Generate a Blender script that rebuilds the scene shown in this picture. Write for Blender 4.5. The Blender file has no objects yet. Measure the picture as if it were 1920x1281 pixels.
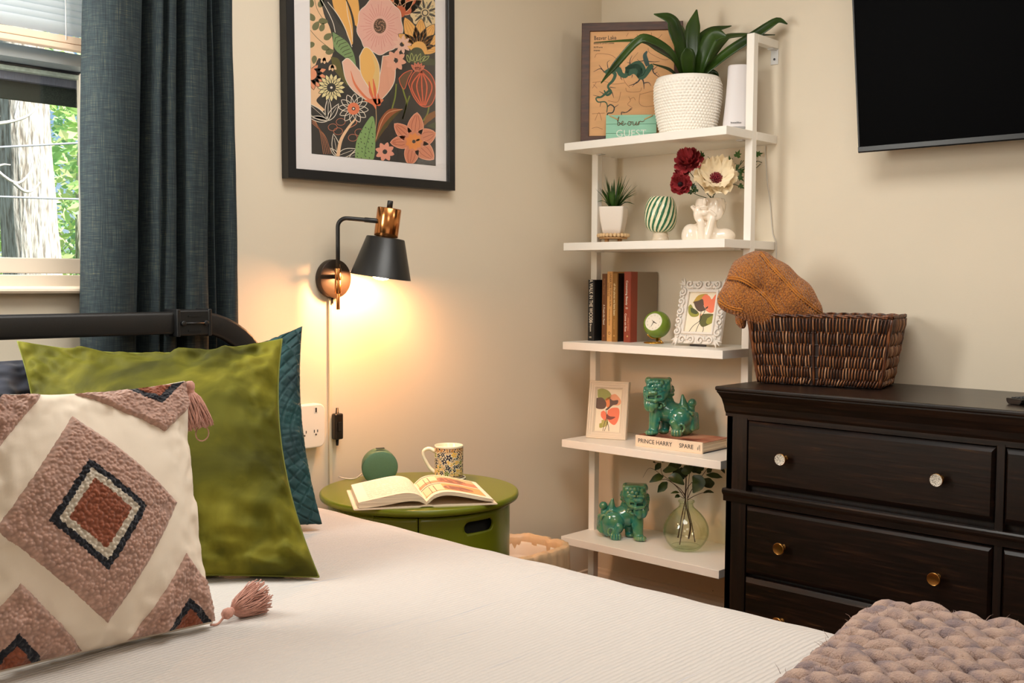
import bpy, bmesh, math, random
import numpy as np
from mathutils import Vector, Matrix, noise

# ------------------------------------------------------------------ scene set-up
sc = bpy.context.scene
COL = sc.collection
PI = math.pi
R = random.Random(7)


def srgb(r, g, b):
    def f(c):
        c /= 255.0
        return c / 12.92 if c <= 0.04045 else ((c + 0.055) / 1.055) ** 2.4
    return (f(r), f(g), f(b), 1.0)


def setup_camera():
    f, pit, yaw, roll = 2001.25, 0.0562, 0.7538, 0.0060
    fw = Vector((math.cos(pit) * math.cos(yaw), math.cos(pit) * math.sin(yaw), -math.sin(pit)))
    rt = Vector((math.sin(yaw), -math.cos(yaw), 0))
    up = rt.cross(fw)
    r2 = rt * math.cos(roll) + up * math.sin(roll)
    u2 = up * math.cos(roll) - rt * math.sin(roll)
    cam = bpy.data.cameras.new('camera')
    cam.sensor_fit = 'HORIZONTAL'
    cam.sensor_width = 36.0
    cam.lens = f / 1920.0 * 36.0
    cam.clip_start = 0.02
    o = bpy.data.objects.new('camera', cam)
    COL.objects.link(o)
    m = Matrix((r2, u2, -fw)).transposed().to_4x4()
    m.translation = Vector((-3.0197, -2.4084, 1.1514))
    o.matrix_world = m
    sc.camera = o


setup_camera()
sc.view_settings.view_transform = 'Standard'
sc.view_settings.look = 'None'
sc.view_settings.gamma = 1.0
sc.view_settings.use_curve_mapping = False
sc.view_settings.exposure = 0.06
sc.cycles.use_denoising = True
sc.cycles.max_bounces = 8
sc.cycles.diffuse_bounces = 5
sc.cycles.glossy_bounces = 4
sc.cycles.transmission_bounces = 8
sc.cycles.transparent_max_bounces = 12
sc.cycles.sample_clamp_indirect = 6.0
sc.cycles.caustics_reflective = False
sc.cycles.caustics_refractive = False

# daylight outside
world = bpy.data.worlds.new('sky')
sc.world = world
world.use_nodes = True
wn = world.node_tree.nodes
wbg = wn['Background']
sky = wn.new('ShaderNodeTexSky')
sky.sky_type = 'HOSEK_WILKIE'
sky.sun_direction = Vector((0.35, -0.6, 0.7)).normalized()
sky.turbidity = 3.5
world.node_tree.links.new(sky.outputs[0], wbg.inputs[0])
wbg.inputs[1].default_value = 4.0

sun = bpy.data.lights.new('sun', 'SUN')
sun.energy = 13.0
sun.angle = 0.01
sun.color = (1.0, 0.95, 0.86)
so = bpy.data.objects.new('sun', sun)
COL.objects.link(so)
so.rotation_euler = (-Vector((0.35, -0.6, 0.7))).to_track_quat('-Z', 'Y').to_euler()


def area(name, loc, target, size, power, color, size_y=None, spread=PI):
    l = bpy.data.lights.new(name, 'AREA')
    l.energy = power
    l.color = color
    l.shape = 'RECTANGLE' if size_y else 'DISK'
    l.size = size
    if size_y:
        l.size_y = size_y
    l.spread = spread
    o = bpy.data.objects.new(name, l)
    COL.objects.link(o)
    o.location = loc
    o.rotation_euler = (Vector(target) - Vector(loc)).to_track_quat('-Z', 'Y').to_euler()
    return o


# daylight at the window, plus added unseen fills: ceiling bounce, right side, behind camera
area('window_light', (-2.55, -0.16, 1.60), (-0.2, -1.0, 1.15), 0.40, 18.5, (1.0, 0.98, 0.91), 0.8)
area('right_fill_light', (-0.45, -2.60, 2.20), (-1.7, -0.2, 1.3), 0.4, 4.0, (1.0, 0.95, 0.88))  # added unseen light from the right, no doorway is built
area('rear_fill_light', (-3.2, -3.15, 2.15), (-1.8, -0.3, 1.3), 0.8, 8.0, (1.0, 0.96, 0.93))  # added soft fill behind the camera, no window is built there
area('ceiling_bounce_fill', (-1.55, -1.25, 2.425), (-1.55, -1.25, 0.0), 1.1, 23.5, (1.0, 0.99, 0.95))  # added overhead area light standing in for bounced flash


# ------------------------------------------------------------------ materials
def new_mat(name):
    m = bpy.data.materials.new(name)
    m.use_nodes = True
    nt = m.node_tree
    b = nt.nodes['Principled BSDF']
    return m, nt, b


def N(nt, typ, **kw):
    n = nt.nodes.new(typ)
    for k, v in kw.items():
        if k.startswith('i_'):
            n.inputs[k[2:].replace('_', ' ')].default_value = v
        else:
            setattr(n, k, v)
    return n


def ramp(nt, stops, interp='LINEAR'):
    r = nt.nodes.new('ShaderNodeValToRGB')
    r.color_ramp.interpolation = interp
    els = r.color_ramp.elements
    while len(els) < len(stops):
        els.new(0.5)
    for e, (p, c) in zip(els, stops):
        e.position = p
        e.color = c
    return r


def coords(nt, scale=(1, 1, 1), rot=(0, 0, 0)):
    t = nt.nodes.new('ShaderNodeTexCoord')
    mp = nt.nodes.new('ShaderNodeMapping')
    mp.inputs['Scale'].default_value = scale
    mp.inputs['Rotation'].default_value = rot
    nt.links.new(t.outputs['Object'], mp.inputs['Vector'])
    return mp.outputs['Vector']


def bump(nt, b, height, strength=0.3, dist=0.002):
    bp = nt.nodes.new('ShaderNodeBump')
    bp.inputs['Strength'].default_value = strength
    bp.inputs['Distance'].default_value = dist
    nt.links.new(height, bp.inputs['Height'])
    nt.links.new(bp.outputs[0], b.inputs['Normal'])
    return bp


def M(name, col, rough=0.5, metal=0.0, var=0.0, vscale=20.0, bmp=0.0, bscale=80.0, bdist=0.001,
      sheen=0.0, coat=0.0, spec=None, stretch=(1, 1, 1)):
    """plain surface with a little noise in colour and relief"""
    m, nt, b = new_mat(name)
    b.inputs['Base Color'].default_value = col
    b.inputs['Roughness'].default_value = rough
    b.inputs['Metallic'].default_value = metal
    if spec is not None:
        b.inputs['Specular IOR Level'].default_value = spec
    if sheen:
        b.inputs['Sheen Weight'].default_value = sheen
        b.inputs['Sheen Roughness'].default_value = 0.4
    if coat:
        b.inputs['Coat Weight'].default_value = coat
        b.inputs['Coat Roughness'].default_value = 0.05
    if var:
        n = N(nt, 'ShaderNodeTexNoise', i_Scale=vscale, i_Detail=4.0)
        nt.links.new(coords(nt, stretch), n.inputs['Vector'])
        lo = tuple(c * (1 - var) for c in col[:3]) + (1,)
        hi = tuple(min(1, c * (1 + var)) for c in col[:3]) + (1,)
        r = ramp(nt, [(0.3, lo), (0.7, hi)])
        nt.links.new(n.outputs[0], r.inputs[0])
        nt.links.new(r.outputs[0], b.inputs['Base Color'])
    if bmp:
        n2 = N(nt, 'ShaderNodeTexNoise', i_Scale=bscale, i_Detail=3.0)
        nt.links.new(coords(nt, stretch), n2.inputs['Vector'])
        bump(nt, b, n2.outputs[0], bmp, bdist)
    return m


def M_attr(name, rough=0.6, bmp=0.0, bscale=300, sheen=0.0, var=0.0, bdist=0.0006):
    """colour read from the mesh's own colour attribute (printed or dyed pattern)"""
    m, nt, b = new_mat(name)
    a = N(nt, 'ShaderNodeAttribute', attribute_name='Col')
    b.inputs['Roughness'].default_value = rough
    src = a.outputs['Color']
    if var:
        n = N(nt, 'ShaderNodeTexNoise', i_Scale=bscale, i_Detail=2.0)
        nt.links.new(coords(nt), n.inputs['Vector'])
        mx = N(nt, 'ShaderNodeMix', data_type='RGBA', blend_type='MULTIPLY')
        mx.inputs[0].default_value = 1.0
        r = ramp(nt, [(0.35, (1 - var, 1 - var, 1 - var, 1)), (0.65, (1, 1, 1, 1))])
        nt.links.new(n.outputs[0], r.inputs[0])
        nt.links.new(src, mx.inputs[6])
        nt.links.new(r.outputs[0], mx.inputs[7])
        src = mx.outputs[2]
    nt.links.new(src, b.inputs['Base Color'])
    if sheen:
        b.inputs['Sheen Weight'].default_value = sheen
    if bmp:
        n2 = N(nt, 'ShaderNodeTexNoise', i_Scale=bscale, i_Detail=3.0)
        nt.links.new(coords(nt), n2.inputs['Vector'])
        bump(nt, b, n2.outputs[0], bmp, bdist)
    return m


def M_glass(name, tint, ior=1.5, rough=0.0):
    m, nt, b = new_mat(name)
    b.inputs['Base Color'].default_value = tint
    b.inputs['Roughness'].default_value = rough
    b.inputs['IOR'].default_value = ior
    b.inputs['Transmission Weight'].default_value = 1.0
    return m


# ------------------------------------------------------------------ mesh building
class MB:
    def __init__(s):
        s.v, s.f, s.m, s.s, s.c = [], [], [], [], []

    def add(s, verts, faces, mat=0, smooth=False, col=None, mtx=None):
        o = len(s.v)
        if mtx is not None:
            verts = [tuple(mtx @ Vector(p)) for p in verts]
        s.v.extend([tuple(map(float, p)) for p in verts])
        for f in faces:
            s.f.append([o + int(i) for i in f])
            s.m.append(mat)
            s.s.append(smooth)
            s.c.append(col)
        return s

    def box(s, x0, x1, y0, y1, z0, z1, bev=0.0, seg=2, mat=0, col=None, mtx=None):
        if x1 < x0: x0, x1 = x1, x0
        if y1 < y0: y0, y1 = y1, y0
        if z1 < z0: z0, z1 = z1, z0
        if not bev:
            v = [(x, y, z) for z in (z0, z1) for y in (y0, y1) for x in (x0, x1)]
            f = [(0, 2, 3, 1), (4, 5, 7, 6), (0, 1, 5, 4), (2, 6, 7, 3), (0, 4, 6, 2), (1, 3, 7, 5)]
            return s.add(v, f, mat, False, col, mtx)
        bm = bmesh.new()
        bmesh.ops.create_cube(bm, size=1.0)
        for p in bm.verts:
            p.co = ((p.co.x + .5) * (x1 - x0) + x0, (p.co.y + .5) * (y1 - y0) + y0, (p.co.z + .5) * (z1 - z0) + z0)
        bmesh.ops.bevel(bm, geom=bm.edges[:], offset=bev, segments=seg, affect='EDGES', profile=0.5)
        s.bm(bm, mat, False, col, mtx)
        return s

    def bm(s, bm, mat=0, smooth=False, col=None, mtx=None):
        bm.verts.index_update()
        s.add([p.co[:] for p in bm.verts], [[q.index for q in f.verts] for f in bm.faces], mat, smooth, col, mtx)
        bm.free()
        return s

    def lathe(s, prof, seg=32, mat=0, smooth=True, col=None, mtx=None, a0=0.0, a1=2 * PI, cols=None, rfun=None):
        """profile of (radius, z), spun about z"""
        full = abs(a1 - a0 - 2 * PI) < 1e-6
        n = seg if full else seg + 1
        v = []
        for r, z in prof:
            for i in range(n):
                a = a0 + (a1 - a0) * i / seg
                rr = r if rfun is None else rfun(r, z, a)
                v.append((rr * math.cos(a), rr * math.sin(a), z))
        for j in range(len(prof) - 1):
            fs = []
            for i in range(seg):
                k = (i + 1) % n
                a, b, c, d = j * n + i, j * n + k, (j + 1) * n + k, (j + 1) * n + i
                q = [a, b, c, d]
                if prof[j][0] < 1e-7: q = [a, c, d]
                elif prof[j + 1][0] < 1e-7: q = [a, b, c]
                fs.append(q)
            if j == 0:
                base = len(s.v)
                s.add(v, fs, mat, smooth, col if cols is None else cols[j], mtx)
            else:
                for q in fs:
                    s.f.append([base + i for i in q]); s.m.append(mat); s.s.append(smooth)
                    s.c.append(col if cols is None else cols[j])
        return s

    def cyl(s, p0, p1, r0, r1=None, seg=16, mat=0, smooth=True, cap=True, col=None, bev=0.0):
        p0, p1 = Vector(p0), Vector(p1)
        r1 = r0 if r1 is None else r1
        L = (p1 - p0).length
        m = (p1 - p0).to_track_quat('Z', 'Y').to_matrix().to_4x4()
        m.translation = p0
        if bev:
            prof = [(0, 0), (r0 - bev, 0), (r0 - bev * .3, bev * .3), (r0, bev), (r1, L - bev), (r1 - bev * .3, L - bev * .3), (r1 - bev, L), (0, L)]
        elif cap:
            prof = [(0, 0), (r0, 0), (r0, 0), (r1, L), (r1, L), (0, L)]
        else:
            prof = [(r0, 0), (r1, L)]
        return s.lathe(prof, seg, mat, smooth, col, m)

    def tube(s, pts, rad, seg=8, mat=0, closed=False, cap=True, col=None, flat=1.0, smooth=True, upv=None):
        pts = [Vector(p) for p in pts]
        n = len(pts)
        rs = rad if isinstance(rad, (list, tuple)) else [rad] * n
        v, f = [], []
        T = []
        for i in range(n):
            a = pts[i - 1] if (i > 0 or closed) else pts[i]
            b = pts[(i + 1) % n] if (i < n - 1 or closed) else pts[i]
            t = (b - a)
            T.append(t.normalized() if t.length > 1e-9 else Vector((0, 0, 1)))
        nrm = None
        for i in range(n):
            t = T[i]
            if upv is not None:
                nrm = Vector(upv)
            elif nrm is None:
                nrm = Vector((0, 0, 1)) if abs(t.z) < .9 else Vector((1, 0, 0))
            nrm = (nrm - t * nrm.dot(t))
            nrm = nrm.normalized() if nrm.length > 1e-9 else t.orthogonal().normalized()
            bn = t.cross(nrm)
            for k in range(seg):
                a = 2 * PI * k / seg
                v.append(pts[i] + nrm * (math.cos(a) * rs[i] * flat) + bn * (math.sin(a) * rs[i]))
        m = n if closed else n - 1
        for i in range(m):
            j = (i + 1) % n
            for k in range(seg):
                l = (k + 1) % seg
                f.append((i * seg + k, i * seg + l, j * seg + l, j * seg + k))
        if cap and not closed:
            f.append(tuple(range(seg))[::-1])
            f.append(tuple((n - 1) * seg + k for k in range(seg)))
        return s.add(v, f, mat, smooth, col)

    def prism(s, poly, y0, y1, mat=0, col=None, smooth=False, mtx=None, axis='y'):
        """polygon in (x,z) run from y0 to y1"""
        n = len(poly)
        if axis == 'y':
            v = [(x, y0, z) for x, z in poly] + [(x, y1, z) for x, z in poly]
        elif axis == 'x':
            v = [(y0, x, z) for x, z in poly] + [(y1, x, z) for x, z in poly]
        else:
            v = [(x, z, y0) for x, z in poly] + [(x, z, y1) for x, z in poly]
        f = [tuple(range(n)), tuple(range(2 * n - 1, n - 1, -1))]
        f += [(i, i + n, (i + 1) % n + n, (i + 1) % n) for i in range(n)]
        return s.add(v, f, mat, smooth, col, mtx)

    def grid(s, fn, nu, nv, mat=0, smooth=True, col=None, closed_u=False, mtx=None, colfn=None, keep=None):
        """fn(u,v) for u,v in 0..1"""
        v = []
        cu = nu if closed_u else nu + 1
        for j in range(nv + 1):
            for i in range(cu):
                v.append(fn(i / nu, j / nv))
        base = len(s.v)
        s.add(v, [], mat, smooth, col, mtx)
        for j in range(nv):
            for i in range(nu):
                if keep and not keep((i + .5) / nu, (j + .5) / nv):
                    continue
                k = (i + 1) % cu
                s.f.append([base + j * cu + i, base + j * cu + k, base + (j + 1) * cu + k, base + (j + 1) * cu + i])
                s.m.append(mat); s.s.append(smooth)
                s.c.append(colfn((i + .5) / nu, (j + .5) / nv) if colfn else col)
        return s

    def text(s, body, size, mtx, mat=0, col=None, extrude=0.0, align='CENTER', xs=1.0, bold=0.0):
        cu = bpy.data.curves.new('t', 'FONT')
        cu.body = body
        cu.size = size
        cu.align_x = align
        cu.align_y = 'CENTER'
        cu.extrude = extrude
        cu.offset = bold
        cu.resolution_u = 3
        o = bpy.data.objects.new('t', cu)
        COL.objects.link(o)
        me = bpy.data.meshes.new_from_object(o.evaluated_get(bpy.context.evaluated_depsgraph_get()))
        bpy.data.objects.remove(o)
        bpy.data.curves.remove(cu)
        s.add([(p.co.x * xs, p.co.y, p.co.z) for p in me.vertices], [list(p.vertices) for p in me.polygons], mat, False, col, mtx)
        bpy.data.meshes.remove(me)
        return s

    def build(s, name, mats, parent=None, loc=None, recalc=False):
        me = bpy.data.meshes.new(name)
        me.from_pydata(s.v, [], s.f)
        if not isinstance(mats, (list, tuple)):
            mats = [mats]
        for m in mats:
            me.materials.append(m)
        me.polygons.foreach_set('material_index', s.m)
        me.polygons.foreach_set('use_smooth', s.s)
        if any(c is not None for c in s.c):
            at = me.color_attributes.new('Col', 'FLOAT_COLOR', 'CORNER')
            buf = []
            for f, c in zip(s.f, s.c):
                c = tuple(c or (1, 1, 1, 1))
                buf.extend(c * len(f))
            at.data.foreach_set('color', buf)
        if recalc:
            bm = bmesh.new()
            bm.from_mesh(me)
            bmesh.ops.recalc_face_normals(bm, faces=bm.faces[:])
            bm.to_mesh(me)
            bm.free()
        me.update()
        o = bpy.data.objects.new(name, me)
        COL.objects.link(o)
        if parent:
            o.parent = parent
        if loc:
            o.location = loc
        return o


def thing(name, label, cat, loc=(0, 0, 0), rz=0.0, group=None, rx=0.0, ry=0.0):
    o = bpy.data.objects.new(name, None)
    o.empty_display_size = 0.05
    COL.objects.link(o)
    o.location = loc
    o.rotation_euler = (rx, ry, rz)
    o['label'] = label
    o['category'] = cat
    if group:
        o['group'] = group
    return o


def tag(o, label, cat, group=None):
    o['label'] = label
    o['category'] = cat
    if group:
        o['group'] = group
    return o


def structure(o):
    o['kind'] = 'structure'
    return o


def stuff(o):
    o['kind'] = 'stuff'
    return o


def copy_tree(o, parent=None):
    c = o.copy()
    COL.objects.link(c)
    c.parent = parent
    for ch in o.children:
        copy_tree(ch, c)
    return c


def disp(o, name, **kw):
    md = o.modifiers.new(name, kw.pop('type'))
    for k, v in kw.items():
        setattr(md, k, v)
    return md


def rotm(loc=(0, 0, 0), rx=0, ry=0, rz=0):
    from mathutils import Euler
    m = Euler((rx, ry, rz)).to_matrix().to_4x4()
    m.translation = Vector(loc)
    return m


def fbm(x, y, z=0.0, o=3):
    return noise.fractal(Vector((x, y, z)), 1.0, 2.0, o)


def spline(pts, n):
    """catmull-rom through points"""
    pts = [Vector(p) for p in pts]
    P = [pts[0] * 2 - pts[1]] + pts + [pts[-1] * 2 - pts[-2]]
    out = []
    m = len(pts) - 1
    for k in range(n + 1):
        t = k / n * m
        i = min(int(t), m - 1)
        t -= i
        a, b, c, d = P[i:i + 4]
        out.append(.5 * ((2 * b) + (c - a) * t + (2 * a - 5 * b + 4 * c - d) * t * t + (3 * b - a - 3 * c + d) * t ** 3))
    return out


def interp(x, xs, ys):
    return float(np.interp(x, xs, ys))


# ------------------------------------------------------------------ distance-field modelling for cast figures
def smin(a, b, k):
    h = np.clip(.5 + .5 * (b - a) / k, 0, 1)
    return b + (a - b) * h - k * h * (1 - h)


def smax(a, b, k):
    return -smin(-a, -b, k)


def ell(P, c, r, rot=None):
    q = P - np.array(c)
    if rot is not None:
        q = q @ np.array(rot.to_matrix() if hasattr(rot, 'to_matrix') else rot)
    r = np.array(r)
    k0 = np.linalg.norm(q / r, axis=-1)
    k1 = np.linalg.norm(q / (r * r), axis=-1) + 1e-12
    return k0 * (k0 - 1) / k1


def cap(P, a, b, ra, rb=None):
    rb = ra if rb is None else rb
    a, b = np.array(a, float), np.array(b, float)
    ba = b - a
    pa = P - a
    h = np.clip((pa @ ba) / (ba @ ba), 0, 1)
    return np.linalg.norm(pa - h[..., None] * ba, axis=-1) - (ra + (rb - ra) * h)


def surface_nets(fn, lo, hi, h):
    lo, hi = np.array(lo, float), np.array(hi, float)
    n = np.ceil((hi - lo) / h).astype(int) + 1
    ax = [lo[i] + h * np.arange(n[i]) for i in range(3)]
    G = np.stack(np.meshgrid(*ax, indexing='ij'), -1)
    V = fn(G.reshape(-1, 3)).reshape(n)
    S = V < 0
    c = n - 1
    cnt = np.zeros(c, int)
    pos = np.zeros(tuple(c) + (3,))
    num = np.zeros(c)
    for axis in range(3):
        for d1 in (0, 1):
            for d2 in (0, 1):
                o0 = [0, 0, 0]
                oth = [k for k in range(3) if k != axis]
                o0[oth[0]], o0[oth[1]] = d1, d2
                o1 = list(o0); o1[axis] = 1
                sl = lambda o: tuple(slice(o[k], o[k] + c[k]) for k in range(3))
                a, b = V[sl(o0)], V[sl(o1)]
                x = (a < 0) != (b < 0)
                t = np.where(x, a / np.where(x, a - b, 1), 0)
                p = np.zeros(tuple(c) + (3,))
                for k in range(3):
                    p[..., k] = o0[k]
                p[..., axis] = t
                pos += p * x[..., None]
                num += x
    act = num > 0
    idx = -np.ones(c, int)
    idx[act] = np.arange(act.sum())
    ii = np.argwhere(act)
    verts = lo + h * (ii + pos[act] / num[act][:, None])
    faces = []
    for axis in range(3):
        o1 = [0, 0, 0]; o1[axis] = 1
        a = S[:n[0] - o1[0], :n[1] - o1[1], :n[2] - o1[2]]
        b = S[o1[0]:, o1[1]:, o1[2]:]
        E = np.argwhere(a != b)
        u, w = [(1, 2), (2, 0), (0, 1)][axis]
        E = E[(E[:, u] > 0) & (E[:, w] > 0) & (E[:, u] < c[u]) & (E[:, w] < c[w])]
        q = []
        for du, dw in ((-1, -1), (0, -1), (0, 0), (-1, 0)):
            e = E.copy(); e[:, u] += du; e[:, w] += dw
            q.append(idx[e[:, 0], e[:, 1], e[:, 2]])
        q = np.stack(q, 1)
        flip = ~a[E[:, 0], E[:, 1], E[:, 2]]
        q[flip] = q[flip][:, ::-1]
        faces.append(q)
    F = np.concatenate(faces)
    return verts, F
# ------------------------------------------------------------------ the room
m_wall = M('wall_paint', srgb(227, 214, 192), 0.62, bmp=0.12, bscale=260, bdist=0.0012, var=0.015, vscale=3)
m_ceil = M('ceiling_paint', srgb(238, 232, 222), 0.8)
m_trim = M('trim_paint', srgb(232, 218, 198), 0.4, bmp=0.05, bscale=60)
m_floor = M('floor_wood', srgb(120, 84, 54), 0.45, var=0.35, vscale=3, stretch=(1, 12, 1))

XL, YF, ZC, WT = -3.75, -3.35, 2.44, 0.14
WX0, WX1, WZ0, WZ1 = -3.0, -1.80, 1.118, 2.16       # window opening

b = MB(); b.box(XL, 0, YF, 0, -0.05, 0); structure(b.build('floor', m_floor))
b = MB(); b.box(XL - WT, WT, YF - WT, WT, ZC, ZC + 0.06); structure(b.build('ceiling', m_ceil))
b = MB()
b.box(XL - WT, WX0, 0, WT, 0, ZC); b.box(WX1, WT, 0, WT, 0, ZC)
b.box(WX0, WX1, 0, WT, 0, WZ0); b.box(WX0, WX1, 0, WT, WZ1, ZC)
structure(b.build('wall_back', m_wall))
b = MB(); b.box(0, WT, YF - WT, 0, 0, ZC); structure(b.build('wall_right', m_wall))
b = MB(); b.box(XL - WT, XL, YF - WT, 0, 0, ZC); structure(b.build('wall_left', m_wall))
b = MB(); b.box(XL, 0, YF - WT, YF, 0, ZC); structure(b.build('wall_front', m_wall))


def baseboard(name, fn):
    b = MB()
    prof = [(0, 0), (0.016, 0), (0.016, 0.085), (0.013, 0.095), (0.007, 0.101), (0.006, 0.110), (0.0, 0.1135)]
    fn(b, prof)
    return structure(b.build(name, m_trim))


baseboard('baseboard_back', lambda b, p: b.prism([(-d, z) for d, z in p], XL, 0, axis='x'))
baseboard('baseboard_right', lambda b, p: b.prism([(-d, z) for d, z in p], YF, 0, axis='y'))
baseboard('baseboard_left', lambda b, p: b.prism([(XL + d, z) for d, z in p], YF, 0, axis='y'))
bnh = bpy.data.objects['baseboard_right']
m_nail = M('nail_dark', srgb(70, 45, 30), 0.6)
b = MB()
for y, z in ((-0.12, 0.078), (-0.17, 0.083), (-0.50, 0.125), (-0.52, 0.06)):
    b.cyl((-0.0155 if z < .1 else 0.001, y, z), (-0.0168 if z < .1 else -0.001, y, z), 0.0016, seg=8)
b.build('nail_hole', m_nail, bnh)

# ------------------------------------------------------------------ window
m_sash = M('sash_paint', srgb(206, 194, 178), 0.35, bmp=0.03)
m_alu = M('sash_metal', srgb(150, 160, 165), 0.32, 0.5)
m_gask = M('rubber_gasket', srgb(14, 14, 15), 0.6)
m_pale = M('weathered_rail', srgb(176, 186, 176), 0.6, var=0.2, vscale=120, bmp=0.2, bscale=200)
m_storm = M('storm_rail', srgb(96, 98, 112), 0.5, var=0.3, vscale=60, stretch=(30, 1, 1))
m_screen = M('dark_screen', srgb(40, 46, 40), 0.9, var=0.6, vscale=400)
m_sill = M('sill_paint', srgb(226, 208, 186), 0.3)

mg, nt, bs = new_mat('window_glass')
out = nt.nodes['Material Output']
tr = N(nt, 'ShaderNodeBsdfTransparent'); gl = N(nt, 'ShaderNodeBsdfGlossy'); gl.inputs['Roughness'].default_value = 0.02
tr.inputs[0].default_value = (0.97, 0.985, 0.98, 1)
gm = N(nt, 'ShaderNodeNewGeometry'); mr = N(nt, 'ShaderNodeMapRange'); mr.inputs[3].default_value = 1.5; mr.inputs[4].default_value = 1 / 1.5
nt.links.new(gm.outputs['Backfacing'], mr.inputs[0])
fr = N(nt, 'ShaderNodeFresnel'); nt.links.new(mr.outputs[0], fr.inputs[0])
mx = N(nt, 'ShaderNodeMixShader')
nt.links.new(fr.outputs[0], mx.inputs[0]); nt.links.new(tr.outputs[0], mx.inputs[1]); nt.links.new(gl.outputs[0], mx.inputs[2])
nt.links.new(mx.outputs[0], out.inputs[0])
nt.nodes.remove(bs)

win = bpy.data.objects.new('window_1', None)
COL.objects.link(win); win.location = (-2.4, 0.05, WZ0); win['kind'] = 'structure'


def wp(name, mat, *boxes, bev=0.002):
    b = MB()
    for x0, x1, y0, y1, z0, z1 in boxes:
        b.box(x0 + 2.4, x1 + 2.4, y0 - 0.05, y1 - 0.05, z0 - WZ0, z1 - WZ0, bev)
    return b.build(name, mat, win)


wp('window_frame', m_sash, (WX0, WX1, 0.030, 0.11, WZ0, 1.160), (WX0, WX0 + .035, 0.03, 0.12, 1.16, WZ1), (WX1 - .035, WX1, 0.03, 0.12, 1.16, WZ1),
   (WX0, WX1, 0.03, 0.12, WZ1 - .03, WZ1))
wp('bottom_rail', m_sash, (WX0 + .036, WX1 - .036, 0.038, 0.072, 1.1635, 1.1985))
wp('sash_stile', m_sash, (WX0 + .036, WX0 + .075, 0.038, 0.072, 1.1985, 1.63)); wp('sash_stile', m_sash, (WX1 - .075, WX1 - .036, 0.038, 0.072, 1.1985, 1.63))
b = MB()
b.prism([(-0.028, 1.6385 - WZ0), (0.022, 1.6300 - WZ0), (0.022, 1.6640 - WZ0), (-0.004, 1.6700 - WZ0), (-0.010, 1.6700 - WZ0)], WX0 + 2.436, WX1 + 2.364, axis='x')
b.build('check_rail', m_alu, win)
wp('gasket', m_gask, (WX0 + .036, WX1 - .036, 0.055, 0.075, 1.6265, 1.6305), bev=0)
wp('outer_rail', m_pale, (WX0 + .036, WX1 - .036, 0.060, 0.082, 1.6165, 1.6265), bev=0.001)
wp('storm_rail', m_storm, (WX0 + .036, WX1 - .036, 0.078, 0.095, 1.598, 1.6165), bev=0.001)
wp('screen_edge', m_screen, (WX0 + .036, WX1 - .036, 0.097, 0.110, 1.558, 1.600), bev=0.001)
wp('pane', mg, (WX0 + .07, WX1 - .07, 0.054, 0.058, 1.196, 1.63), bev=0)
wp('pane', mg, (WX0 + .04, WX1 - .04, 0.100, 0.103, 1.61, WZ1 - .03), bev=0)
# stool (inner sill) with a rounded nose
b = MB()
nose = [(0.03, 0.0), (0.03, 0.0165), (-0.074, 0.0165), (-0.080, 0.0155), (-0.0845, 0.011), (-0.0855, 0.006), (-0.083, 0.0015), (-0.078, 0.0)]
b.prism([(y, z) for y, z in nose], WX0 - .04 + 2.4, WX1 - .004 + 2.4, axis='x')
b.build('window_sill', m_sill, win)

# blind
m_slat, nt, bs = new_mat('blind_slat')
bs.inputs['Base Color'].default_value = srgb(222, 228, 232)
bs.inputs['Roughness'].default_value = 0.4
tl = N(nt, 'ShaderNodeBsdfTranslucent'); tl.inputs[0].default_value = srgb(222, 232, 240)
mx = N(nt, 'ShaderNodeMixShader'); mx.inputs[0].default_value = 0.45
nt.links.new(bs.outputs[0], mx.inputs[1]); nt.links.new(tl.outputs[0], mx.inputs[2])
nt.links.new(mx.outputs[0], nt.nodes['Material Output'].inputs[0])
m_rail = M('blind_rail', srgb(232, 206, 180), 0.35)
m_cord = M('white_cord', srgb(225, 222, 215), 0.7)
t = thing('venetian_blind', 'white venetian blind with closed slats lowered halfway over the window', 'blind', (-2.4, 0.012, 1.67))
b = MB()
b.grid(lambda u, v: (-0.555 + 1.11 * u, 0.010 * math.cos(v * PI) * .55 - .003 * math.sin(v * PI), -0.0125 + .025 * v), 1, 6)
first = b.build('slat', m_slat, t, (0, 0, 0.047))
for i in range(1, 30):
    c = first.copy(); COL.objects.link(c); c.parent = t; c.location = (0, 0, 0.047 + 0.0148 * i)
b = MB(); b.box(-.558, .558, -0.012, 0.012, 0.0135, 0.0300, .002); b.box(-.558, .558, -0.013, 0.013, 0.0, 0.0125, .002)
b.build('bottom_rail', m_rail, t)
for x in (-.45, 0.47):
    b = MB(); b.tube([(x, -0.012, 0.02), (x, -0.0115, 0.47)], 0.0011, 6); b.build('ladder_cord', m_cord, t)
b = MB(); b.box(-.56, .56, -.02, .02, .462, .487, .003); b.build('head_rail', m_rail, t)

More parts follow.
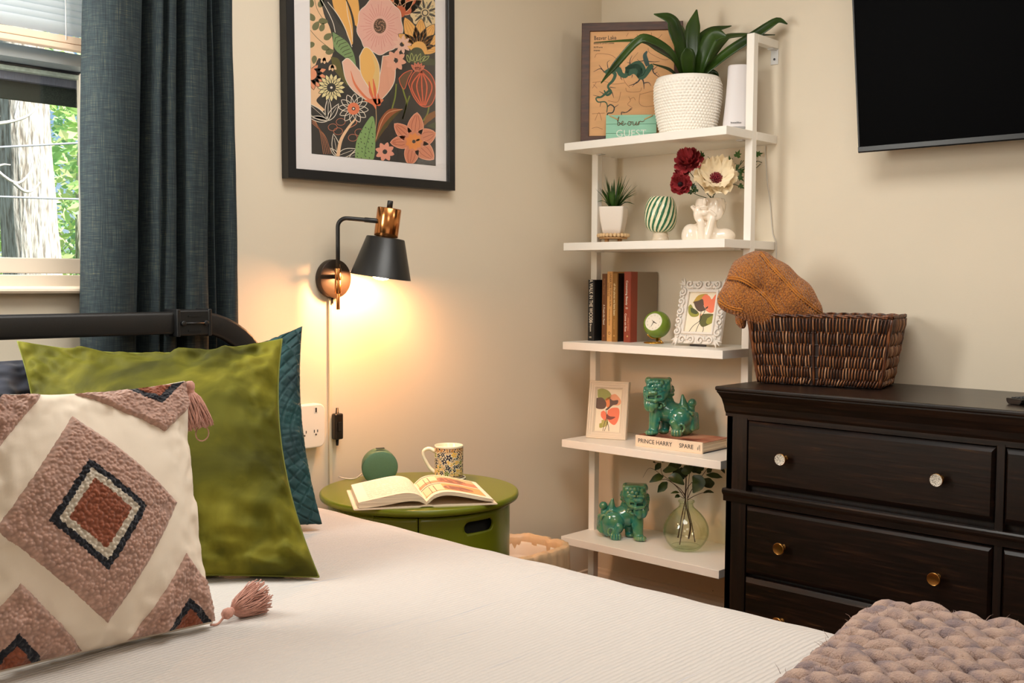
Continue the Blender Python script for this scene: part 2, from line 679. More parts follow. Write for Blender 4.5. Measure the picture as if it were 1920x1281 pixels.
# ------------------------------------------------------------------ outdoors
m_soil = M('garden_ground', srgb(96, 104, 62), 0.95, var=0.3, vscale=2)
b = MB(); b.box(-14, 22, 0.3, 40, -1.25, -1.2); o = structure(b.build('ground', m_soil))
m_bark, nt, bs = new_mat('bark')
w = N(nt, 'ShaderNodeTexNoise', i_Scale=14.0, i_Detail=6.0)
nt.links.new(coords(nt, (3, 3, .45)), w.inputs['Vector'])
r = ramp(nt, [(0.36, srgb(132, 122, 112)), (0.5, srgb(190, 182, 172)), (0.66, srgb(216, 211, 204))])
nt.links.new(w.outputs[0], r.inputs[0]); nt.links.new(r.outputs[0], bs.inputs['Base Color'])
bs.inputs['Roughness'].default_value = 0.9
bump(nt, bs, w.outputs[0], 0.8, 0.03)
m_white_br = M('bare_bark', srgb(214, 208, 200), 0.8)
m_leafs = []
for i, c in enumerate((srgb(206, 232, 160), srgb(176, 216, 150), srgb(230, 238, 184), srgb(160, 196, 160))):
    mm, nt, bs = new_mat('leaf_green')
    bs.inputs['Base Color'].default_value = c; bs.inputs['Roughness'].default_value = 0.5
    tl = N(nt, 'ShaderNodeBsdfTranslucent'); tl.inputs[0].default_value = c
    mx = N(nt, 'ShaderNodeMixShader'); mx.inputs[0].default_value = 0.4
    nt.links.new(bs.outputs[0], mx.inputs[1]); nt.links.new(tl.outputs[0], mx.inputs[2])
    nt.links.new(mx.outputs[0], nt.nodes['Material Output'].inputs[0])
    m_leafs.append(mm)

t = thing('tree', 'thick pale barked tree trunk close outside the window', 'tree', (0.93, 7, -1.2))
b = MB()


def trunk(u, v):
    z = v * 6.5
    a = u * 2 * PI
    cx = -0.02 - 0.050 * max(0, z - 2.4)
    rr = 0.225 - 0.012 * (z - 2.5) + 0.15 * math.exp(-z / .35)
    rr += 0.018 * fbm(math.cos(a) * 2.2, math.sin(a) * 2.2, z * .7) + 0.010 * abs(noise.noise((math.cos(a) * 9, math.sin(a) * 9, z * 1.3)))
    return (cx + rr * math.cos(a), rr * math.sin(a), z)


b.grid(trunk, 96, 140, closed_u=True)
b.build('trunk', m_bark, t)
b = MB()
b.tube(spline([(-.22, 0, 5.6), (-.7, .1, 6.5), (-1.3, .2, 7.2)], 10), [.11 - .008 * i for i in range(11)], 10)
b.tube(spline([(-.25, 0, 5.9), (0.2, .2, 7.0), (.5, .3, 8.2)], 10), [.12 - .009 * i for i in range(11)], 10)
b.build('branch', m_bark, t)


def leafy(x, y, z0, rad, n, seed, label, size):
    rr = random.Random(seed)
    t = thing('leafy_tree', label, 'tree', (x, y, -1.2), group='trees beyond the window')
    b = MB()
    b.tube(spline([(0, 0, 0), (.05, 0, z0 * .5), (0.1, .1, z0 + 1.2), (.2, .1, z0 + 2.6)], 12), [.13 - .009 * i for i in range(13)], 8)
    for k in range(5):
        a = k * 1.3 + seed
        b.tube(spline([(0.05, .05, z0 * .6 + .3 * k), (math.cos(a) * rad * .5, math.sin(a) * rad * .5, z0 + .2 + .35 * k), (math.cos(a) * rad * .9, math.sin(a) * rad * .9, z0 + .9 + .4 * k)], 6), [.04 - .005 * i for i in range(7)], 6)
    b.build('trunk', m_bark, t)
    b = MB()
    for i in range(n):
        th = rr.uniform(0, 2 * PI); ph = math.acos(rr.uniform(-1, 1)); q = rad * rr.uniform(.25, 1) ** .5
        p = Vector((q * math.cos(th) * math.sin(ph), q * math.sin(th) * math.sin(ph), z0 + 1.1 + q * 1.25 * math.cos(ph)))
        if noise.noise(p * 1.6) < -0.12:
            continue
        m = rotm(p, rr.uniform(-1.2, 1.2), rr.uniform(-1.2, 1.2), rr.uniform(0, 6.3))
        s = size * rr.uniform(.6, 1.3)
        b.add([(0, -s, 0), (s * .55, -s * .1, s * .12), (0, s, 0), (-s * .55, -s * .1, s * .12)], [(0, 1, 2), (0, 2, 3)], rr.choice((0, 0, 1, 2, 2, 3)), False, None, m)
    stuff(b.build('crown', m_leafs, t))


leafy(3.6, 12.0, 2.4, 2.0, 5200, 1, 'sunlit green tree behind the trunk, nearest of the garden trees', 0.10)
leafy(6.6, 17.5, 3.0, 2.4, 5200, 2, 'tall pale green tree farther back in the garden', 0.13)
leafy(0.6, 16.5, 2.2, 2.4, 5200, 3, 'green tree seen past the left edge of the trunk', 0.13)
leafy(2.6, 8.9, 0.2, 0.8, 2600, 5, 'low bright green bush tree behind the sash rail', 0.07)
b = MB()
for i in range(28):
    x = -2 + i * .62
    b.box(x, x + .59, 21.0, 21.06, -1.2, 1.0 + .02 * (i % 3))
tag(b.build('garden_fence', M('fence_wood', srgb(150, 150, 156), 0.8, var=0.2)), 'grey board fence at the back of the garden', 'fence')
m_wire = M('wire', srgb(160, 164, 180), 0.5)
for a, c, lab in (((-3, 5, 1.58), (4, 5, 2.66), 'upper thin grey utility wire crossing the window view'), ((-3, 5, 1.60), (4, 5, 1.83), 'lower thin grey utility wire crossing the window view')):
    b = MB(); pts = [Vector(a).lerp(Vector(c), i / 20) + Vector((0, 0, -.08 * (1 - (i / 10 - 1) ** 2) + .08)) for i in range(21)]
    b.tube(pts, 0.007, 8); tag(b.build('utility_wire', m_wire), lab, 'wire')
t = thing('bare_sapling', 'bare white twiggy sapling in front of the tree trunk', 'sapling', (-1.42, 2.0, -1.2))
b = MB(); b.tube(spline([(0, 0, 0), (.03, 0, 1.4), (0.0, 0, 2.6), (.05, 0, 3.6)], 16), [.02 - .0009 * i for i in range(17)], 8); b.build('stem', m_white_br, t)
b = MB()
for pts, r0 in (([(.0, 0, 2.95), (.12, 0, 2.965), (.22, 0, 3.0), (.275, 0, 3.05)], .009), ([(.18, 0, 2.985), (.2, .01, 3.06), (.205, 0, 3.1)], .006),
                ([(.02, 0, 3.1), (.1, 0, 3.12), (.22, 0, 3.13), (.3, 0, 3.15)], .009), ([(.03, 0, 2.85), (.13, 0, 2.76), (.19, 0, 2.735), (.235, 0, 2.78), (.25, 0, 2.83)], .008),
                ([(.17, 0, 2.735), (.21, 0, 2.705), (.25, .01, 2.71), (.28, .01, 2.745)], .008), ([(.02, 0, 2.75), (.12, 0, 2.80), (.16, 0, 2.805)], .006), ([(.12, 0, 2.99), (.06, 0, 3.1), (.03, 0, 3.2)], .006)):
    b.tube(spline(pts, 12), [r0 * (1 - .05 * i) for i in range(13)], 6)
b.build('branch', m_white_br, t)

# ------------------------------------------------------------------ curtain
m_cur, nt, bs = new_mat('curtain_linen')
wx = N(nt, 'ShaderNodeTexNoise', i_Scale=1.0, i_Detail=3.0); nt.links.new(coords(nt, (30, 30, 900)), wx.inputs['Vector'])
wz = N(nt, 'ShaderNodeTexNoise', i_Scale=1.0, i_Detail=3.0); nt.links.new(coords(nt, (900, 900, 14)), wz.inputs['Vector'])
ad = N(nt, 'ShaderNodeMath', operation='ADD'); nt.links.new(wx.outputs[0], ad.inputs[0]); nt.links.new(wz.outputs[0], ad.inputs[1])
r = ramp(nt, [(0.40, srgb(11, 20, 27)), (0.5, srgb(23, 38, 44)), (0.57, srgb(38, 53, 54)), (0.68, srgb(84, 78, 56))])
hf = N(nt, 'ShaderNodeMath', operation='MULTIPLY'); hf.inputs[1].default_value = 0.5
nt.links.new(ad.outputs[0], hf.inputs[0]); nt.links.new(hf.outputs[0], r.inputs[0]); nt.links.new(r.outputs[0], bs.inputs['Base Color'])
bs.inputs['Roughness'].default_value = 0.85
bs.inputs['Sheen Weight'].default_value = 0.0
bump(nt, bs, hf.outputs[0], 0.5, 0.0012)
# fold line across the top and at the bottom: (x, y) pairs
TOP = [(-1.925, -0.052), (-1.915, -0.082), (-1.87, -0.097), (-1.80, -0.090), (-1.784, -0.060), (-1.779, -0.050), (-1.772, -0.080), (-1.750, -0.096), (-1.735, -0.080), (-1.727, -0.095),
       (-1.705, -0.090), (-1.698, -0.050), (-1.690, -0.050), (-1.680, -0.092), (-1.645, -0.098), (-1.618, -0.090), (-1.612, -0.070), (-1.604, -0.090), (-1.598, -0.050), (-1.588, -0.046), (-1.575, -0.085), (-1.548, -0.092), (-1.530, -0.070), (-1.526, -0.03)]
BOT = [(-1.945, -0.050), (-1.930, -0.082), (-1.88, -0.099), (-1.835, -0.092), (-1.815, -0.060), (-1.808, -0.046), (-1.800, -0.080), (-1.775, -0.097), (-1.760, -0.086), (-1.752, -0.097),
       (-1.722, -0.092), (-1.712, -0.046), (-1.704, -0.046), (-1.695, -0.094), (-1.655, -0.098), (-1.625, -0.092), (-1.618, -0.066), (-1.606, -0.094), (-1.596, -0.046), (-1.585, -0.044), (-1.570, -0.086), (-1.540, -0.094), (-1.516, -0.070), (-1.512, -0.03)]
NC = 230
ct = spline([(x, y, 0) for x, y in TOP], NC)
cb = spline([(x, y, 0) for x, y in BOT], NC)


def curtain(u, v):
    i = int(round(u * NC))
    z = 2.25 - 1.95 * v
    k = min(1.2, max(-.3, (1.95 - z) / 0.9))
    p = ct[i].lerp(cb[i], k)
    p.y = -.012 + (p.y + .032) * 1.5
    p.x = -1.7325 + (p.x + 1.73) * .90
    s = 0.004 * math.sin(u * 40 + z * 3.1) * (0.3 + v)
    return (p.x + s * .6 + .003 * fbm(u * 6, z * 3), max(-0.118, min(-.006, p.y + s * .5)), z)


b = MB()
b.grid(curtain, NC, 60)
o = b.build('curtain', m_cur)
disp(o, 'thickness', type='SOLIDIFY', thickness=0.0016, offset=0)
tag(o, 'dark blue-green linen curtain hanging in folds beside the window', 'curtain')
# ------------------------------------------------------------------ furniture
def apply_mods(o):
    dg = bpy.context.evaluated_depsgraph_get()
    dg.update()
    me = bpy.data.meshes.new_from_object(o.evaluated_get(dg))
    o.modifiers.clear()
    o.data = me
    return o


BED_Z = 0.612
BX0, BX1, BY0, BY1 = -3.00, -1.445, -2.22, -0.165
m_black = M('black_steel', srgb(30, 28, 27), 0.42, 0.2, bmp=0.25, bscale=500, bdist=0.0006)
m_blackdark = M('black_plastic', srgb(16, 16, 17), 0.4)
m_matt = M('mattress_ticking', srgb(225, 220, 210), 0.9)
m_velnavy = M('navy_cloth', srgb(26, 30, 46), 0.7, sheen=0.3, var=0.2)

t = thing('bed', 'bed with black metal headboard in front of the curtain and window', 'bed', (-2.2, -1.1, 0))
b = MB(); b.box(BX0 + 2.2 + .02, BX1 + 2.2 - .02, BY0 + 1.1 + .02, BY1 + 1.1 - .01, 0.33, BED_Z - 0.02, 0.05, 4); b.build('mattress', m_matt, t)
b = MB(); b.box(BX0 + 2.2 + .02, BX1 + 2.2 - .03, BY0 + 1.1 + .03, BY1 + 1.1, 0.25, 0.33, 0.01); b.build('bed_frame', m_black, t)
for x in (BX0 + .08, BX1 - .08):
    for y in (BY0 + .1, BY1 - .08):
        b = MB(); b.box(x + 2.2 - .02, x + 2.2 + .02, y + 1.1 - .02, y + 1.1 + .02, 0, .25, .003); b.build('leg', m_black, t)


def rectsweep(b, path, w, d, bev, mtx=None):
    """rounded box section swept along a path in x,z; w across the path, d in y"""
    path = [Vector((x, 0, z)) for x, z in path]
    sec = []
    for cx, cy, a0 in ((w - bev, d - bev, 0), (-w + bev, d - bev, 90), (-w + bev, -d + bev, 180), (w - bev, -d + bev, 270)):
        for k in range(4):
            a = math.radians(a0 + k * 30)
            sec.append((cx + bev * math.cos(a), cy + bev * math.sin(a)))
    n = len(path); v = []; f = []; q = len(sec)
    for i in range(n):
        tt = (path[min(i + 1, n - 1)] - path[max(i - 1, 0)]).normalized()
        nn = Vector((-tt.z, 0, tt.x))
        for s_, y in sec:
            v.append(path[i] + nn * s_ + Vector((0, y, 0)))
    for i in range(n - 1):
        for k in range(q):
            l = (k + 1) % q
            f.append((i * q + k, i * q + l, (i + 1) * q + l, (i + 1) * q + k))
    f.append(tuple(range(q))); f.append(tuple(range((n - 1) * q, n * q))[::-1])
    b.add(v, f, 0, True, None, mtx)


zc, xr = 1.0510, -1.500
arc = [(-1.70 + .19 * math.sin(a) + 0, zc - .19 + .19 * math.cos(a)) for a in [PI / 2 * i / 12 for i in range(13)]]
path = [(-2.9 + 2.2, .25)] + [(-2.9 + 2.2, zc - .19 - .3)]
arcL = [(-2.71 - .19 * math.cos(a) + 2.2, zc - .19 + .19 * math.sin(a)) for a in [PI / 2 * i / 12 for i in range(13)]]
b = MB()
rectsweep(b, path + arcL + [(x + 2.2, z) for x, z in arc] + [(-1.51 + 2.2, .5), (-1.51 + 2.2, .02)], 0.026, 0.014, 0.008, rotm((0, .955, 0)))
hb = b.build('headboard', m_black, t)
for z in (.62, .82):
    b = MB(); b.box(-.68, .68, .947, .963, z, z + .03, .003); b.build('rail', m_black, t)
b = MB()
b.box(-.041 - .0, .041, -.0285, .0285, -.030, .030, .004)
b.box(-.045, -.036, -.031, .0285, -.032, .032, .002); b.box(.036, .045, -.031, .0285, -.032, .032, .002)
b.box(-.016, .016, -.0305, -.028, .014, .017); b.box(-.016, .016, -.0305, -.028, -.020, -.017)
b.tube([(-.03, -.031, -.001), (.03, -.031, -.001)], .0028, 8)
b.cyl((-.029, -.028, -.001), (-.029, -.035, -.001), .006, seg=12, bev=.001); b.cyl((.029, -.028, -.001), (.029, -.035, -.001), .006, seg=12, bev=.001)
b.build('clamp', m_blackdark, t, (-1.716 + 2.2, .955 + .003, zc))

# cover on the bed: fine ribs run across, a few blue flecked threads
m_cover, nt, bs = new_mat('bed_cover')
vec = coords(nt, (1, 1, 1))
wv = N(nt, 'ShaderNodeTexWave', i_Scale=36.0, i_Distortion=1.6, i_Detail=2.0); wv.inputs['Detail Scale'].default_value = 3.0; wv.bands_direction = 'Y'
nt.links.new(vec, wv.inputs['Vector'])
wv2 = N(nt, 'ShaderNodeTexNoise', i_Scale=1.0, i_Detail=3.0); nt.links.new(coords(nt, (6, 220, 1)), wv2.inputs['Vector'])
th = N(nt, 'ShaderNodeTexNoise', i_Scale=1.0, i_Detail=2.0); nt.links.new(coords(nt, (3.0, 150, 1)), th.inputs['Vector'])
r = ramp(nt, [(0.0, srgb(202, 195, 189)), (0.70, srgb(202, 195, 189)), (0.80, srgb(172, 174, 184))])
nt.links.new(th.outputs[0], r.inputs[0]); nt.links.new(r.outputs[0], bs.inputs['Base Color'])
bs.inputs['Roughness'].default_value = 0.9; bs.inputs['Sheen Weight'].default_value = 0.1
ad = N(nt, 'ShaderNodeMath', operation='MULTIPLY_ADD'); ad.inputs[1].default_value = 0.7
nt.links.new(wv2.outputs[0], ad.inputs[0]); nt.links.new(wv.outputs[0], ad.inputs[2])
bump(nt, bs, ad.outputs[0], 0.5, 0.0022)


def cover(u, v):
    # across the bed with rounded shoulders and a hanging side at the right
    y = BY0 - .02 + (BY1 - BY0 + .03) * v
    L = [(-3.03, .22), (-3.03, BED_Z - .06), (-2.985, BED_Z - .004), (-2.9, BED_Z), (-1.53, BED_Z), (-1.472, BED_Z - .010), (-1.432, BED_Z - .040), (-1.416, BED_Z - .09), (-1.40, .24)]
    us = [0, .16, .19, .22, .72, .755, .785, .82, 1]
    x = interp(u, us, [p[0] for p in L]); z = interp(u, us, [p[1] for p in L])
    top = 1 if .2 < u < .74 else 0.5
    z += top * (.005 * fbm(x * 2.3, y * 2.3, 1) + .0022 * fbm(x * 9, y * 9, 4))
    if u > .74:
        x += .010 * noise.noise((y * 7, 0, z * 2)) * (u - .74) * 6
        z += .003 * noise.noise((y * 9, 3, 0))
    return (x, y, max(z, .22))


b = MB()
b.grid(cover, 130, 120)
o = b.build('bedspread', m_cover)
disp(o, 'sub', type='SUBSURF', levels=1, render_levels=1)
tag(o, 'cream ribbed bedspread spread over the whole bed', 'bedspread')

# ---------------------------------------------------------------- ladder shelf
m_white = M('white_lacquer', srgb(246, 241, 232), 0.35, bmp=0.03, bscale=40)
m_zinc = M('bracket_metal', srgb(214, 212, 208), 0.4, 0.2)
SY0, SY1, SD, ST, PX, PT = -0.7055, -0.0833, 0.2945, 0.0256, -0.1483, 0.0254
SZ = [1.6112 - 0.3303 * i for i in range(5)]
t = thing('ladder_shelf', 'tall white five-tier open shelf standing against the right wall', 'shelf', (0, -0.3945, 0))
OY = -0.3945


def lp(b, x0, x1, y0, y1, z0, z1, bev=0.0015):
    return b.box(x0, x1, y0 - OY, y1 - OY, z0, z1, bev)


for y0 in (SY0, SY1 - PT):
    b = MB(); lp(b, PX, PX + PT, y0, y0 + PT, 0, 1.904); b.build('post', m_white, t)
    b = MB(); lp(b, PX + PT, -0.001, y0, y0 + PT, 1.904 - PT, 1.904); b.build('top_bar', m_white, t)
    b = MB(); lp(b, -.0035, -0.0005, y0 + .0005, y0 + PT + .001, 1.832, 1.8795, .001); lp(b, -.030, -0.001, y0 + .002, y0 + PT - .002, 1.875, 1.8785, .001)
    br = b.build('wall_bracket', m_zinc, t)
    b = MB(); b.cyl((-.0035, y0 - OY + .0127, 1.848), (-.0062, y0 - OY + .0127, 1.848), .0036, seg=12, bev=.0008); b.build('screw', M('screw_head', srgb(70, 70, 72), .3, .8), br)
for z in SZ:
    poly = [(-SD, SY0), (PX, SY0), (PX, SY0 + PT), (PX + PT, SY0 + PT), (PX + PT, SY0), (-.001, SY0), (-.001, SY1), (PX + PT, SY1), (PX + PT, SY1 - PT), (PX, SY1 - PT), (PX, SY1), (-SD, SY1)]
    b = MB(); b.prism([(x, y - OY) for x, y in poly], z - ST, z, axis='z')
    o = b.build('shelf_board', m_white, t, recalc=True)
    md = disp(o, 'bev', type='BEVEL', width=0.0012, segments=2, limit_method='ANGLE')
    for ys in (SY0 + PT + .001, SY1 - PT - .024):
        b = MB(); lp(b, PX - .012, PX + .012, ys, ys + .023, z - ST - .003, z - ST, .0005); b.build('shelf_clip', m_zinc, t)

# ---------------------------------------------------------------- dresser
m_wood, nt, bs = new_mat('dark_stained_wood')
n1 = N(nt, 'ShaderNodeTexNoise', i_Scale=1.0, i_Detail=5.0); nt.links.new(coords(nt, (40, 7, 130)), n1.inputs['Vector'])
r = ramp(nt, [(0.42, srgb(15, 8, 5)), (0.58, srgb(27, 14, 9)), (0.68, srgb(40, 23, 13)), (0.78, srgb(74, 52, 32))])
nt.links.new(n1.outputs[0], r.inputs[0]); nt.links.new(r.outputs[0], bs.inputs['Base Color'])
bs.inputs['Roughness'].default_value = 0.30
bs.inputs['Specular IOR Level'].default_value = 0.5
bump(nt, bs, n1.outputs[0], 0.25, 0.001)
m_woodv, nt, bs = new_mat('dark_stained_wood_upright')
n1 = N(nt, 'ShaderNodeTexNoise', i_Scale=1.0, i_Detail=5.0); nt.links.new(coords(nt, (60, 90, 6)), n1.inputs['Vector'])
r = ramp(nt, [(0.42, srgb(16, 8, 5)), (0.58, srgb(30, 16, 10)), (0.7, srgb(44, 26, 15))])
nt.links.new(n1.outputs[0], r.inputs[0]); nt.links.new(r.outputs[0], bs.inputs['Base Color'])
bs.inputs['Roughness'].default_value = 0.36
bump(nt, bs, n1.outputs[0], 0.25, 0.001)
m_brass = M('aged_brass', srgb(186, 136, 74), 0.28, 1.0, bmp=0.05, bscale=300)
m_crackle, nt, bs = new_mat('crackled_white')
vo = N(nt, 'ShaderNodeTexVoronoi', i_Scale=230.0, feature='DISTANCE_TO_EDGE'); nt.links.new(coords(nt), vo.inputs['Vector'])
r = ramp(nt, [(0.03, srgb(120, 112, 100)), (0.09, srgb(226, 220, 206))]); nt.links.new(vo.outputs[0], r.inputs[0]); nt.links.new(r.outputs[0], bs.inputs['Base Color'])
bs.inputs['Roughness'].default_value = 0.3

DY0, DY1, DXF = -2.30, -0.8145, -0.44
DZ = 0.8636
t = thing('dresser', 'wide dark brown wooden dresser with round knobs under the television', 'dresser', (-0.22, -1.557, 0))
ox, oy = 0.22, 1.557


def db(b, x0, x1, y0, y1, z0, z1, bev=0.002):
    return b.box(x0 + ox, x1 + ox, y0 + oy, y1 + oy, z0, z1, bev)


b = MB()
db(b, DXF, -.012, DY1 - .02, DY1, 0.0, .79); db(b, DXF, -.012, DY0, DY0 + .02, 0.0, .79)
db(b, -.03, -.012, DY0, DY1, .05, .79); db(b, DXF + .02, -.02, DY0, DY1, .06, .08)
db(b, DXF + .022, -.02, DY0 + .02, DY1 - .02, .08, .785)
b.build('carcass', m_woodv, t)
for y0, y1, nm in ((DY1 - .064, DY1, 'stile'), (-1.5605, -1.541, 'stile'), (DY0, DY0 + .064, 'stile')):
    b = MB(); db(b, DXF, DXF + .02, y0, y1, .06, .79, .0015); b.build(nm, m_woodv, t)
for z0, z1 in ((.7735, .79), (.06, .14)):
    b = MB(); db(b, DXF + .001, DXF + .02, DY0 + .064, DY1 - .064, z0, z1, .001); b.build('rail', m_wood, t)
# waist moulding
prof = [(DXF + .01, .5405), (DXF - .004, .5405), (DXF - .0045, .556), (DXF - .008, .560), (DXF - .012, .565), (DXF - .012, .572), (DXF - .008, .5762), (DXF + .01, .5762)]
b = MB(); b.prism([(x + ox, z) for x, z in prof], DY0 - .006 + oy, DY1 + .006 + oy); b.build('waist_moulding', m_wood, t, recalc=True)
# top with cornice
b = MB()
db(b, -.470, -.010, DY0 - .024, DY1 + .0235, DZ - .0125, DZ, .004)
top = b.build('top', m_wood, t)
cor = [(0, 0.780), (.0035, .780), (.0035, .788), (.006, .795), (.0085, .810), (.014, .829), (.0215, .842), (.0255, .8475), (.0255, .8512), (0, .8512)]
b = MB()
v = []
for d, z in cor:
    v += [(-.014, DY1 + d * .75, z), (DXF - d, DY1 + d * .75, z), (DXF - d, DY0 - d * .75, z), (-.014, DY0 - d * .75, z)]
f = []
for j in range(len(cor) - 1):
    for i in range(3):
        f.append((j * 4 + i, j * 4 + i + 1, j * 4 + 5 + i, j * 4 + 4 + i))
b.add([(x + ox, y + oy, z) for x, y, z in v], f)
b.build('cornice', m_wood, t)


def drawer(y0, y1, z0, z1, knobmat, face_z=None):
    d = MB()
    w = .0155
    # bevelled front: outer frame back, raised field
    ya, yb = y0 + .002, y1 - .002
    za, zb = z0 + .002, z1 - .002
    X0, X1 = DXF + .004, DXF - .0075
    v = [(X0 + .014, ya, za), (X0 + .014, yb, za), (X0 + .014, yb, zb), (X0 + .014, ya, zb),
         (X0, ya, za), (X0, yb, za), (X0, yb, zb), (X0, ya, zb),
         (X1, ya + w * .45, za + w), (X1, yb - w * .45, za + w), (X1, yb - w * .45, zb - w * .75), (X1, ya + w * .45, zb - w * .75)]
    f = []
    for k in (0, 4):
        for i in range(4):
            j = (i + 1) % 4
            f.append((k + i, k + j, k + 4 + j, k + 4 + i))
    f.append((8, 9, 10, 11))
    d.add([(x + ox, y + oy, z) for x, y, z in v], f)
    o = d.build('drawer', m_wood, t, recalc=True)
    zk = (z0 + z1) / 2
    for yk in (y1 - .121, y0 + .125):
        k = MB()
        m = rotm((X1 + ox, yk + oy, zk), 0, -PI / 2, 0)
        k.lathe([(0, 0), (.0085, 0), (.0085, .002), (.0062, .004), (.0058, .016), (.0075, .020), (.0145, .0225), (.0162, .024), (.0162, .0285), (.0150, .0295)], 28, 0, True, None, m)
        k.lathe([(.0150, .0295), (.0138, .0290), (0, .0290)], 28, 1, True, None, m)
        k.build('knob', [m_brass, knobmat], o)


for y0, y1 in ((-1.541, -.8795), (-2.236, -1.5605)):
    drawer(y0, y1, .5905, .7735, m_crackle)
    drawer(y0, y1, .3440, .5385, m_brass)
    drawer(y0, y1, .140, .3370, m_brass)

# ---------------------------------------------------------------- television
m_screenb = M('tv_screen', srgb(2, 2, 3), 0.5, spec=0.03)
m_bezel = M('tv_bezel', srgb(22, 24, 26), 0.35)
t = thing('television', 'large black flat television hung tilted on the right wall', 'television', (-0.115, -1.757, 1.522), -PI / 2, rx=math.radians(8.5))
b = MB(); b.box(-.725, .725, 0, .028, 0.004, .83, .003); b.build('body', m_blackdark, t)
b = MB(); b.box(-.721, .721, -.0015, .0005, .017, .826); b.build('screen', m_screenb, t)
b = MB(); b.prism([(-.004, .0165), (-.0045, .004), (-.002, .0), (.022, .0), (.026, .004), (.0, .0165)], -.727, .727, axis='x'); b.build('lower_bezel', m_bezel, t, recalc=True)
b = MB(); b.box(-.727, -.7215, -.003, .01, .0165, .83, .001); b.box(.7215, .727, -.003, .01, .0165, .83, .001); b.box(-.727, .727, -.003, .01, .8265, .832, .001); b.build('bezel', m_blackdark, t)
b = MB(); b.box(-.4, .4, .028, .05, .08, .45, .006); b.build('rear_case', m_blackdark, t)
b = MB(); b.box(-.24, .24, .05, .060, .15, .2, .002); b.box(-.2, -.16, .03, .055, .1, .6, .002); b.box(.16, .2, .03, .055, .1, .6, .002); b.build('wall_mount', m_black, t)

# ---------------------------------------------------------------- round bedside cabinet
m_green = M('green_lacquer', srgb(108, 116, 20), 0.28, spec=0.5, var=0.03, vscale=4)
m_hollow = M('dark_inside', srgb(10, 12, 6), 0.8)
NX, NY, NR, NZ = -1.13, -0.30, 0.264, 0.596
t = thing('round_bedside_cabinet', 'round olive green cabinet with sliding doors beside the bed', 'bedside table', (NX, NY, 0))
b = MB(); b.lathe([(0, NZ - .016), (NR - .016, NZ - .016), (NR - .007, NZ - .019), (NR - .002, NZ - .016), (NR, NZ - .010), (NR - .001, NZ - .003), (NR - .0035, NZ - .0005), (NR - .008, NZ), (0, NZ)], 96)
b.build('table_top', m_green, t)
b = MB(); b.lathe([(.235, 0.0), (.243, .0), (.243, .03), (.2405, .032), (.2405, .29), (.243, .292), (.243, .306), (.2405, .308), (.2405, .572), (.243, .574), (.243, NZ - .016), (.235, NZ - .016)], 96, a0=math.radians(-32), a1=math.radians(200))
b.build('shell', m_green, t)
b = MB(); b.lathe([(0, .02), (.222, .02), (.222, .57), (0, .57)], 64); b.build('dark_liner', m_hollow, t)
b = MB(); b.lathe([(.15, 0.0), (.240, 0.0), (.240, .03), (.15, .03)], 64); b.lathe([(.15, .292), (.2385, .292), (.2385, .306), (.15, .306)], 64); b.lathe([(.15, .573), (.2405, .573), (.2405, NZ - .016), (.15, NZ - .016)], 64); b.build('tier_ring', m_green, t)


def door(a0, a1, z0, z1, slot):
    r0, r1 = .2345, .2405
    cuts = None
    if slot:
        sa, sb, zc_, zh = slot
        n = 120
        def inside(a, z):
            da = 0 if sa <= a <= sb else (sa - a if a < sa else a - sb)
            return math.hypot(math.radians(da) * r1, z - zc_) < zh
    b = MB()
    bm = bmesh.new()
    na, nz = 60, 24
    V = {}
    def vert(i, j):
        if (i, j) not in V:
            a = math.radians(a0 + (a1 - a0) * i / na); z = z0 + (z1 - z0) * j / nz
            V[(i, j)] = bm.verts.new((r1 * math.cos(a), r1 * math.sin(a), z))
        return V[(i, j)]
    for i in range(na):
        for j in range(nz):
            bm.faces.new((vert(i, j), vert(i + 1, j), vert(i + 1, j + 1), vert(i, j + 1)))
    b.bm(bm, 0, True)
    o = b.build('door', m_green, t)
    disp(o, 'th', type='SOLIDIFY', thickness=.006, offset=-1)
    if slot:
        zc_, zh = slot[2], slot[3]
        am = math.radians((slot[0] + slot[1]) / 2); hw = math.radians((slot[1] - slot[0]) / 2) * r1
        k = MB()
        pl = [(hw + zh * math.cos(a), zh * math.sin(a)) for a in [(-PI / 2 + PI * i / 10) for i in range(11)]] + [(-hw - zh * math.cos(a), zh * math.sin(a)) for a in [(PI / 2 - PI * i / 10) for i in range(11)]]
        k.prism(pl, -.06, .06, mtx=rotm((r1 * math.cos(am), r1 * math.sin(am), zc_), 0, 0, am + PI / 2))
        c = k.build('cut', m_hollow, t, recalc=True)
        bpy.context.view_layer.update()
        md = disp(o, 'slot', type='BOOLEAN', operation='DIFFERENCE', solver='EXACT')
        md.object = c
        apply_mods(o)
        bpy.data.objects.remove(c)
    return o


for z0, z1 in ((.309, .571), (.033, .290)):
    door(-132.4, -33, z0, z1, (-101, -85, z1 - .033, .0150))
    door(-231, -133.0, z0, z1, (-185, -170, z1 - .033, .0150))

# ---------------------------------------------------------------- waste bin with liner
m_bin = M('bin_plastic', srgb(222, 206, 186), 0.5)
m_liner, nt, bs = new_mat('bin_liner')
bs.inputs['Base Color'].default_value = srgb(226, 186, 144); bs.inputs['Roughness'].default_value = 0.4
bs.inputs['Subsurface Weight'].default_value = 0.15
n1 = N(nt, 'ShaderNodeTexNoise', i_Scale=1.0, i_Detail=3.0); nt.links.new(coords(nt, (50, 50, 14)), n1.inputs['Vector']); bump(nt, bs, n1.outputs[0], 0.5, 0.004)
t = thing('waste_bin', 'small waste bin with a peach plastic liner behind the green cabinet', 'bin', (-0.655, -0.190, 0))


def sq(r, a, p=4.0):
    c, s = math.cos(a), math.sin(a)
    k = (abs(c) ** p + abs(s) ** p) ** (-1 / p)
    return r * k


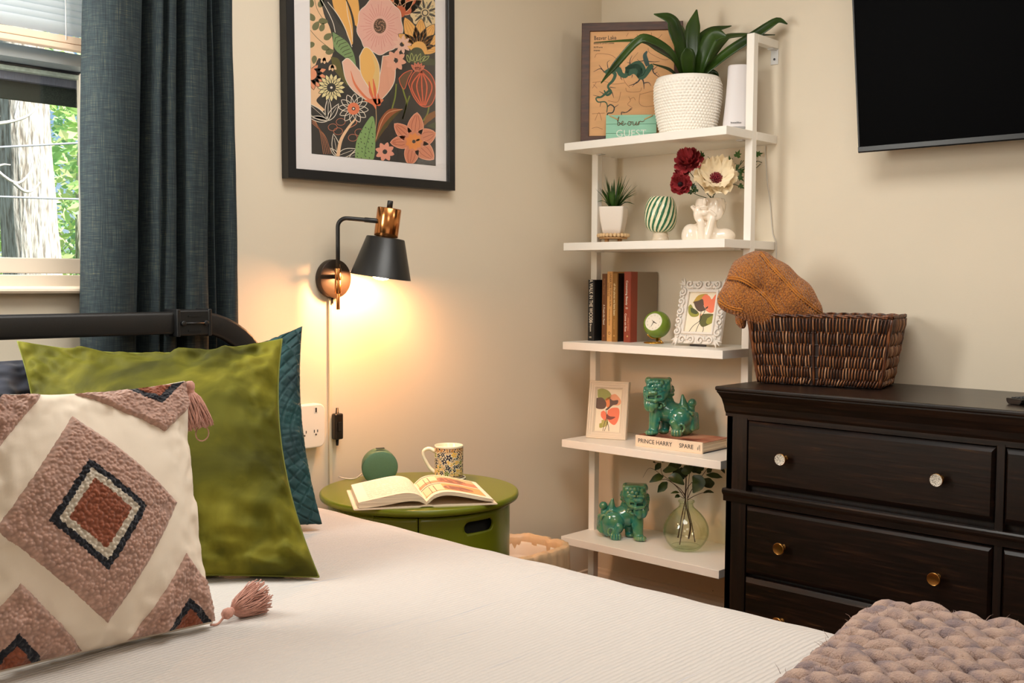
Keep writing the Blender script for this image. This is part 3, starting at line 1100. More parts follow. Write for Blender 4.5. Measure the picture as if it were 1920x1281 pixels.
def binwall(b, prof, sx=1.0, seg=64, wob=0, mat=0):
    v = []
    def fn(u, vv):
        i = vv * (len(prof) - 1); k = int(min(i, len(prof) - 2)); q = i - k
        r = prof[k][0] * (1 - q) + prof[k + 1][0] * q; z = prof[k][1] * (1 - q) + prof[k + 1][1] * q
        a = u * 2 * PI
        w = wob * (noise.noise((math.cos(a) * 6, math.sin(a) * 6, z * 10)) + .5 * noise.noise((math.cos(a) * 15, math.sin(a) * 15, z * 16)))
        rr = sq(r, a) + w
        return (rr * math.cos(a) * sx, rr * math.sin(a), z + w * .8)
    b.grid(fn, seg, (len(prof) - 1) * 4, closed_u=True)


b = MB(); binwall(b, [(.0, .002), (.085, 0), (.088, .004), (.114, .309), (.118, .314), (.115, .316), (.086, .01), (0, .01)], 1.25); b.build('bin_body', m_bin, t)
b = MB(); binwall(b, [(.093, .12), (.112, .26), (.117, .330), (.124, .341), (.136, .336), (.138, .28), (.136, .215)], 1.25, 160, .006)
o = b.build('liner', m_liner, t); disp(o, 'th', type='SOLIDIFY', thickness=.0008)
# ------------------------------------------------------------------ pillows
def pillow_fn(BL, BR, TR, TL, T, pinch=0.07, dent=None, seed=0, wrk=0.006):
    """surface point on a plump cushion spanned by four corners; s = +1 front, -1 back"""
    BL, BR, TR, TL = map(Vector, (BL, BR, TR, TL))
    nrm = ((BR - BL).cross(TL - BL)).normalized()
    ex = (BR - BL); ey = (TL - BL)

    def fn(u, v, s, lift=0.0):
        # u,v in -1..1
        a = u * (1 - pinch * (1 - v * v) * abs(u) ** .5 * 1.0)
        c = v * (1 - pinch * (1 - u * u) * abs(v) ** .5 * (1.0 if v > 0 else 0.12))
        p = (BL * (1 - a) * (1 - c) + BR * (1 + a) * (1 - c) + TR * (1 + a) * (1 + c) + TL * (1 - a) * (1 + c)) * .25
        w = max(0, (1 - u * u)) * max(0, (1 - v * v))
        h = T * w ** .42 * (0.72 + .28 * w)
        # creases running in from the corners and edges
        e = (1 - w) ** 2
        q = wrk * e * (noise.noise((u * 5 + seed, v * 5, 0)) + .6 * noise.noise((u * 11 + seed, v * 11, 2)))
        h += q * min(1, 4 * w ** .5) * 1.6
        if dent:
            h *= 1 - dent * math.exp(-((u) ** 2 + (v - 1) ** 2) * 2.5)
        return p + nrm * (h * s + lift * (1 if s > 0 else -1))
    return fn


def make_pillow(b, fn, n=60):
    def wp(x):
        t = 2 * x - 1
        return math.sin(t * PI / 2)
    for s in (1, -1):
        b.grid(lambda u, v: fn(wp(u) if s > 0 else -wp(u), wp(v), s), n, n)


# ---- green velvet
m_velvet, nt, bs = new_mat('green_velvet')
n1 = N(nt, 'ShaderNodeTexNoise', i_Scale=6.5, i_Detail=5.0, i_Distortion=0.8); nt.links.new(coords(nt), n1.inputs['Vector'])
r = ramp(nt, [(0.33, srgb(52, 52, 4)), (0.5, srgb(82, 80, 8)), (0.68, srgb(122, 116, 30))])
nt.links.new(n1.outputs[0], r.inputs[0]); nt.links.new(r.outputs[0], bs.inputs['Base Color'])
bs.inputs['Roughness'].default_value = 0.75; bs.inputs['Sheen Weight'].default_value = 0.14; bs.inputs['Sheen Roughness'].default_value = 0.35
bs.inputs['Sheen Tint'].default_value = srgb(206, 206, 90)
bs.inputs['Specular IOR Level'].default_value = 0.2
n2 = N(nt, 'ShaderNodeTexNoise', i_Scale=160.0, i_Detail=2.0); nt.links.new(coords(nt), n2.inputs['Vector']); bump(nt, bs, n2.outputs[0], 0.15, 0.001)
m_velpipe = M('velvet_edge', srgb(112, 116, 34), 0.7)

GO = Vector((-2.04, -0.60, BED_Z))


def rel(o, *ps):
    return [Vector(p) - o for p in ps]


t = thing('velvet_cushion', 'large plain moss green velvet cushion standing behind the white tufted cushion', 'cushion', GO)
cs = rel(GO, (-2.243, -0.486, .620), (-1.879, -0.866, .620), (-1.765, -0.592, 1.032), (-2.140, -0.222, 1.025))
fg = pillow_fn(*cs, 0.088, 0.125, 0.2, 3, .020)
b = MB(); make_pillow(b, fg, 80); b.build('cover', m_velvet, t)
b = MB()
ring = [(-1 + 2 * i / 40, -1) for i in range(40)] + [(1, -1 + 2 * i / 40) for i in range(40)] + [(1 - 2 * i / 40, 1) for i in range(40)] + [(-1, 1 - 2 * i / 40) for i in range(40)]
b.tube([fg(math.sin(u * PI / 2), math.sin(v * PI / 2), 1) for u, v in ring], .0017, 6, closed=True); b.build('seam_edge', m_velpipe, t)

# ---- teal quilted pillow sham
m_teal, nt, bs = new_mat('teal_velvet')
n1 = N(nt, 'ShaderNodeTexNoise', i_Scale=9.0, i_Detail=4.0); nt.links.new(coords(nt), n1.inputs['Vector'])
r = ramp(nt, [(0.35, srgb(6, 40, 44)), (0.65, srgb(18, 66, 66))]); nt.links.new(n1.outputs[0], r.inputs[0]); nt.links.new(r.outputs[0], bs.inputs['Base Color'])
bs.inputs['Roughness'].default_value = 0.7; bs.inputs['Sheen Weight'].default_value = 0.15; bs.inputs['Sheen Tint'].default_value = srgb(90, 160, 150)
TO = Vector((-1.76, -0.34, BED_Z))
t = thing('quilted_pillow', 'dark teal quilted velvet pillow tucked behind the green velvet cushion', 'pillow', TO)
cs = rel(TO, (-2.10, -0.330, .64), (-1.641, -0.5566, .628), (-1.563, -0.380, 1.046), (-2.02, -0.170, .90))
ft = pillow_fn(*cs, 0.070, 0.085, None, 8, .008)


def quilt(u, v, s):
    # radiating and ringed channels pressed into the cloth
    cx, cy = 1.35, -.1
    rr = math.hypot(u - cx, (v - cy)); aa = math.atan2(v - cy, u - cx)
    k = min(abs(math.sin(rr * 32 + .6 * math.sin(aa * 3))), abs(math.sin(aa * 26)))
    return ft(u, v, s, -0.0038 * math.exp(-(k / .26) ** 2))


b = MB()
b.grid(lambda u, v: quilt(math.sin((2 * u - 1) * PI / 2), math.sin((2 * v - 1) * PI / 2), 1), 240, 240)
b.grid(lambda u, v: ft(-math.sin((2 * u - 1) * PI / 2), math.sin((2 * v - 1) * PI / 2), -1), 40, 40)
b.build('cover', m_teal, t)

# ---- navy pillow at the far left
VO = Vector((-2.45, -0.30, BED_Z))
t = thing('navy_pillow', 'navy blue gathered pillow leaning on the headboard at the left', 'pillow', VO)
cs = rel(VO, (-2.80, -0.42, .64), (-2.18, -0.40, .64), (-2.070, -0.205, .985), (-2.80, -0.215, 1.012))
fn_ = pillow_fn(*cs, 0.075, 0.04, None, 14, .01)


def gath(u, v, s):
    edge = min(1 - abs(v), 1 - abs(u))
    return fn_(u, v, s, .009 * math.sin(u * 26 + 2 * v) * max(0, min(1, edge * 4)) * max(0, 1 - edge * 1.2))


b = MB(); make_pillow(b, gath, 110); b.build('cover', m_velnavy, t)

# ---- white cushion with tufted diamonds
m_canvas = M('cream_canvas', srgb(222, 208, 190), 0.9, bmp=0.25, bscale=900, bdist=0.0004, var=0.03, vscale=14)
m_tuft = M_attr('tufted_wool', 0.95, sheen=0.2)
m_tassel = M('tassel_yarn', srgb(190, 140, 124), 0.9, sheen=0.2, var=0.18, vscale=220)
WO = Vector((-2.31, -0.95, BED_Z))
t = thing('tufted_cushion', 'white square cushion with tufted pink diamonds and corner tassels at the front left', 'cushion', WO)
WBL, WBR, WTR, WTL = (-2.500, -0.935, .619), (-2.1475, -0.9565, .619), (-2.119, -0.830, .986), (-2.452, -0.830, .991)
cs = rel(WO, WBL, WBR, WTR, WTL)
fw_ = pillow_fn(*cs, 0.078, 0.060, 0.1, 21, .010)
b = MB(); make_pillow(b, fw_, 90); b.build('cover', m_canvas, t)
PINK, BLK, WHT, RUST = srgb(192, 154, 138), srgb(26, 28, 38), srgb(212, 200, 182), srgb(150, 84, 58)
WCELL = {}


def tuft(name, center, hw, hh, rings, res, shear=0.0):
    """raised loop pile over a diamond of the cushion; rings = (size, colour) from the outside in"""
    b = MB()
    cu, cv = center
    n = res
    def d(u, v):
        return abs(u - cu - shear * (v - cv)) / hw + abs(v - cv) / hh

    def surf(i, j):
        v = cv + hh * (2 * j - 1); u = cu + hw * (2 * i - 1) + shear * (v - cv)
        uu = max(-1, min(1, u)); vv = max(-1, min(1, v))
        k = d(u, v)
        w = .012 * noise.noise((u * 30, v * 30, 5))
        edge = max(0, min(1, (1 - k + w) * 14))
        # loop pile
        q = fw_(uu, vv, 1)
        f1 = noise.voronoi(q * 190)[0][0]
        lift = .0006 + edge * (.0075 + .0050 * (1 - min(1, f1 * 1.35)) + .0014 * noise.noise(q * 90)) if edge > 0 else -.002
        return fw_(uu, vv, 1, lift)

    def keep(i, j):
        v = cv + hh * (2 * j - 1); u = cu + hw * (2 * i - 1) + shear * (v - cv)
        return d(u, v) < 1.02 and abs(u) < .985 and abs(v) < .985

    def colf(i, j):
        v = cv + hh * (2 * j - 1); u = cu + hw * (2 * i - 1) + shear * (v - cv)
        k = d(u, v) + .02 * noise.noise((u * 40, v * 40, 1))
        c = rings[0][1]
        for s_, cc in rings:
            if k < s_:
                c = cc
        q = fw_(max(-1, min(1, u)), max(-1, min(1, v)), 1)
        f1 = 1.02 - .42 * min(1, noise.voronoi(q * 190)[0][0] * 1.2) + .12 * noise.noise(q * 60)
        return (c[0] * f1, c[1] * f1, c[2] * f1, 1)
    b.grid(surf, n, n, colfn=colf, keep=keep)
    return b.build(name, m_tuft, t)


ARC = lambda x: math.asin(max(-1, min(1, x))) * 2 / PI
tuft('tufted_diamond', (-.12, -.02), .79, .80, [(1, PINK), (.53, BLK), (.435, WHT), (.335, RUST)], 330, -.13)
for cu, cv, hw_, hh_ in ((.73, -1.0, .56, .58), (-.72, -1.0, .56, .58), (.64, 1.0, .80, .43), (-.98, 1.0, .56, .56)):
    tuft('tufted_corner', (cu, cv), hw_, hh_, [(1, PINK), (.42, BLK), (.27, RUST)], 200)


def tassel(parent, top, dirn, L, wid, seed, curl=0.0):
    rr = random.Random(seed)
    top = Vector(top); dirn = Vector(dirn).normalized()
    m = dirn.to_track_quat('Z', 'Y').to_matrix().to_4x4(); m.translation = top
    b = MB()
    b.lathe([(0, 0), (.006, .001), (.009, .006), (.0085, .013), (.0055, .018), (.0055, .0195)], 14, 0, True, None, m)
    k = Vector((0, 0, .017))
    b.lathe([(.0062, .016), (.0066, .018), (.0062, .020)], 12, 0, True, None, m)
    for i in range(230):
        a = rr.uniform(0, 2 * PI); q = math.sqrt(rr.uniform(0.05, 1))
        e = wid * q
        ln = L * rr.uniform(.88, 1.03)
        pts = []
        for s_ in range(6):
            x = s_ / 5
            rad = .004 * (1 - x) * q + e * (x ** .55)
            ca = a + .25 * math.sin(x * 3 + i)
            p = Vector((rad * math.cos(ca) + curl * x * x, rad * math.sin(ca), .018 + (ln - .018) * x))
            pts.append(m @ p)
        b.tube(pts, .0011, 4)
    return b.build('tassel', m_tassel, parent)


ctr, cbr = cs[2], cs[1]
tassel(t, ctr + Vector((.003, -.006, .000)), (.16, -.10, -1), .078, .0255, 1)
b = MB(); b.tube([ctr + Vector((.024 + .012 * math.cos(a), -.012, -.088 + .012 * math.sin(a))) for a in [2 * PI * i / 16 for i in range(16)]], .0011, 6, closed=True); b.build('tassel_loop', m_tassel, t)
b = MB(); b.tube(spline([cbr + Vector((-.004, 0, -.002)), cbr + Vector((.010, .002, -.004)), cbr + Vector((.024, .004, .006))], 8), .002, 6); b.build('tassel_cord', m_tassel, t)
tassel(t, cbr + Vector((.020, .004, .006)), (.86, .10, .16), .078, .0290, 2)
b = MB(); b.tube([cs[3] + Vector((.028 + .008 * math.cos(a), -.004, .004 + .010 * math.sin(a))) for a in [2 * PI * i / 16 for i in range(16)]], .0018, 6, closed=True); b.build('tassel_loop', m_tassel, t)

# ------------------------------------------------------------------ chunky knitted throw
m_yarn, nt, bs = new_mat('chunky_yarn')
n1 = N(nt, 'ShaderNodeTexNoise', i_Scale=34.0, i_Detail=3.0); nt.links.new(coords(nt), n1.inputs['Vector'])
r = ramp(nt, [(0.36, srgb(132, 114, 114)), (0.52, srgb(166, 140, 128)), (0.68, srgb(182, 154, 138))]); nt.links.new(n1.outputs[0], r.inputs[0]); nt.links.new(r.outputs[0], bs.inputs['Base Color'])
bs.inputs['Roughness'].default_value = 0.95; bs.inputs['Sheen Weight'].default_value = 0.12; bs.inputs['Sheen Roughness'].default_value = 0.5
n2 = N(nt, 'ShaderNodeTexNoise', i_Scale=420.0, i_Detail=3.0); nt.links.new(coords(nt), n2.inputs['Vector']); bump(nt, bs, n2.outputs[0], 0.8, 0.003)
KO = Vector((-1.80, -1.98, BED_Z))
t = thing('chunky_throw', 'thick dusty pink chunky knit throw across the foot of the bed', 'blanket', KO)
rr = random.Random(4)


def throw_surf(a, c):
    """a along the bed width (0 at the right edge, growing to the left), c from the folded edge (0) to the foot"""
    ang = math.radians(8)
    x0, y0 = -1.395, -1.700
    dx, dy = -math.cos(ang), -math.sin(ang)
    x = x0 + dx * a + .12 * dy * 0
    y = y0 + dy * a * 1.0 - c
    z = BED_Z + .036 + .006 * fbm(a * 5, c * 5, 2)
    if a < .045:                                   # turns down over the side of the bed
        q = (.045 - a) / .045
        z -= .040 * q * q
    if c < .075:
        z += .004 * math.sin(c / .075 * PI)
    return Vector((x, y, z)) - KO


def stitch(b, p, d, side, up, L, r):
    pts = []; rad = []
    for k in range(9):
        x = k / 8 * 2 - 1
        pts.append(p + d * (x * L * .62) + up * (.012 * (1 - x * x) - .011 * abs(x) ** 3) + side * (.005 * math.sin(x * 2.2)))
        rad.append(r * (1 - .55 * abs(x) ** 2.6))
    b.tube(pts, rad, 9)


fz = MB()


def fuzz(p, n, spread):
    for i in range(n):
        a = rr.uniform(0, 2 * PI); e = rr.uniform(-.2, 1.2)
        d = Vector((math.cos(a) * math.cos(e), math.sin(a) * math.cos(e), math.sin(e)))
        q = p + Vector((rr.uniform(-spread, spread), rr.uniform(-spread, spread), .010)) + d * .010
        L = rr.uniform(.005, .014)
        fz.tube([q, q + d * L * .5 + Vector((0, 0, .001)), q + d * L + Vector((rr.uniform(-.004, .004), rr.uniform(-.004, .004), 0))], [.00042, .00036, .00012], 3, cap=False)


PA, PC = .0270, .0600
for j in range(18):                       # rows of long stitches lie along the bed, offset by half a stitch
    b = MB()
    for i in range(-1, 9):
        a = j * PA + rr.uniform(-.003, .003) - .012
        c = .085 + (i + (.5 if j % 2 else 0)) * PC * .86 + rr.uniform(-.004, .004)
        if c < .06:
            continue
        p = throw_surf(a, c)
        d = (throw_surf(a, c + .01) - throw_surf(a, c - .01)).normalized()
        s_ = Vector((-1, 0, 0)); up = s_.cross(d); up = up if up.z > 0 else -up
        d2 = (d + s_ * (rr.uniform(-.10, .10) + (.22 if j % 2 else -.22))).normalized()
        stitch(b, p, d2, s_, up, PC * 1.02 * rr.uniform(.92, 1.08), .0152 * rr.uniform(.9, 1.1))
        if a < .5:
            fuzz(p, 14, .022)
    stuff(b.build('yarn_row', m_yarn, t))
for j in range(3):                        # border loops round the folded edge
    b = MB()
    for i in range(0, 42):
        a = -.02 + i * .034 + rr.uniform(-.003, .003)
        if a > 1.4: continue
        base = throw_surf(a, .0)
        ph = (-.30, .42, 1.12)[j]
        p = base + Vector((0, -.034 + .034 * math.cos(ph + PI / 2) * -1 * -1, 0)) * 0
        cy = -.030; rad = .029
        ang = (2.75, 2.0, 1.2)[j] + rr.uniform(-.12, .12)
        p = Vector((base.x, base.y + cy - rad * math.cos(ang) * -1 * -1, base.z - .032 + rad * math.sin(ang)))
        up = Vector((0, -math.cos(ang) * -1 * -1, math.sin(ang)))
        tang = Vector((-.42, math.sin(ang), math.cos(ang) * .9)).normalized()
        stitch(b, p, tang, Vector((1, 0, 0)), up, .050, .0142 * rr.uniform(.9, 1.1))
        if a < .6:
            fuzz(p, 6, .016)
    stuff(b.build('border_row', m_yarn, t))
stuff(fz.build('fuzz', m_yarn, t))
b = MB(); b.grid(lambda u, v: throw_surf(-.02 + u * 1.45, .02 + v * .52) + Vector((0, 0, -.016)), 60, 24); b.build('ground_layer', m_yarn, t)
# ------------------------------------------------------------------ painter for flat prints
class Painter:
    """flat shapes laid on a print; every shape keeps its own layer a hair above the one below"""
    def __init__(s, mp, step=0.00006, dy=-1):
        s.b = MB(); s.mp = mp; s.step = step; s.dy = dy

    def poly(s, pts, col, layer):
        P = [s.mp(x, y) for x, y in pts]
        s.b.add([(x, s.dy * layer * s.step, z) for x, z in P], [tuple(range(len(P)))], 0, False, col)

    def line(s, pts, w, col, layer):
        n = len(pts)
        L, Rr = [], []
        for i, (x, y) in enumerate(pts):
            x0, y0 = pts[max(0, i - 1)]; x1, y1 = pts[min(n - 1, i + 1)]
            dx, dy = x1 - x0, y1 - y0
            q = math.hypot(dx, dy) or 1
            ww = w[i] if isinstance(w, (list, tuple)) else w
            L.append((x - dy / q * ww / 2, y + dx / q * ww / 2)); Rr.append((x + dy / q * ww / 2, y - dx / q * ww / 2))
        P = [s.mp(x, y) for x, y in L + Rr]
        s.b.add([(x, s.dy * layer * s.step, z) for x, z in P], [(i, i + 1, n + i + 1, n + i) for i in range(n - 1)], 0, False, col)

    def curve(s, pts, w, col, layer, n=16):
        c = [(p.x, p.y) for p in spline([(x, y, 0) for x, y in pts], n)]
        if isinstance(w, (list, tuple)):
            w = [interp(i / n, [k / (len(w) - 1) for k in range(len(w))], w) for i in range(n + 1)]
        s.line(c, w, col, layer)

    def blob(s, pts, col, layer, n=40, out=None, ow=4):
        q = list(pts) + [pts[0]]
        c = [(p.x, p.y) for p in spline([(x, y, 0) for x, y in q], n)][:-1]
        if out:
            s.line(c + [c[0]], ow, out, layer + .5)
        s.poly(c, col, layer)

    def disc(s, x, y, r, col, layer, ry=None, n=20, wob=0, k=0):
        ry = ry or r
        s.poly([(x + r * math.cos(a) * (1 + wob * math.sin(k * a)), y + ry * math.sin(a) * (1 + wob * math.sin(k * a))) for a in [2 * PI * i / n for i in range(n)]], col, layer)

    def petal(s, x, y, ang, L, w, col, layer, out=None, ow=4, base=0.0, vein=None, point=0.0):
        ca, sa = math.cos(ang), math.sin(ang)
        pts = []
        for i in range(13):
            t = i / 12
            h = w / 2 * math.sin(PI * t ** (.8 if point >= 0 else 1.3)) ** (.7 + point)
            pts.append((base + L * t, h))
        full = pts + [(a, -c) for a, c in pts[::-1][1:-1]]
        P = [(x + a * ca - c * sa, y + a * sa + c * ca) for a, c in full]
        if out:
            s.line(P + [P[0]], ow, out, layer + .5)
        s.poly(P, col, layer)
        if vein:
            for f in (-.5, 0, .5):
                s.line([(x + (base + L * t) * ca - f * w * .5 * math.sin(PI * t) * sa, y + (base + L * t) * sa + f * w * .5 * math.sin(PI * t) * ca) for t in (.15, .3, .5, .7, .9)], ow * .7, vein, layer + .6)

    def daisy(s, x, y, r, n, col, layer, cc, cr, out=None, w=.5, a0=0.0, sy=1.0, ow=4, vein=None, r0=0.2):
        for i in range(n):
            s.petal(x, y, a0 + 2 * PI * i / n, r * (1 - r0), r * w, col, layer + .3 * (i % 2), out, ow, r * r0, vein)
        s.disc(x, y, cr, cc, layer + 1.5)


m_print = M_attr('printed_paper', 0.55)
m_mat = M('mat_board', srgb(246, 240, 238), 0.7)
m_frameblk = M('black_frame', srgb(22, 22, 23), 0.35, bmp=0.1, bscale=200)
m_pglass, nt, bs = new_mat('picture_glass')
nt.nodes.remove(bs)
tr = N(nt, 'ShaderNodeBsdfTransparent'); gl = N(nt, 'ShaderNodeBsdfGlossy'); gl.inputs['Roughness'].default_value = 0.01
gm = N(nt, 'ShaderNodeNewGeometry'); mr = N(nt, 'ShaderNodeMapRange'); mr.inputs[3].default_value = 1.45; mr.inputs[4].default_value = 1 / 1.45; nt.links.new(gm.outputs['Backfacing'], mr.inputs[0])
fr = N(nt, 'ShaderNodeFresnel'); nt.links.new(mr.outputs[0], fr.inputs[0]); mx = N(nt, 'ShaderNodeMixShader')
nt.links.new(fr.outputs[0], mx.inputs[0]); nt.links.new(tr.outputs[0], mx.inputs[1]); nt.links.new(gl.outputs[0], mx.inputs[2]); nt.links.new(mx.outputs[0], nt.nodes['Material Output'].inputs[0])


def frame_bars(b, w, h, fw, y0, y1, x0=0, z0=0, prof=None, bev=.0015):
    """mitred frame bars; prof = (across, y) section from the outside in"""
    prof = prof or [(0, y1), (0, y0 + bev), (bev, y0), (fw - bev, y0), (fw, y0 + bev), (fw, y1)]
    cor = [(x0, z0, 1, 1), (x0 + w, z0, -1, 1), (x0 + w, z0 + h, -1, -1), (x0, z0 + h, 1, -1)]
    v = []
    for cx, cz, sx, sz in cor:
        for d, y in prof:
            v.append((cx + sx * d, y, cz + sz * d))
    q = len(prof)
    f = []
    for k in range(4):
        n = (k + 1) % 4
        for i in range(q):
            j = (i + 1) % q
            f.append((k * q + i, n * q + i, n * q + j, k * q + j))
    return b.add(v, f)


# ---------------------------------------------------------------- framed floral print
t = thing('framed_floral_print', 'large black framed print of orange and pink flowers on the window wall', 'picture', (-1.335, 0, 1.424), 0, None, 0, -math.radians(.55))
b = MB(); frame_bars(b, .610, .914, .026, -.032, -.002, -.0195, -.002); b.build('frame', m_frameblk, t, recalc=True)
b = MB(); b.box(.004, .570, -.018, -.004, .018, .890); b.build('mat', m_mat, t)
H7 = [0.000427635, -2.39546e-06, 0.0586144, 3.17451e-05, -0.000354479, 0.477225, -0.000109028, -6.51913e-06]


def art_map(x, y):
    q = H7[6] * x + H7[7] * y + 1
    X = (H7[0] * x + H7[1] * y + H7[2]) / q; Z = (H7[3] * x + H7[4] * y + H7[5]) / q
    return max(.0655, min(.5215, X)), max(.0690, min(.84, Z))


p = Painter(art_map)
DK = srgb(62, 58, 53); PE = srgb(246, 202, 158); OR = srgb(244, 182, 100); PK = srgb(240, 184, 166); GR = srgb(132, 158, 104)
DG = srgb(78, 82, 56); CO = srgb(236, 132, 92); WH = srgb(244, 232, 212); CR = srgb(238, 222, 164); SA = srgb(224, 142, 108); BR = srgb(160, 92, 56)
p.poly([(0, -700), (1000, -700), (1000, 1300), (0, 1300)], DK, 0)
p.blob([(10, -700), (90, -300), (110, 60), (170, 230), (190, 380), (150, 470), (80, 440), (14, 470)], PE, 1)
p.blob([(15, 560), (60, 640), (100, 700), (60, 760), (120, 830), (20, 820)], PE, 1)
p.blob([(180, 0), (200, 80), (270, 200), (310, 330), (340, 330), (350, 200), (385, 220), (380, 0), (300, -180)], OR, 2, out=DK)
p.blob([(150, -60), (400, -60), (420, -500), (140, -500)], OR, 1.5)
p.curve([(270, -40), (320, 80), (345, 200), (340, 330)], [6, 14, 18, 6], DK, 3)
p.curve([(290, 20), (300, 120), (325, 230), (335, 320)], 4, WH, 3)
p.curve([(90, -20), (150, 90), (190, 180), (260, 260), (320, 350)], [20, 56, 62, 56, 10], srgb(74, 70, 64), 3)
p.curve([(90, -20), (150, 90), (190, 180), (205, 250)], 5, WH, 4); p.curve([(150, 20), (220, 110), (280, 220), (330, 360)], 5, WH, 4)
p.blob([(185, 245), (240, 280), (300, 330), (345, 420), (355, 520), (290, 450), (200, 370)], GR, 4)
for i in range(7):
    p.line([(205 + i * 18, 290 + i * 24), (265 + i * 12, 270 + i * 26)], 5, DG, 5); p.line([(205 + i * 18, 290 + i * 24), (200 + i * 14, 320 + i * 20)], 5, DG, 5)
for x, y, a, L in ((50, 160, -2.2, 70), (40, 230, -1.0, 78), (80, 160, 0.1, 74), (95, 240, -1.2, 66), (50, 330, 2.8, 70), (120, 300, -.6, 76), (100, 355, .3, 66), (130, 400, -.2, 70), (50, 420, 1.7, 64), (30, 60, -1.8, 80), (85, 60, -1.1, 70), (30, -20, -2, 80), (90, -60, -.8, 80), (40, -160, -1.6, 90)):
    p.petal(x, y, a, L, L * .62, srgb(122, 120, 82), 3)
p.curve([(18, 230), (70, 290), (140, 350), (190, 390)], 4, srgb(120, 104, 76), 2.5)
p.curve([(30, -200), (60, 40), (120, 160)], 4, srgb(120, 104, 76), 2.5)
for x, y in ((120, 465), (180, 520)):
    for a in (.9, 1.5, 2.1): p.petal(x, y - 30, a, 50, 26, PE, 3)
p.blob([(170, 430), (230, 450), (260, 540), (300, 650), (250, 600), (190, 520)], srgb(104, 98, 54), 2)
for a in (.2, .6, 1.0, 1.4, -.3): p.petal(20, 560, a, 120, 50, srgb(240, 158, 118), 3, DK, 4)
p.disc(20, 560, 44, srgb(240, 158, 118), 3.8)
for a in (-.9, -.5, -.1): p.petal(18, 560, a, 90, 40, srgb(240, 158, 118), 3, DK, 4)
p.poly([(540 + 168 * math.cos(a) * (1 + .035 * math.sin(9 * a)), 205 + 208 * math.sin(a) * (1 + .035 * math.sin(9 * a))) for a in [2 * PI * i / 72 for i in range(72)]], PK, 6)
p.line([(540 + 170 * math.cos(a) * (1 + .035 * math.sin(9 * a)), 205 + 210 * math.sin(a) * (1 + .035 * math.sin(9 * a))) for a in [2 * PI * i / 72 for i in range(73)]], 4, WH, 6.5)
for i in range(34):
    a = 2 * PI * i / 34; p.line([(540 + 62 * math.cos(a), 205 + 76 * math.sin(a)), (540 + (110 + 40 * (i % 3) / 2) * math.cos(a), 205 + (140 + 46 * (i % 3) / 2) * math.sin(a))], 4, srgb(226, 152, 140), 7)
p.disc(540, 205, 47, srgb(112, 84, 66), 8, 56)
for i in range(46):
    a = i * 2.4; q = math.sqrt(i / 46); p.disc(540 + 40 * q * math.cos(a), 205 + 48 * q * math.sin(a), 4, srgb(206, 160, 130) if i % 2 else srgb(50, 40, 36), 9, n=6)
# red blossom at the top
for a, L in ((-2.6, 190), (-2.1, 200), (-1.57, 220), (-1.0, 200), (-.5, 190)): p.petal(690, 110, a, L, 90, srgb(206, 104, 66), 5, srgb(246, 190, 150), 4)
p.disc(690, 100, 46, srgb(206, 104, 66), 5.8)
p.curve([(690, 40), (695, 120), (690, 300)], 7, srgb(120, 60, 40), 4)
p.disc(880, 110, 108, srgb(236, 208, 158), 5, 112, n=60, wob=.05, k=11)
for i in range(18):
    a = 2 * PI * i / 18; p.petal(880, 108, a, 50 + 20 * (i % 2), 13, DK if i % 2 else srgb(244, 226, 180), 6, DK, 3, 30)
p.disc(880, 110, 25, DK, 7); p.disc(880, 110, 17, srgb(230, 206, 160), 8)
# orange lily at the right
for a, L, w in ((-1.98, 260, 105), (-1.48, 230, 100), (-1.0, 220, 100), (-.55, 190, 90), (-2.5, 190, 90), (.05, 150, 80)):
    p.petal(830, 380, a, L, w, OR, 7, DK, 4, 0, srgb(196, 130, 60))
p.disc(830, 385, 62, OR, 7.8)
p.blob([(760, 400), (800, 370), (850, 380), (890, 440), (960, 470), (960, 500), (880, 500), (740, 470)], DG, 8)
for i in range(6): p.petal(760 + i * 20, 480 - (i % 2) * 10, -1.9 + .25 * i, 60, 20, DG, 9, srgb(190, 196, 120), 4)
p.daisy(705, 345, 72, 9, srgb(244, 196, 174), 9, DK, 10, None, .36)
# big tulip
p.blob([(255, 470), (300, 445), (370, 520), (460, 640), (510, 760), (440, 760), (340, 690), (280, 600)], srgb(244, 192, 166), 9, out=WH, ow=5)
p.blob([(560, 430), (640, 440), (650, 600), (600, 700), (520, 770), (510, 690), (540, 560)], srgb(236, 170, 140), 9, out=WH, ow=5)
p.blob([(385, 430), (425, 365), (475, 390), (530, 500), (530, 640), (500, 740), (450, 660), (395, 560)], srgb(246, 190, 108), 10, out=WH, ow=5)
p.blob([(470, 400), (525, 510), (525, 640), (500, 730), (480, 620), (500, 520)], srgb(240, 200, 130), 11)
p.curve([(318, 540), (350, 640), (420, 730), (470, 760)], [4, 16, 18, 6], CO, 11)
for x, y in ((455, 620), (485, 600), (520, 710)): p.curve([(x, y), (x + 12, y + 80), (505, 790)], [6, 22, 10], srgb(232, 116, 78), 12)
p.blob([(415, 760), (470, 750), (560, 755), (540, 785), (510, 800), (505, 830), (480, 795)], CO, 12)
p.curve([(505, 810), (508, 900), (500, 1000)], 6, srgb(190, 160, 120), 8)
p.daisy(655, 465, 82, 8, srgb(242, 176, 148), 12, DK, 13, None, .5, .2)
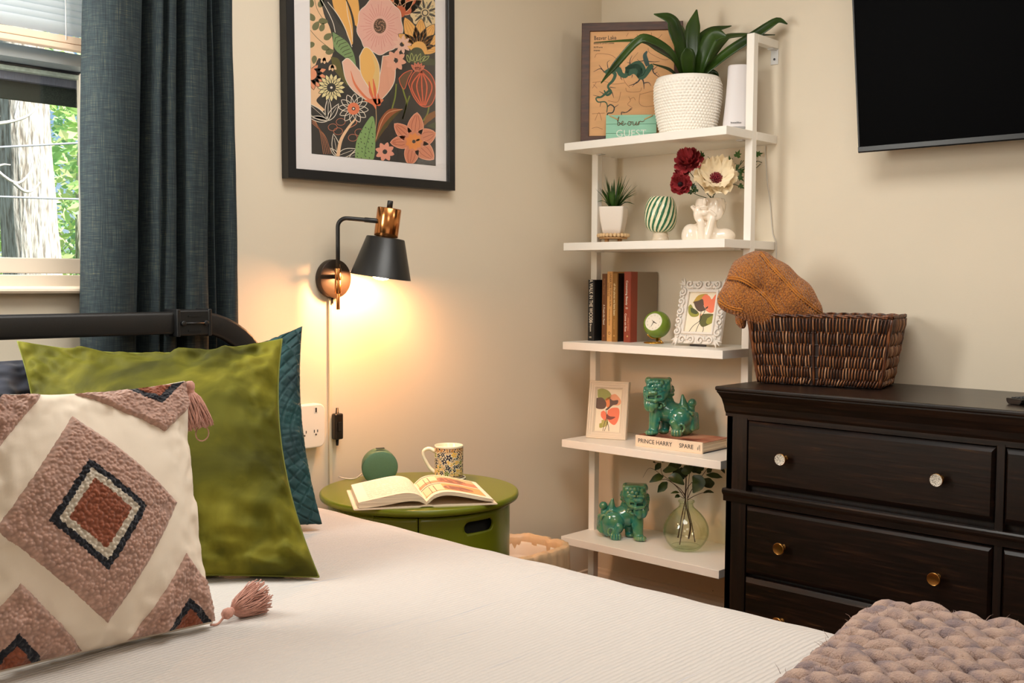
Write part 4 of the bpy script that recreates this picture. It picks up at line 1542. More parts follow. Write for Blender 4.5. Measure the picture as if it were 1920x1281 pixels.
# cream daisy, outlined daisy, leaves at the left
p.daisy(172, 662, 104, 16, CR, 9, DK, 34, DK, .34, 0, 1, 4); p.disc(172, 662, 9, WH, 12)
p.daisy(337, 822, 112, 12, DK, 9, CO, 46, WH, .42, .1, 1, 5); p.disc(337, 822, 14, DK, 12); p.disc(337, 822, 7, WH, 13)
for x, y, a, L, w in ((145, 910, -2.55, 270, 76), (145, 910, -1.55, 180, 46), (145, 910, -1.0, 150, 50), (145, 910, -2.95, 150, 44), (215, 1175, -1.75, 170, 56), (215, 1175, -.35, 150, 60), (215, 1175, -2.3, 80, 30), (300, 1200, -.5, 120, 50)):
    p.petal(x, y, a, L, w, DK, 8, WH, 5, 0, None, .3)
    p.line([(x, y), (x + L * .8 * math.cos(a), y + L * .8 * math.sin(a))], 3, WH, 9)
for k in range(5): p.curve([(25, 870 + k * 14), (80 + k * 10, 980 + k * 10), (110 + k * 14, 1160)], 3, srgb(210, 140, 100), 7)
p.curve([(215, 1190), (240, 1060), (300, 960), (350, 900)], [26, 24, 18, 12], PE, 10)
p.curve([(300, 970), (360, 930), (330, 870)], 5, SA, 8)
for x, y in ((240, 920), (220, 990), (180, 960), (380, 1000), (330, 1040)): p.disc(x, y, 34, DK, 8, 26); p.line([(x + 34 * math.cos(a), y + 26 * math.sin(a)) for a in [2 * PI * i / 16 for i in range(17)]], 3, SA, 9)
# cactus leaf
p.blob([(345, 1190), (360, 1060), (430, 930), (480, 880), (500, 960), (500, 1080), (480, 1210), (400, 1200)], srgb(140, 172, 106), 10, 60)
for i in range(34):
    x = 365 + (i % 5) * 27 + 5 * math.sin(i); y = 960 + (i // 5) * 36 + (i % 2) * 12
    if x > 350 + max(0, 1060 - y) * .45 and x < 496: p.line([(x, y), (x + 6, y + 10)], 5, DK, 11)
p.curve([(415, 1180), (440, 1060), (480, 920)], 5, srgb(100, 130, 76), 11)
# red pod, stems, brown leaves
p.blob([(750, 640), (790, 560), (860, 530), (930, 590), (955, 700), (920, 800), (850, 810), (790, 740)], srgb(120, 72, 52), 9, out=srgb(236, 112, 80), ow=6)
for k in range(5): p.curve([(850, 545), (775 + k * 38, 660), (845 + k * 8, 805)], 9, srgb(232, 108, 74), 11)
p.blob([(680, 600), (720, 560), (780, 540), (750, 600), (720, 680), (690, 640)], srgb(112, 84, 60), 9, out=srgb(236, 112, 80), ow=5)
for a in (-2.3, -1.9, -1.5, -1.1, -.7): p.petal(820, 550, a, 70, 24, srgb(206, 116, 88), 10, srgb(240, 140, 110), 3)
for pts in ([(690, 620), (720, 720), (735, 790), (705, 905)], [(760, 730), (735, 800), (705, 905)], [(905, 810), (890, 870), (860, 920)], [(660, 640), (650, 740), (625, 830)]): p.curve(pts, 10, srgb(134, 142, 62), 8)
p.curve([(498, 1075), (560, 940), (620, 860), (705, 832)], [6, 76, 70, 4], BR, 10); p.curve([(498, 1075), (570, 960), (640, 880), (700, 835)], [4, 30, 24, 4], srgb(96, 82, 44), 11); p.curve([(498, 1075), (545, 930), (600, 855), (705, 830)], 4, srgb(236, 180, 140), 11)
p.curve([(860, 960), (900, 900), (960, 860)], [4, 50, 40], srgb(146, 96, 54), 9); p.blob([(880, 960), (960, 930), (960, 980)], DG, 9)
p.blob([(500, 990), (640, 940), (690, 1100), (560, 1080)], srgb(60, 52, 46), 1)
# salmon anemone
for a, L, w in ((-1.45, 205, 122), (-.35, 165, 130), (.75, 190, 126), (1.75, 175, 110), (3.1, 165, 100), (-2.4, 185, 104)):
    p.petal(788, 1072, a, L, w, SA, 12, srgb(246, 176, 146), 5, 12, srgb(176, 84, 62))
p.disc(788, 1072, 74, SA, 13.2)
p.daisy(788, 1074, 66, 9, srgb(242, 150, 78), 14, DK, 13, None, .6)
p.daisy(570, 1148, 74, 8, srgb(244, 166, 140), 12, DK, 17, None, .52, .3)
p.b.build('print', m_print, t, (0, -.0185, 0))
b = MB(); b.box(.005, .567, -.0275, -.0265, .022, .888); b.build('glass', m_pglass, t)

# ---------------------------------------------------------------- plug-in wall lamp
m_lampblk = M('lamp_black', srgb(22, 21, 20), 0.38, bmp=0.12, bscale=700, bdist=0.0004)
m_bronze = M('dark_bronze', srgb(52, 38, 26), 0.42, 0.25)
m_cop = M('copper', srgb(206, 138, 82), 0.2, 1.0)
m_shadein = M('shade_inside', srgb(240, 228, 205), 0.5)
m_bulb, nt, bs = new_mat('bulb_glow')
em = N(nt, 'ShaderNodeEmission'); em.inputs[0].default_value = (1.0, 0.46, 0.19, 1); em.inputs[1].default_value = 360.0
nt.links.new(em.outputs[0], nt.nodes['Material Output'].inputs[0]); nt.nodes.remove(bs)
m_race = M('cord_cover', srgb(232, 216, 186), 0.45)
m_plastic = M('black_switch', srgb(26, 22, 18), 0.3)
t = thing('wall_lamp', 'black and copper plug-in wall lamp, lit, above the green cabinet', 'lamp', (-1.194, 0, 1.156))
b = MB(); b.cyl((0, -.001, 0), (0, -.024, 0), .0535, seg=56, bev=.002)
o = b.build('backplate', m_bronze, t)
k = MB(); k.cyl((-.0533, -.012, .002), (-.0545, -.012, .002), .0028, seg=10); k.build('set_screw', m_lampblk, o)
b = MB(); b.cyl((-.0285, -.070, .028), (-.0285, -.070, -.004), .0088, seg=24, bev=.0008); b.cyl((-.0285, -.070, -.004), (-.0285, -.070, -.040), .0088, seg=24, bev=.0008)
b.cyl((-.0285, -.070, -.040), (-.0285, -.070, -.084), .0050, seg=20, bev=.0006); b.build('pivot', m_cop, t)
b = MB(); b.cyl((-.0285, -.070, .006), (-.004, -.022, .006), .006, seg=14); b.build('bracket', m_bronze, t)
end = Vector((.056, -.138, .158))
corner = Vector((-.0285, -.070, .166))
pts = [Vector((-.0285, -.070, .026)), Vector((-.0285, -.070, .09)), Vector((-.0285, -.070, .140))]
hd = (end - corner).normalized()
for i in range(1, 9):
    a = PI / 2 * i / 8
    pts.append(corner + Vector((0, 0, -.026)) + Vector((0, 0, .026 * math.sin(a))) + hd * (.026 * (1 - math.cos(a))))
pts += [corner.lerp(end, .6), corner.lerp(end, .86)]
b = MB(); b.tube(pts, .0058, 14); b.build('arm', m_lampblk, t)
b = MB(); b.cyl(corner.lerp(end, .66), corner.lerp(end, 1.0), .0068, seg=16, bev=.0008); b.build('arm_joint', m_lampblk, t)
# lamp head, tipped towards the wall
head = Matrix.Translation(Vector((.0815, -.148, .1530))) @ Matrix.Rotation(math.radians(7.5), 4, Vector((.684 + .25, .729, 0)).cross(Vector((0, 0, 1))).cross(Vector((0, 0, 1))) * -1)
b = MB(); b.lathe([(0, .041), (.0310, .041), (.0330, .039), (.0330, -.036), (.031, -.038), (0, -.038)], 48, mtx=head); b.build('socket_cup', m_cop, t)
b = MB(); b.lathe([(0, .04), (.0078, .04), (.0078, .060), (.0068, .0615), (0, .0615)], 20, mtx=head); b.build('turn_knob', m_lampblk, t)
b = MB(); b.lathe([(.020, -.038), (.050, -.0400), (.0525, -.042), (.0830, -.1475), (.0836, -.1485), (.0828, -.1490)], 72, mtx=head); b.lathe([(.0828, -.1490), (.0812, -.1480), (.0505, -.0435), (.018, -.0410)], 72, 1, mtx=head)
b.build('shade', [m_lampblk, m_shadein], t)
b = MB(); b.lathe([(0, -.157), (.009, -.1565), (.018, -.1535), (.025, -.148), (.0295, -.139), (.031, -.129), (.0295, -.117), (.024, -.104), (.016, -.09), (.0135, -.075), (0, -.074)], 32, mtx=head)
b.build('bulb', m_bulb, t)
b = MB(); b.lathe([(0, -.04), (.015, -.04), (.015, -.076), (0, -.076)], 24, mtx=head); b.build('bulb_socket', m_shadein, t)
b = MB(); b.box(-.0075, .0030, -.0075, -.0003, -.82, -.055, .0012); b.build('cord_cover', m_race, t, (-.004, 0, 0))
b = MB(); b.tube([(-.002, -.010, -.05), (-.002, -.010, -.07)], .003, 8); b.build('cord', m_plastic, t)
b = MB(); b.box(-.0145, .0145, -.0280, -.0085, -.0365, .0365, .0045, 3)
o = b.build('switch_box', m_plastic, t, (.008, 0, -.413))
k = MB(); k.box(-.006, .006, -.032, -.0275, -.014, .014, .002); k.build('rocker', m_lampblk, o)
k = MB(); k.cyl((0, -.017, .036), (0, -.017, .052), .0048, .0036, seg=14); k.cyl((0, -.017, -.036), (0, -.017, -.054), .0048, .0036, seg=14); k.build('strain_relief', m_plastic, o)

# ---------------------------------------------------------------- wall outlet tap
m_whp = M('white_plastic', srgb(240, 232, 220), 0.35)
m_slotd = M('socket_slot', srgb(34, 32, 32), 0.6)
t = thing('power_outlet', 'white multi outlet tap with a usb slot on the wall beside the teal pillow', 'outlet', (-1.288, 0, .7535))
b = MB()
pl = []
for cx, cz, a0 in ((.030, .040, 0), (-.030, .040, 90), (-.030, -.040, 180), (.030, -.040, 270)):
    for i in range(7):
        a = math.radians(a0 + 15 * i); pl.append((cx + .020 * math.cos(a), cz + .020 * math.sin(a)))
b.prism(pl, -.032, -.0005); o = b.build('housing', m_whp, t, recalc=True); disp(o, 'bev', type='BEVEL', width=.004, segments=3, limit_method='ANGLE')
b = MB(); b.box(.012, .026, -.0328, -.0315, .036, .052, .0006); ob = b.build('usb_port', m_whp, t); k = MB(); k.box(.016, .0205, -.0334, -.0326, .038, .050); k.build('usb_slot', m_slotd, ob)
for x in (.018, -.020):
    b = MB(); b.box(x - .0065, x - .0045, -.0332, -.0318, -.018, -.010); b.box(x + .0045, x + .0065, -.0332, -.0318, -.0175, -.0105); b.cyl((x, -.0332, -.0235), (x, -.0318, -.0235), .0026, seg=10)
    stuff(b.build('socket_slots', m_slotd, t))
# ------------------------------------------------------------------ things on the round cabinet
m_ceram = M('cream_glaze', srgb(244, 234, 206), 0.18, coat=0.3)
m_paper = M('page_paper', srgb(246, 232, 206), 0.8)
m_pagedge, nt, bs = new_mat('page_edges')
n1 = N(nt, 'ShaderNodeTexNoise', i_Scale=1.0, i_Detail=2.0); nt.links.new(coords(nt, (4, 4, 900)), n1.inputs['Vector'])
r = ramp(nt, [(0.35, srgb(206, 182, 152)), (0.6, srgb(244, 226, 198))]); nt.links.new(n1.outputs[0], r.inputs[0]); nt.links.new(r.outputs[0], bs.inputs['Base Color']); bs.inputs['Roughness'].default_value = 0.8
m_cover_b = M('book_board', srgb(236, 216, 190), 0.5)

# smart speaker: short fabric-faced half ball
m_spk = M('speaker_body', srgb(70, 104, 80), 0.5)
m_fab = M('speaker_fabric', srgb(98, 134, 106), 0.9, bmp=0.5, bscale=900, bdist=0.0006, var=0.08, vscale=500)
m_cable = M('white_cable', srgb(226, 220, 210), 0.5)
t = thing('smart_speaker', 'small round green fabric-faced speaker behind the open book', 'speaker', (-1.135, -.138, NZ), math.radians(-30))
m = Matrix.Translation((0, .012, .0462)) @ Matrix.Rotation(math.radians(90 + 12), 4, 'X')
b = MB(); b.lathe([(.0485, .0300), (.0496, .0285), (.0498, .024), (.0488, .010), (.0455, -.008), (.0390, -.022), (.028, -.031), (.014, -.036), (0, -.037)], 64, mtx=m); b.build('body', m_spk, t)
b = MB(); b.lathe([(0, .0322), (.030, .0320), (.0465, .0312), (.0485, .0300)], 64, mtx=m); b.build('fabric_face', m_fab, t)
b = MB(); b.box(-.012, .012, -.022, -.012, .0945, .0968, .001); b.build('button', m_lampblk, t)
b = MB(); b.tube(spline([(-.008, .040, .020), (-.03, .055, .020), (-.058, .045, .004), (-.085, .052, .003), (-.10, .085, .003)], 20), .0018, 6); b.build('cable', m_cable, t)

# mug on a coaster
t = thing('coaster', 'small round white coaster with dark rim beneath the patterned mug', 'coaster', (-.972, -.246, NZ))
b = MB(); b.lathe([(0, .0), (.046, 0), (.0475, .001), (.0475, .004), (.0465, .0055), (0, .0055)], 48); b.build('disc', M('coaster_dark', srgb(92, 70, 54), .5), t)
b = MB(); b.lathe([(.0475, .0040), (.0478, .0065), (.0455, .0075), (.0445, .0056)], 48); b.build('rim', m_ceram, t)
MUGZ = NZ + .0062
t = thing('patterned_mug', 'cream mug with navy and green floral pattern standing on the coaster', 'mug', (-.972, -.246, MUGZ), math.radians(-46))
m_mugp = M_attr('mug_print', 0.2)
b = MB(); b.lathe([(0, .001), (.034, .001), (.0375, .0), (.0395, .003), (.0398, .006), (.0398, .0865), (.0405, .0890), (.0400, .0905), (.0385, .0905), (.0372, .088), (.0366, .012), (.030, .006), (0, .006)], 56); b.build('body', m_ceram, t)
NAVY, OLIVE, YEL, TAN = srgb(26, 32, 54), srgb(112, 122, 46), srgb(226, 176, 74), srgb(216, 180, 132)
rr = random.Random(12)
flowers = [(rr.uniform(-1.7, 1.7), rr.uniform(.012, .068), rr.uniform(.0055, .0095), rr.choice((NAVY, NAVY, OLIVE, NAVY, YEL))) for _ in range(44)]
flowers.append((-.28, .050, .0095, NAVY)); flowers.append((.05, .060, .010, NAVY)); flowers.append((-1.1, .046, .011, NAVY))


def mugcol(u, v):
    a = -2.0 + 4.0 * u; z = .005 + .080 * v
    s_ = a * .04
    if z > .0745:
        if z > .0835 or z < .0757: return srgb(140, 100, 64)
        q = noise.noise((s_ * 260, z * 200, 3)) + .5 * math.sin(s_ * 420)
        return NAVY if q > .45 else (TAN if q > -.2 else srgb(176, 124, 72))
    if z < .0075: return srgb(110, 80, 52)
    c = TAN if z > .03 else srgb(228, 188, 118)
    v1 = noise.noise((s_ * 120, z * 120, 1)); v2 = noise.noise((s_ * 170, z * 170, 9))
    if abs(v1) < .07: c = srgb(70, 74, 60) if z > .02 else srgb(120, 96, 60)
    elif abs(v1) < .13: c = srgb(248, 236, 204)
    if v2 > .34: c = OLIVE if z < .045 else NAVY
    if v2 < -.44: c = NAVY
    for fa, fz_, fr_, fc in flowers:
        dx, dz = (a - fa) * .04, z - fz_
        d = math.hypot(dx, dz); th_ = math.atan2(dz, dx)
        R_ = fr_ * (.78 + .28 * math.cos(5 * th_ + fa * 9))
        if d < R_: c = fc if d > fr_ * .22 else srgb(206, 196, 160)
        elif d < R_ + .0013: c = srgb(248, 236, 204)
    return c


b = MB(); b.grid(lambda u, v: (.0401 * math.cos(-PI / 2 - 2.0 + 4.0 * u), .0401 * math.sin(-PI / 2 - 2.0 + 4.0 * u), .005 + .080 * v), 210, 110, colfn=mugcol); b.build('printed_band', m_mugp, t)
b = MB(); b.tube(spline([(-.0385, 0, .072), (-.055, 0, .080), (-.070, 0, .074), (-.0715, 0, .060), (-.063, 0, .042), (-.052, 0, .024), (-.0385, 0, .013)], 26), [.0062 - .0016 * math.sin(PI * i / 26) for i in range(27)], 12, upv=(0, 1, 0), flat=1.25); b.build('handle', m_ceram, t)

# open book
BKH = .235
t = thing('open_book', 'thick book lying open with illustrated pages on the green cabinet', 'book', (-1.2035, -.3830, NZ), math.radians(-33.9))
b = MB()
b.prism([(-.178, .0015), (-.176, .0), (-.020, .0), (-.012, .0022), (.012, .0022), (.020, .0), (.176, .0), (.1785, .0015), (.176, .0032), (.016, .0034), (.006, .006), (-.006, .006), (-.016, .0034), (-.176, .0032)], -BKH / 2 - .003, BKH / 2 + .003)
b.build('cover', m_cover_b, t, recalc=True)
LT_ = ([0, .008, .02, .04, .065, .10, .14, .166], [.013, .022, .031, .0365, .0360, .030, .0225, .0175])
LB_ = ([0, .008, .02, .04, .065, .10, .14, .166], [.006, .010, .0150, .0165, .0145, .009, .005, .0042])
RT_ = ([0, .008, .02, .04, .065, .10, .14, .168], [.013, .021, .0300, .0355, .0350, .0285, .0190, .0120])
RB_ = ([0, .008, .02, .04, .065, .10, .14, .168], [.006, .012, .0210, .0270, .0265, .0200, .0110, .0065])


def smooth_prof(xs, ys, n=40):
    pts = spline([(x, 0, z) for x, z in zip(xs, ys)], n)
    return [(p_.x, p_.z) for p_ in pts]


for side, T_, B_ in ((-1, LT_, LB_), (1, RT_, RB_)):
    tp, bt = smooth_prof(*T_), smooth_prof(*B_)
    b = MB()
    n = len(tp)
    poly = [(side * x, z - .0003) for x, z in tp] + [(side * x, z) for x, z in bt[::-1]]
    b.prism(poly, -BKH / 2, BKH / 2)
    b.build('page_block', m_pagedge, t, recalc=True)

    def leaf_pt(u, v, tp=tp, side=side):
        i = u * (n - 1); k = min(int(i), n - 2); q = i - k
        return (side * (tp[k][0] * (1 - q) + tp[k + 1][0] * q), -BKH / 2 + BKH * v, tp[k][1] * (1 - q) + tp[k + 1][1] * q + .0003)
    PG = srgb(247, 234, 210); TXT = srgb(206, 190, 166)
    if side < 0:
        def pc(u, v):
            if .12 < u < .86 and .08 < v < .92 and (v * 40) % 1 > .55 and noise.noise((u * 60, math.floor(v * 40) * 3.1, 0)) > -.25: return TXT
            return PG
    else:
        def pc(u, v):
            if v < .10 or v > .97 or u < .04 or u > .93: return PG
            if .50 < v < .535: return PG
            row = 0 if v < .5 else 1
            q = (v - .10) / .40 if row == 0 else (v - .535) / .435
            if u < .50:
                if q < .80 and (u * 11) % 1 < .08: return srgb(120, 92, 70)
                if q > .92: return srgb(120, 90, 70)
                if row == 1 and q < .30: return srgb(232, 150, 112)
                return srgb(240, 214, 172) if q > .12 else srgb(232, 170, 120)
            e = math.hypot((u - .66) / .16, (q - .42) / .34)
            if e < 1: return srgb(150, 102, 84) if noise.noise((u * 22, q * 5, row)) < .2 else srgb(196, 132, 100)
            if row == 1 and q < .5: return srgb(206, 134, 104)
            return srgb(244, 170, 108) if row == 0 else srgb(238, 186, 140)
    b = MB(); b.grid(leaf_pt, 70, 90, colfn=pc); b.build('page', m_print, t)
# ------------------------------------------------------------------ things on the ladder shelf
CAMRZ = math.radians(-46.8)          # things turned towards the middle of the room
m_darkwood = M('walnut_frame', srgb(72, 38, 18), 0.45, var=0.4, vscale=18, stretch=(1, 1, 6), bmp=0.1)


def blade(b, pts, wid, nv=(0, -1, 0), n=14, fold=0.25, mat=0, twist=0.0):
    """leaf along a curved spine; wid = widths at even steps; nv = side the face looks to"""
    c = spline(pts, n)
    nv = Vector(nv).normalized()
    v = []
    for i, p_ in enumerate(c):
        tt = (c[min(i + 1, n)] - c[max(i - 1, 0)]).normalized()
        s_ = tt.cross(nv)
        s_ = s_.normalized() if s_.length > 1e-6 else tt.orthogonal().normalized()
        up = s_.cross(tt).normalized()
        if twist:
            q = Matrix.Rotation(twist * i / n, 3, tt); s_ = q @ s_; up = q @ up
        w = interp(i / n, [k / (len(wid) - 1) for k in range(len(wid))], wid) / 2
        for f_ in (-1, -.5, 0, .5, 1):
            v.append(p_ + s_ * (w * f_) - up * (w * fold * (1 - abs(f_))))
    f = []
    for i in range(n):
        for k in range(4):
            f.append((i * 5 + k, i * 5 + k + 1, (i + 1) * 5 + k + 1, (i + 1) * 5 + k))
    return b.add(v, f, mat, True)


def M_leaf(name, c0, c1, rough=0.4, vs=14, trans=0.12):
    m, nt, bs = new_mat(name)
    n1 = N(nt, 'ShaderNodeTexNoise', i_Scale=vs, i_Detail=3.0); nt.links.new(coords(nt), n1.inputs['Vector'])
    r = ramp(nt, [(0.35, c0), (0.65, c1)]); nt.links.new(n1.outputs[0], r.inputs[0]); nt.links.new(r.outputs[0], bs.inputs['Base Color'])
    bs.inputs['Roughness'].default_value = rough
    tl = N(nt, 'ShaderNodeBsdfTranslucent'); nt.links.new(r.outputs[0], tl.inputs[0])
    mx = N(nt, 'ShaderNodeMixShader'); mx.inputs[0].default_value = trans
    nt.links.new(bs.outputs[0], mx.inputs[1]); nt.links.new(tl.outputs[0], mx.inputs[2]); nt.links.new(mx.outputs[0], nt.nodes['Material Output'].inputs[0])
    return m


# ---------------------------------------------------------------- carved lake map (top tier)
t = thing('framed_lake_map', 'brown wooden framed map of a green lake leaning in the corner on the top tier', 'picture', (-.225, -.096, SZ[0]), math.atan2(-.807, .59), None, math.radians(-2))
MW, MH = .335, .404
b = MB(); frame_bars(b, MW, MH, .028, -.012, .006, 0, 0); b.build('frame', m_darkwood, t, recalc=True)
b = MB(); b.box(.02, MW - .02, .0, .005, .02, MH - .02); b.build('backing_board', m_darkwood, t)
m_map = M('map_wood', srgb(226, 172, 118), 0.6, var=0.06, vscale=12, stretch=(1, 1, 5), bmp=0.05)
b = MB(); b.box(.0275, MW - .0275, -.006, .0, .0275, MH - .0275, .001); b.build('map_panel', m_map, t)
mx0, mz0, mw, mh = .0275, .0275, MW - .055, MH - .055
p = Painter(lambda x, y: (mx0 + (x - 110) / 855 * mw, mz0 + mh * (1 - (y - 118) / 1074)), .00008)
INK = srgb(44, 40, 36); LK = srgb(40, 84, 56); RD = srgb(150, 96, 56)
for pts in ([(140, 640), (260, 630), (350, 660), (470, 650)], [(140, 700), (180, 640)], [(190, 700), (150, 660)], [(160, 385), (190, 345), (320, 360), (380, 400)], [(140, 960), (270, 955)], [(170, 1030), (210, 950), (240, 1030)],
            [(140, 1110), (190, 1100), (250, 1120)], [(480, 700), (500, 740), (620, 740), (640, 700)], [(625, 760), (620, 860), (680, 895), (780, 885)], [(625, 770), (780, 730)], [(510, 790), (530, 830), (500, 870), (550, 910), (490, 950), (440, 960)],
            [(520, 820), (560, 800), (580, 830)], [(430, 740), (400, 840), (300, 830)], [(440, 560), (470, 640), (520, 700)], [(730, 140), (745, 190), (800, 200), (840, 160)], [(460, 210), (520, 215), (600, 200)], [(700, 300), (720, 350), (860, 420), (950, 400)],
            [(480, 175), (500, 140)], [(800, 560), (860, 620), (950, 600)], [(820, 900), (880, 980), (950, 960)], [(840, 760), (900, 740), (950, 780)], [(500, 520), (540, 420), (600, 340)], [(480, 400), (420, 440), (430, 500)]):
    p.curve(pts, 4, RD, 1, 14)


def creek(pts, w0, w1, col=INK, layer=2): p.curve(pts, [w0, (w0 + w1) / 2, w1], col, layer, 12)


p.curve([(265, 540), (330, 510), (400, 510), (430, 560), (480, 575), (500, 500), (540, 480), (600, 470), (640, 520), (620, 580), (660, 590), (720, 500), (750, 470)], [30, 44, 60, 50, 44, 40, 56, 90, 80, 60, 40, 54, 36], LK, 3, 60)
p.blob([(470, 490), (540, 460), (620, 470), (650, 540), (610, 600), (560, 560), (510, 580), (480, 550)], LK, 3)
p.curve([(700, 480), (680, 420), (670, 370), (690, 330)], [40, 50, 40, 16], srgb(46, 76, 70), 3, 20)
p.blob([(690, 240), (730, 215), (800, 230), (795, 260), (720, 265)], srgb(62, 78, 84), 3)
p.curve([(330, 520), (370, 560), (350, 620), (300, 680), (330, 740), (290, 770), (260, 720)], [44, 34, 30, 22, 26, 24, 10], LK, 3, 40)
p.curve([(320, 720), (270, 760), (230, 790), (180, 800), (200, 840), (270, 840), (295, 880), (290, 950)], [26, 24, 20, 14, 12, 12, 10, 8], LK, 2.6, 40)
p.curve([(295, 890), (330, 870), (365, 900), (350, 950), (300, 960), (310, 1000), (400, 1000)], 12, srgb(36, 50, 40), 2.6, 40)
p.curve([(400, 1000), (440, 990), (440, 950), (490, 950), (540, 910)], 8, INK, 2.6, 30)
for a in (([(265, 540), (220, 500), (150, 530)], 12, 3), ([(240, 510), (205, 460)], 9, 3), ([(300, 510), (290, 440), (315, 415)], 8, 3), ([(630, 600), (590, 650), (510, 680)], 18, 4), ([(590, 640), (545, 690)], 8, 3), ([(640, 590), (660, 650), (665, 715)], 18, 4), ([(655, 655), (710, 650), (735, 685)], 12, 3),
          ([(745, 480), (760, 550), (820, 600)], 16, 4), ([(755, 520), (800, 480)], 8, 3), ([(770, 560), (800, 545)], 8, 3), ([(430, 560), (430, 600), (445, 620)], 12, 3), ([(400, 510), (420, 440), (440, 420)], 12, 3), ([(520, 480), (520, 420), (540, 370)], 12, 3), ([(525, 450), (490, 440)], 7, 3), ([(680, 420), (620, 430), (590, 410)], 10, 3),
          ([(690, 430), (760, 440), (820, 435)], 10, 3), ([(665, 250), (620, 200), (585, 160)], 12, 3), ([(625, 205), (660, 160)], 8, 3), ([(500, 570), (480, 600)], 8, 3), ([(545, 570), (540, 600)], 8, 3), ([(340, 740), (360, 800)], 9, 3), ([(320, 690), (380, 700)], 8, 3), ([(230, 790), (150, 770)], 8, 3), ([(260, 760), (210, 730)], 8, 3), ([(230, 840), (220, 890)], 7, 3), ([(365, 900), (410, 870)], 8, 3)):
    creek(*a)
mm = rotm((mx0 + (275 - 110) / 855 * mw, -.00615, mz0 + mh * (1 - (187 - 118) / 1074)), PI / 2)
o = stuff(p.b.build('map_print', m_print, t, (0, -.0061, 0)))
m_ink = M('ink', INK, 0.6)
m_redink = M('pale_ink', srgb(120, 80, 50), 0.6)


def label_on(parent, items, name='lettering', recess=None):
    b = MB()
    mats = []
    for body, size, mtx, mat, xs, bold, al in items:
        if mat not in mats: mats.append(mat)
        b.text(body, size, mtx, mats.index(mat), None, 0, al, xs, bold)
    return stuff(b.build(name, mats, parent))


def mapxy(x, y): return rotm((mx0 + (x - 110) / 855 * mw, -.0064, mz0 + mh * (1 - (y - 118) / 1074)), PI / 2)


label_on(t, [('Beaver Lake', .0195, mapxy(150, 187), m_ink, .78, .0001, 'LEFT'), ('Benton & Carroll Counties', .0078, mapxy(148, 240), m_ink, .8, .0001, 'LEFT'), ('28,370 acres', .0074, mapxy(148, 280), m_ink, .8, .0001, 'LEFT'), ('Arkansas', .0074, mapxy(148, 312), m_ink, .8, .0001, 'LEFT')])

# ---------------------------------------------------------------- mint sign
t = thing('mint_sign', 'mint green plank sign reading be our guest in front of the lake map', 'sign', (-.209, -.1905, SZ[0]), math.atan2(-.807, .59), None, math.radians(-3))
m_mint = M('mint_paint', srgb(150, 204, 178), 0.6, var=0.05, vscale=30, stretch=(.3, 1, 3), bmp=0.06)
SWd, SH = .166, .0915
for i in range(3):
    b = MB(); b.box(0, SWd, -.006, .004, i * SH / 3 + (.0004 if i else 0), (i + 1) * SH / 3 - .0004, .0007); b.build('plank', m_mint, t)
m_wht = M('white_letter', srgb(244, 240, 228), 0.5)
m_wirel = M('wire_script', srgb(120, 92, 62), 0.35, 0.6)
m_jute = M('jute', srgb(206, 172, 118), 0.9)
label_on(t, [('GUEST', .0335, rotm((SWd / 2, -.0063, .0290), PI / 2), m_wht, 1.0, -.0005, 'CENTER')])
# wire script "be our" drawn as one bent wire per stroke
b = MB()
sx, sz, sk = .0375, .0560, .0262
strokes = [[(0, .55), (.12, 1.0), (.2, 1.12), (.16, .9), (.02, .2), (.12, .02), (.3, .12), (.3, .36), (.16, .40), (.32, .30), (.5, .22), (.72, .36), (.72, .52), (.58, .5), (.52, .25), (.62, .03), (.85, .1), (1.0, .3)],
           [(1.62, .42), (1.42, .50), (1.28, .25), (1.38, .02), (1.6, .06), (1.68, .3), (1.6, .46), (1.74, .42), (1.95, .44)], [(1.95, .46), (1.9, .18), (2.0, .02), (2.2, .12), (2.34, .48), (2.30, .1), (2.4, .02), (2.52, .14), (2.66, .5)], [(2.66, .5), (2.6, .04), (2.66, .3), (2.82, .52), (3.0, .44), (3.2, .5), (3.34, .62)]]
for s_ in strokes:
    b.tube(spline([(sx + x * sk * 1.02, -.0078, sz + z * sk) for x, z in s_], 60), .0009, 6)
b.build('wire_script', m_wirel, t)
b = MB(); b.tube([(.012, -.0066, SH - .003), (.040, -.0070, SH - .016)], .0021, 8); b.tube([(SWd - .012, -.0066, SH - .003), (SWd - .040, -.0070, SH - .016)], .0021, 8); stuff(b.build('jute_cord', m_jute, t))

# ---------------------------------------------------------------- big textured pot with strap-leaved plant
m_potw = M('pot_white', srgb(247, 241, 231), 0.5)
PO = (-.150, -.4716, SZ[0])
t = thing('potted_plant', 'strap leaved green plant in a large white dimpled pot on the top tier', 'plant', PO, CAMRZ)
pp = [(0, .0), (.074, .0), (.080, .004), (.089, .030), (.0985, .075), (.1035, .115), (.1045, .150), (.1025, .172), (.1000, .1815), (.098, .1835), (.0955, .182), (.095, .168), (0, .166)]


def potfn(u, v):
    z = .004 + .170 * v
    r0 = interp(z, [q[1] for q in pp[1:8]], [q[0] for q in pp[1:8]])
    rows = 19; row = v * rows
    k = math.floor(row); a = u * 58 + (.5 if k % 2 else 0)
    du, dv = (a % 1) - .5, (row % 1) - .5
    hgt = max(0, 1 - (du * du * 4.2 + dv * dv * 4.2))
    fade = min(1, (1 - v) * 18, v * 18 + .2)
    r0 += .0046 * hgt * fade
    an = u * 2 * PI
    return (r0 * math.cos(an), r0 * math.sin(an), z)


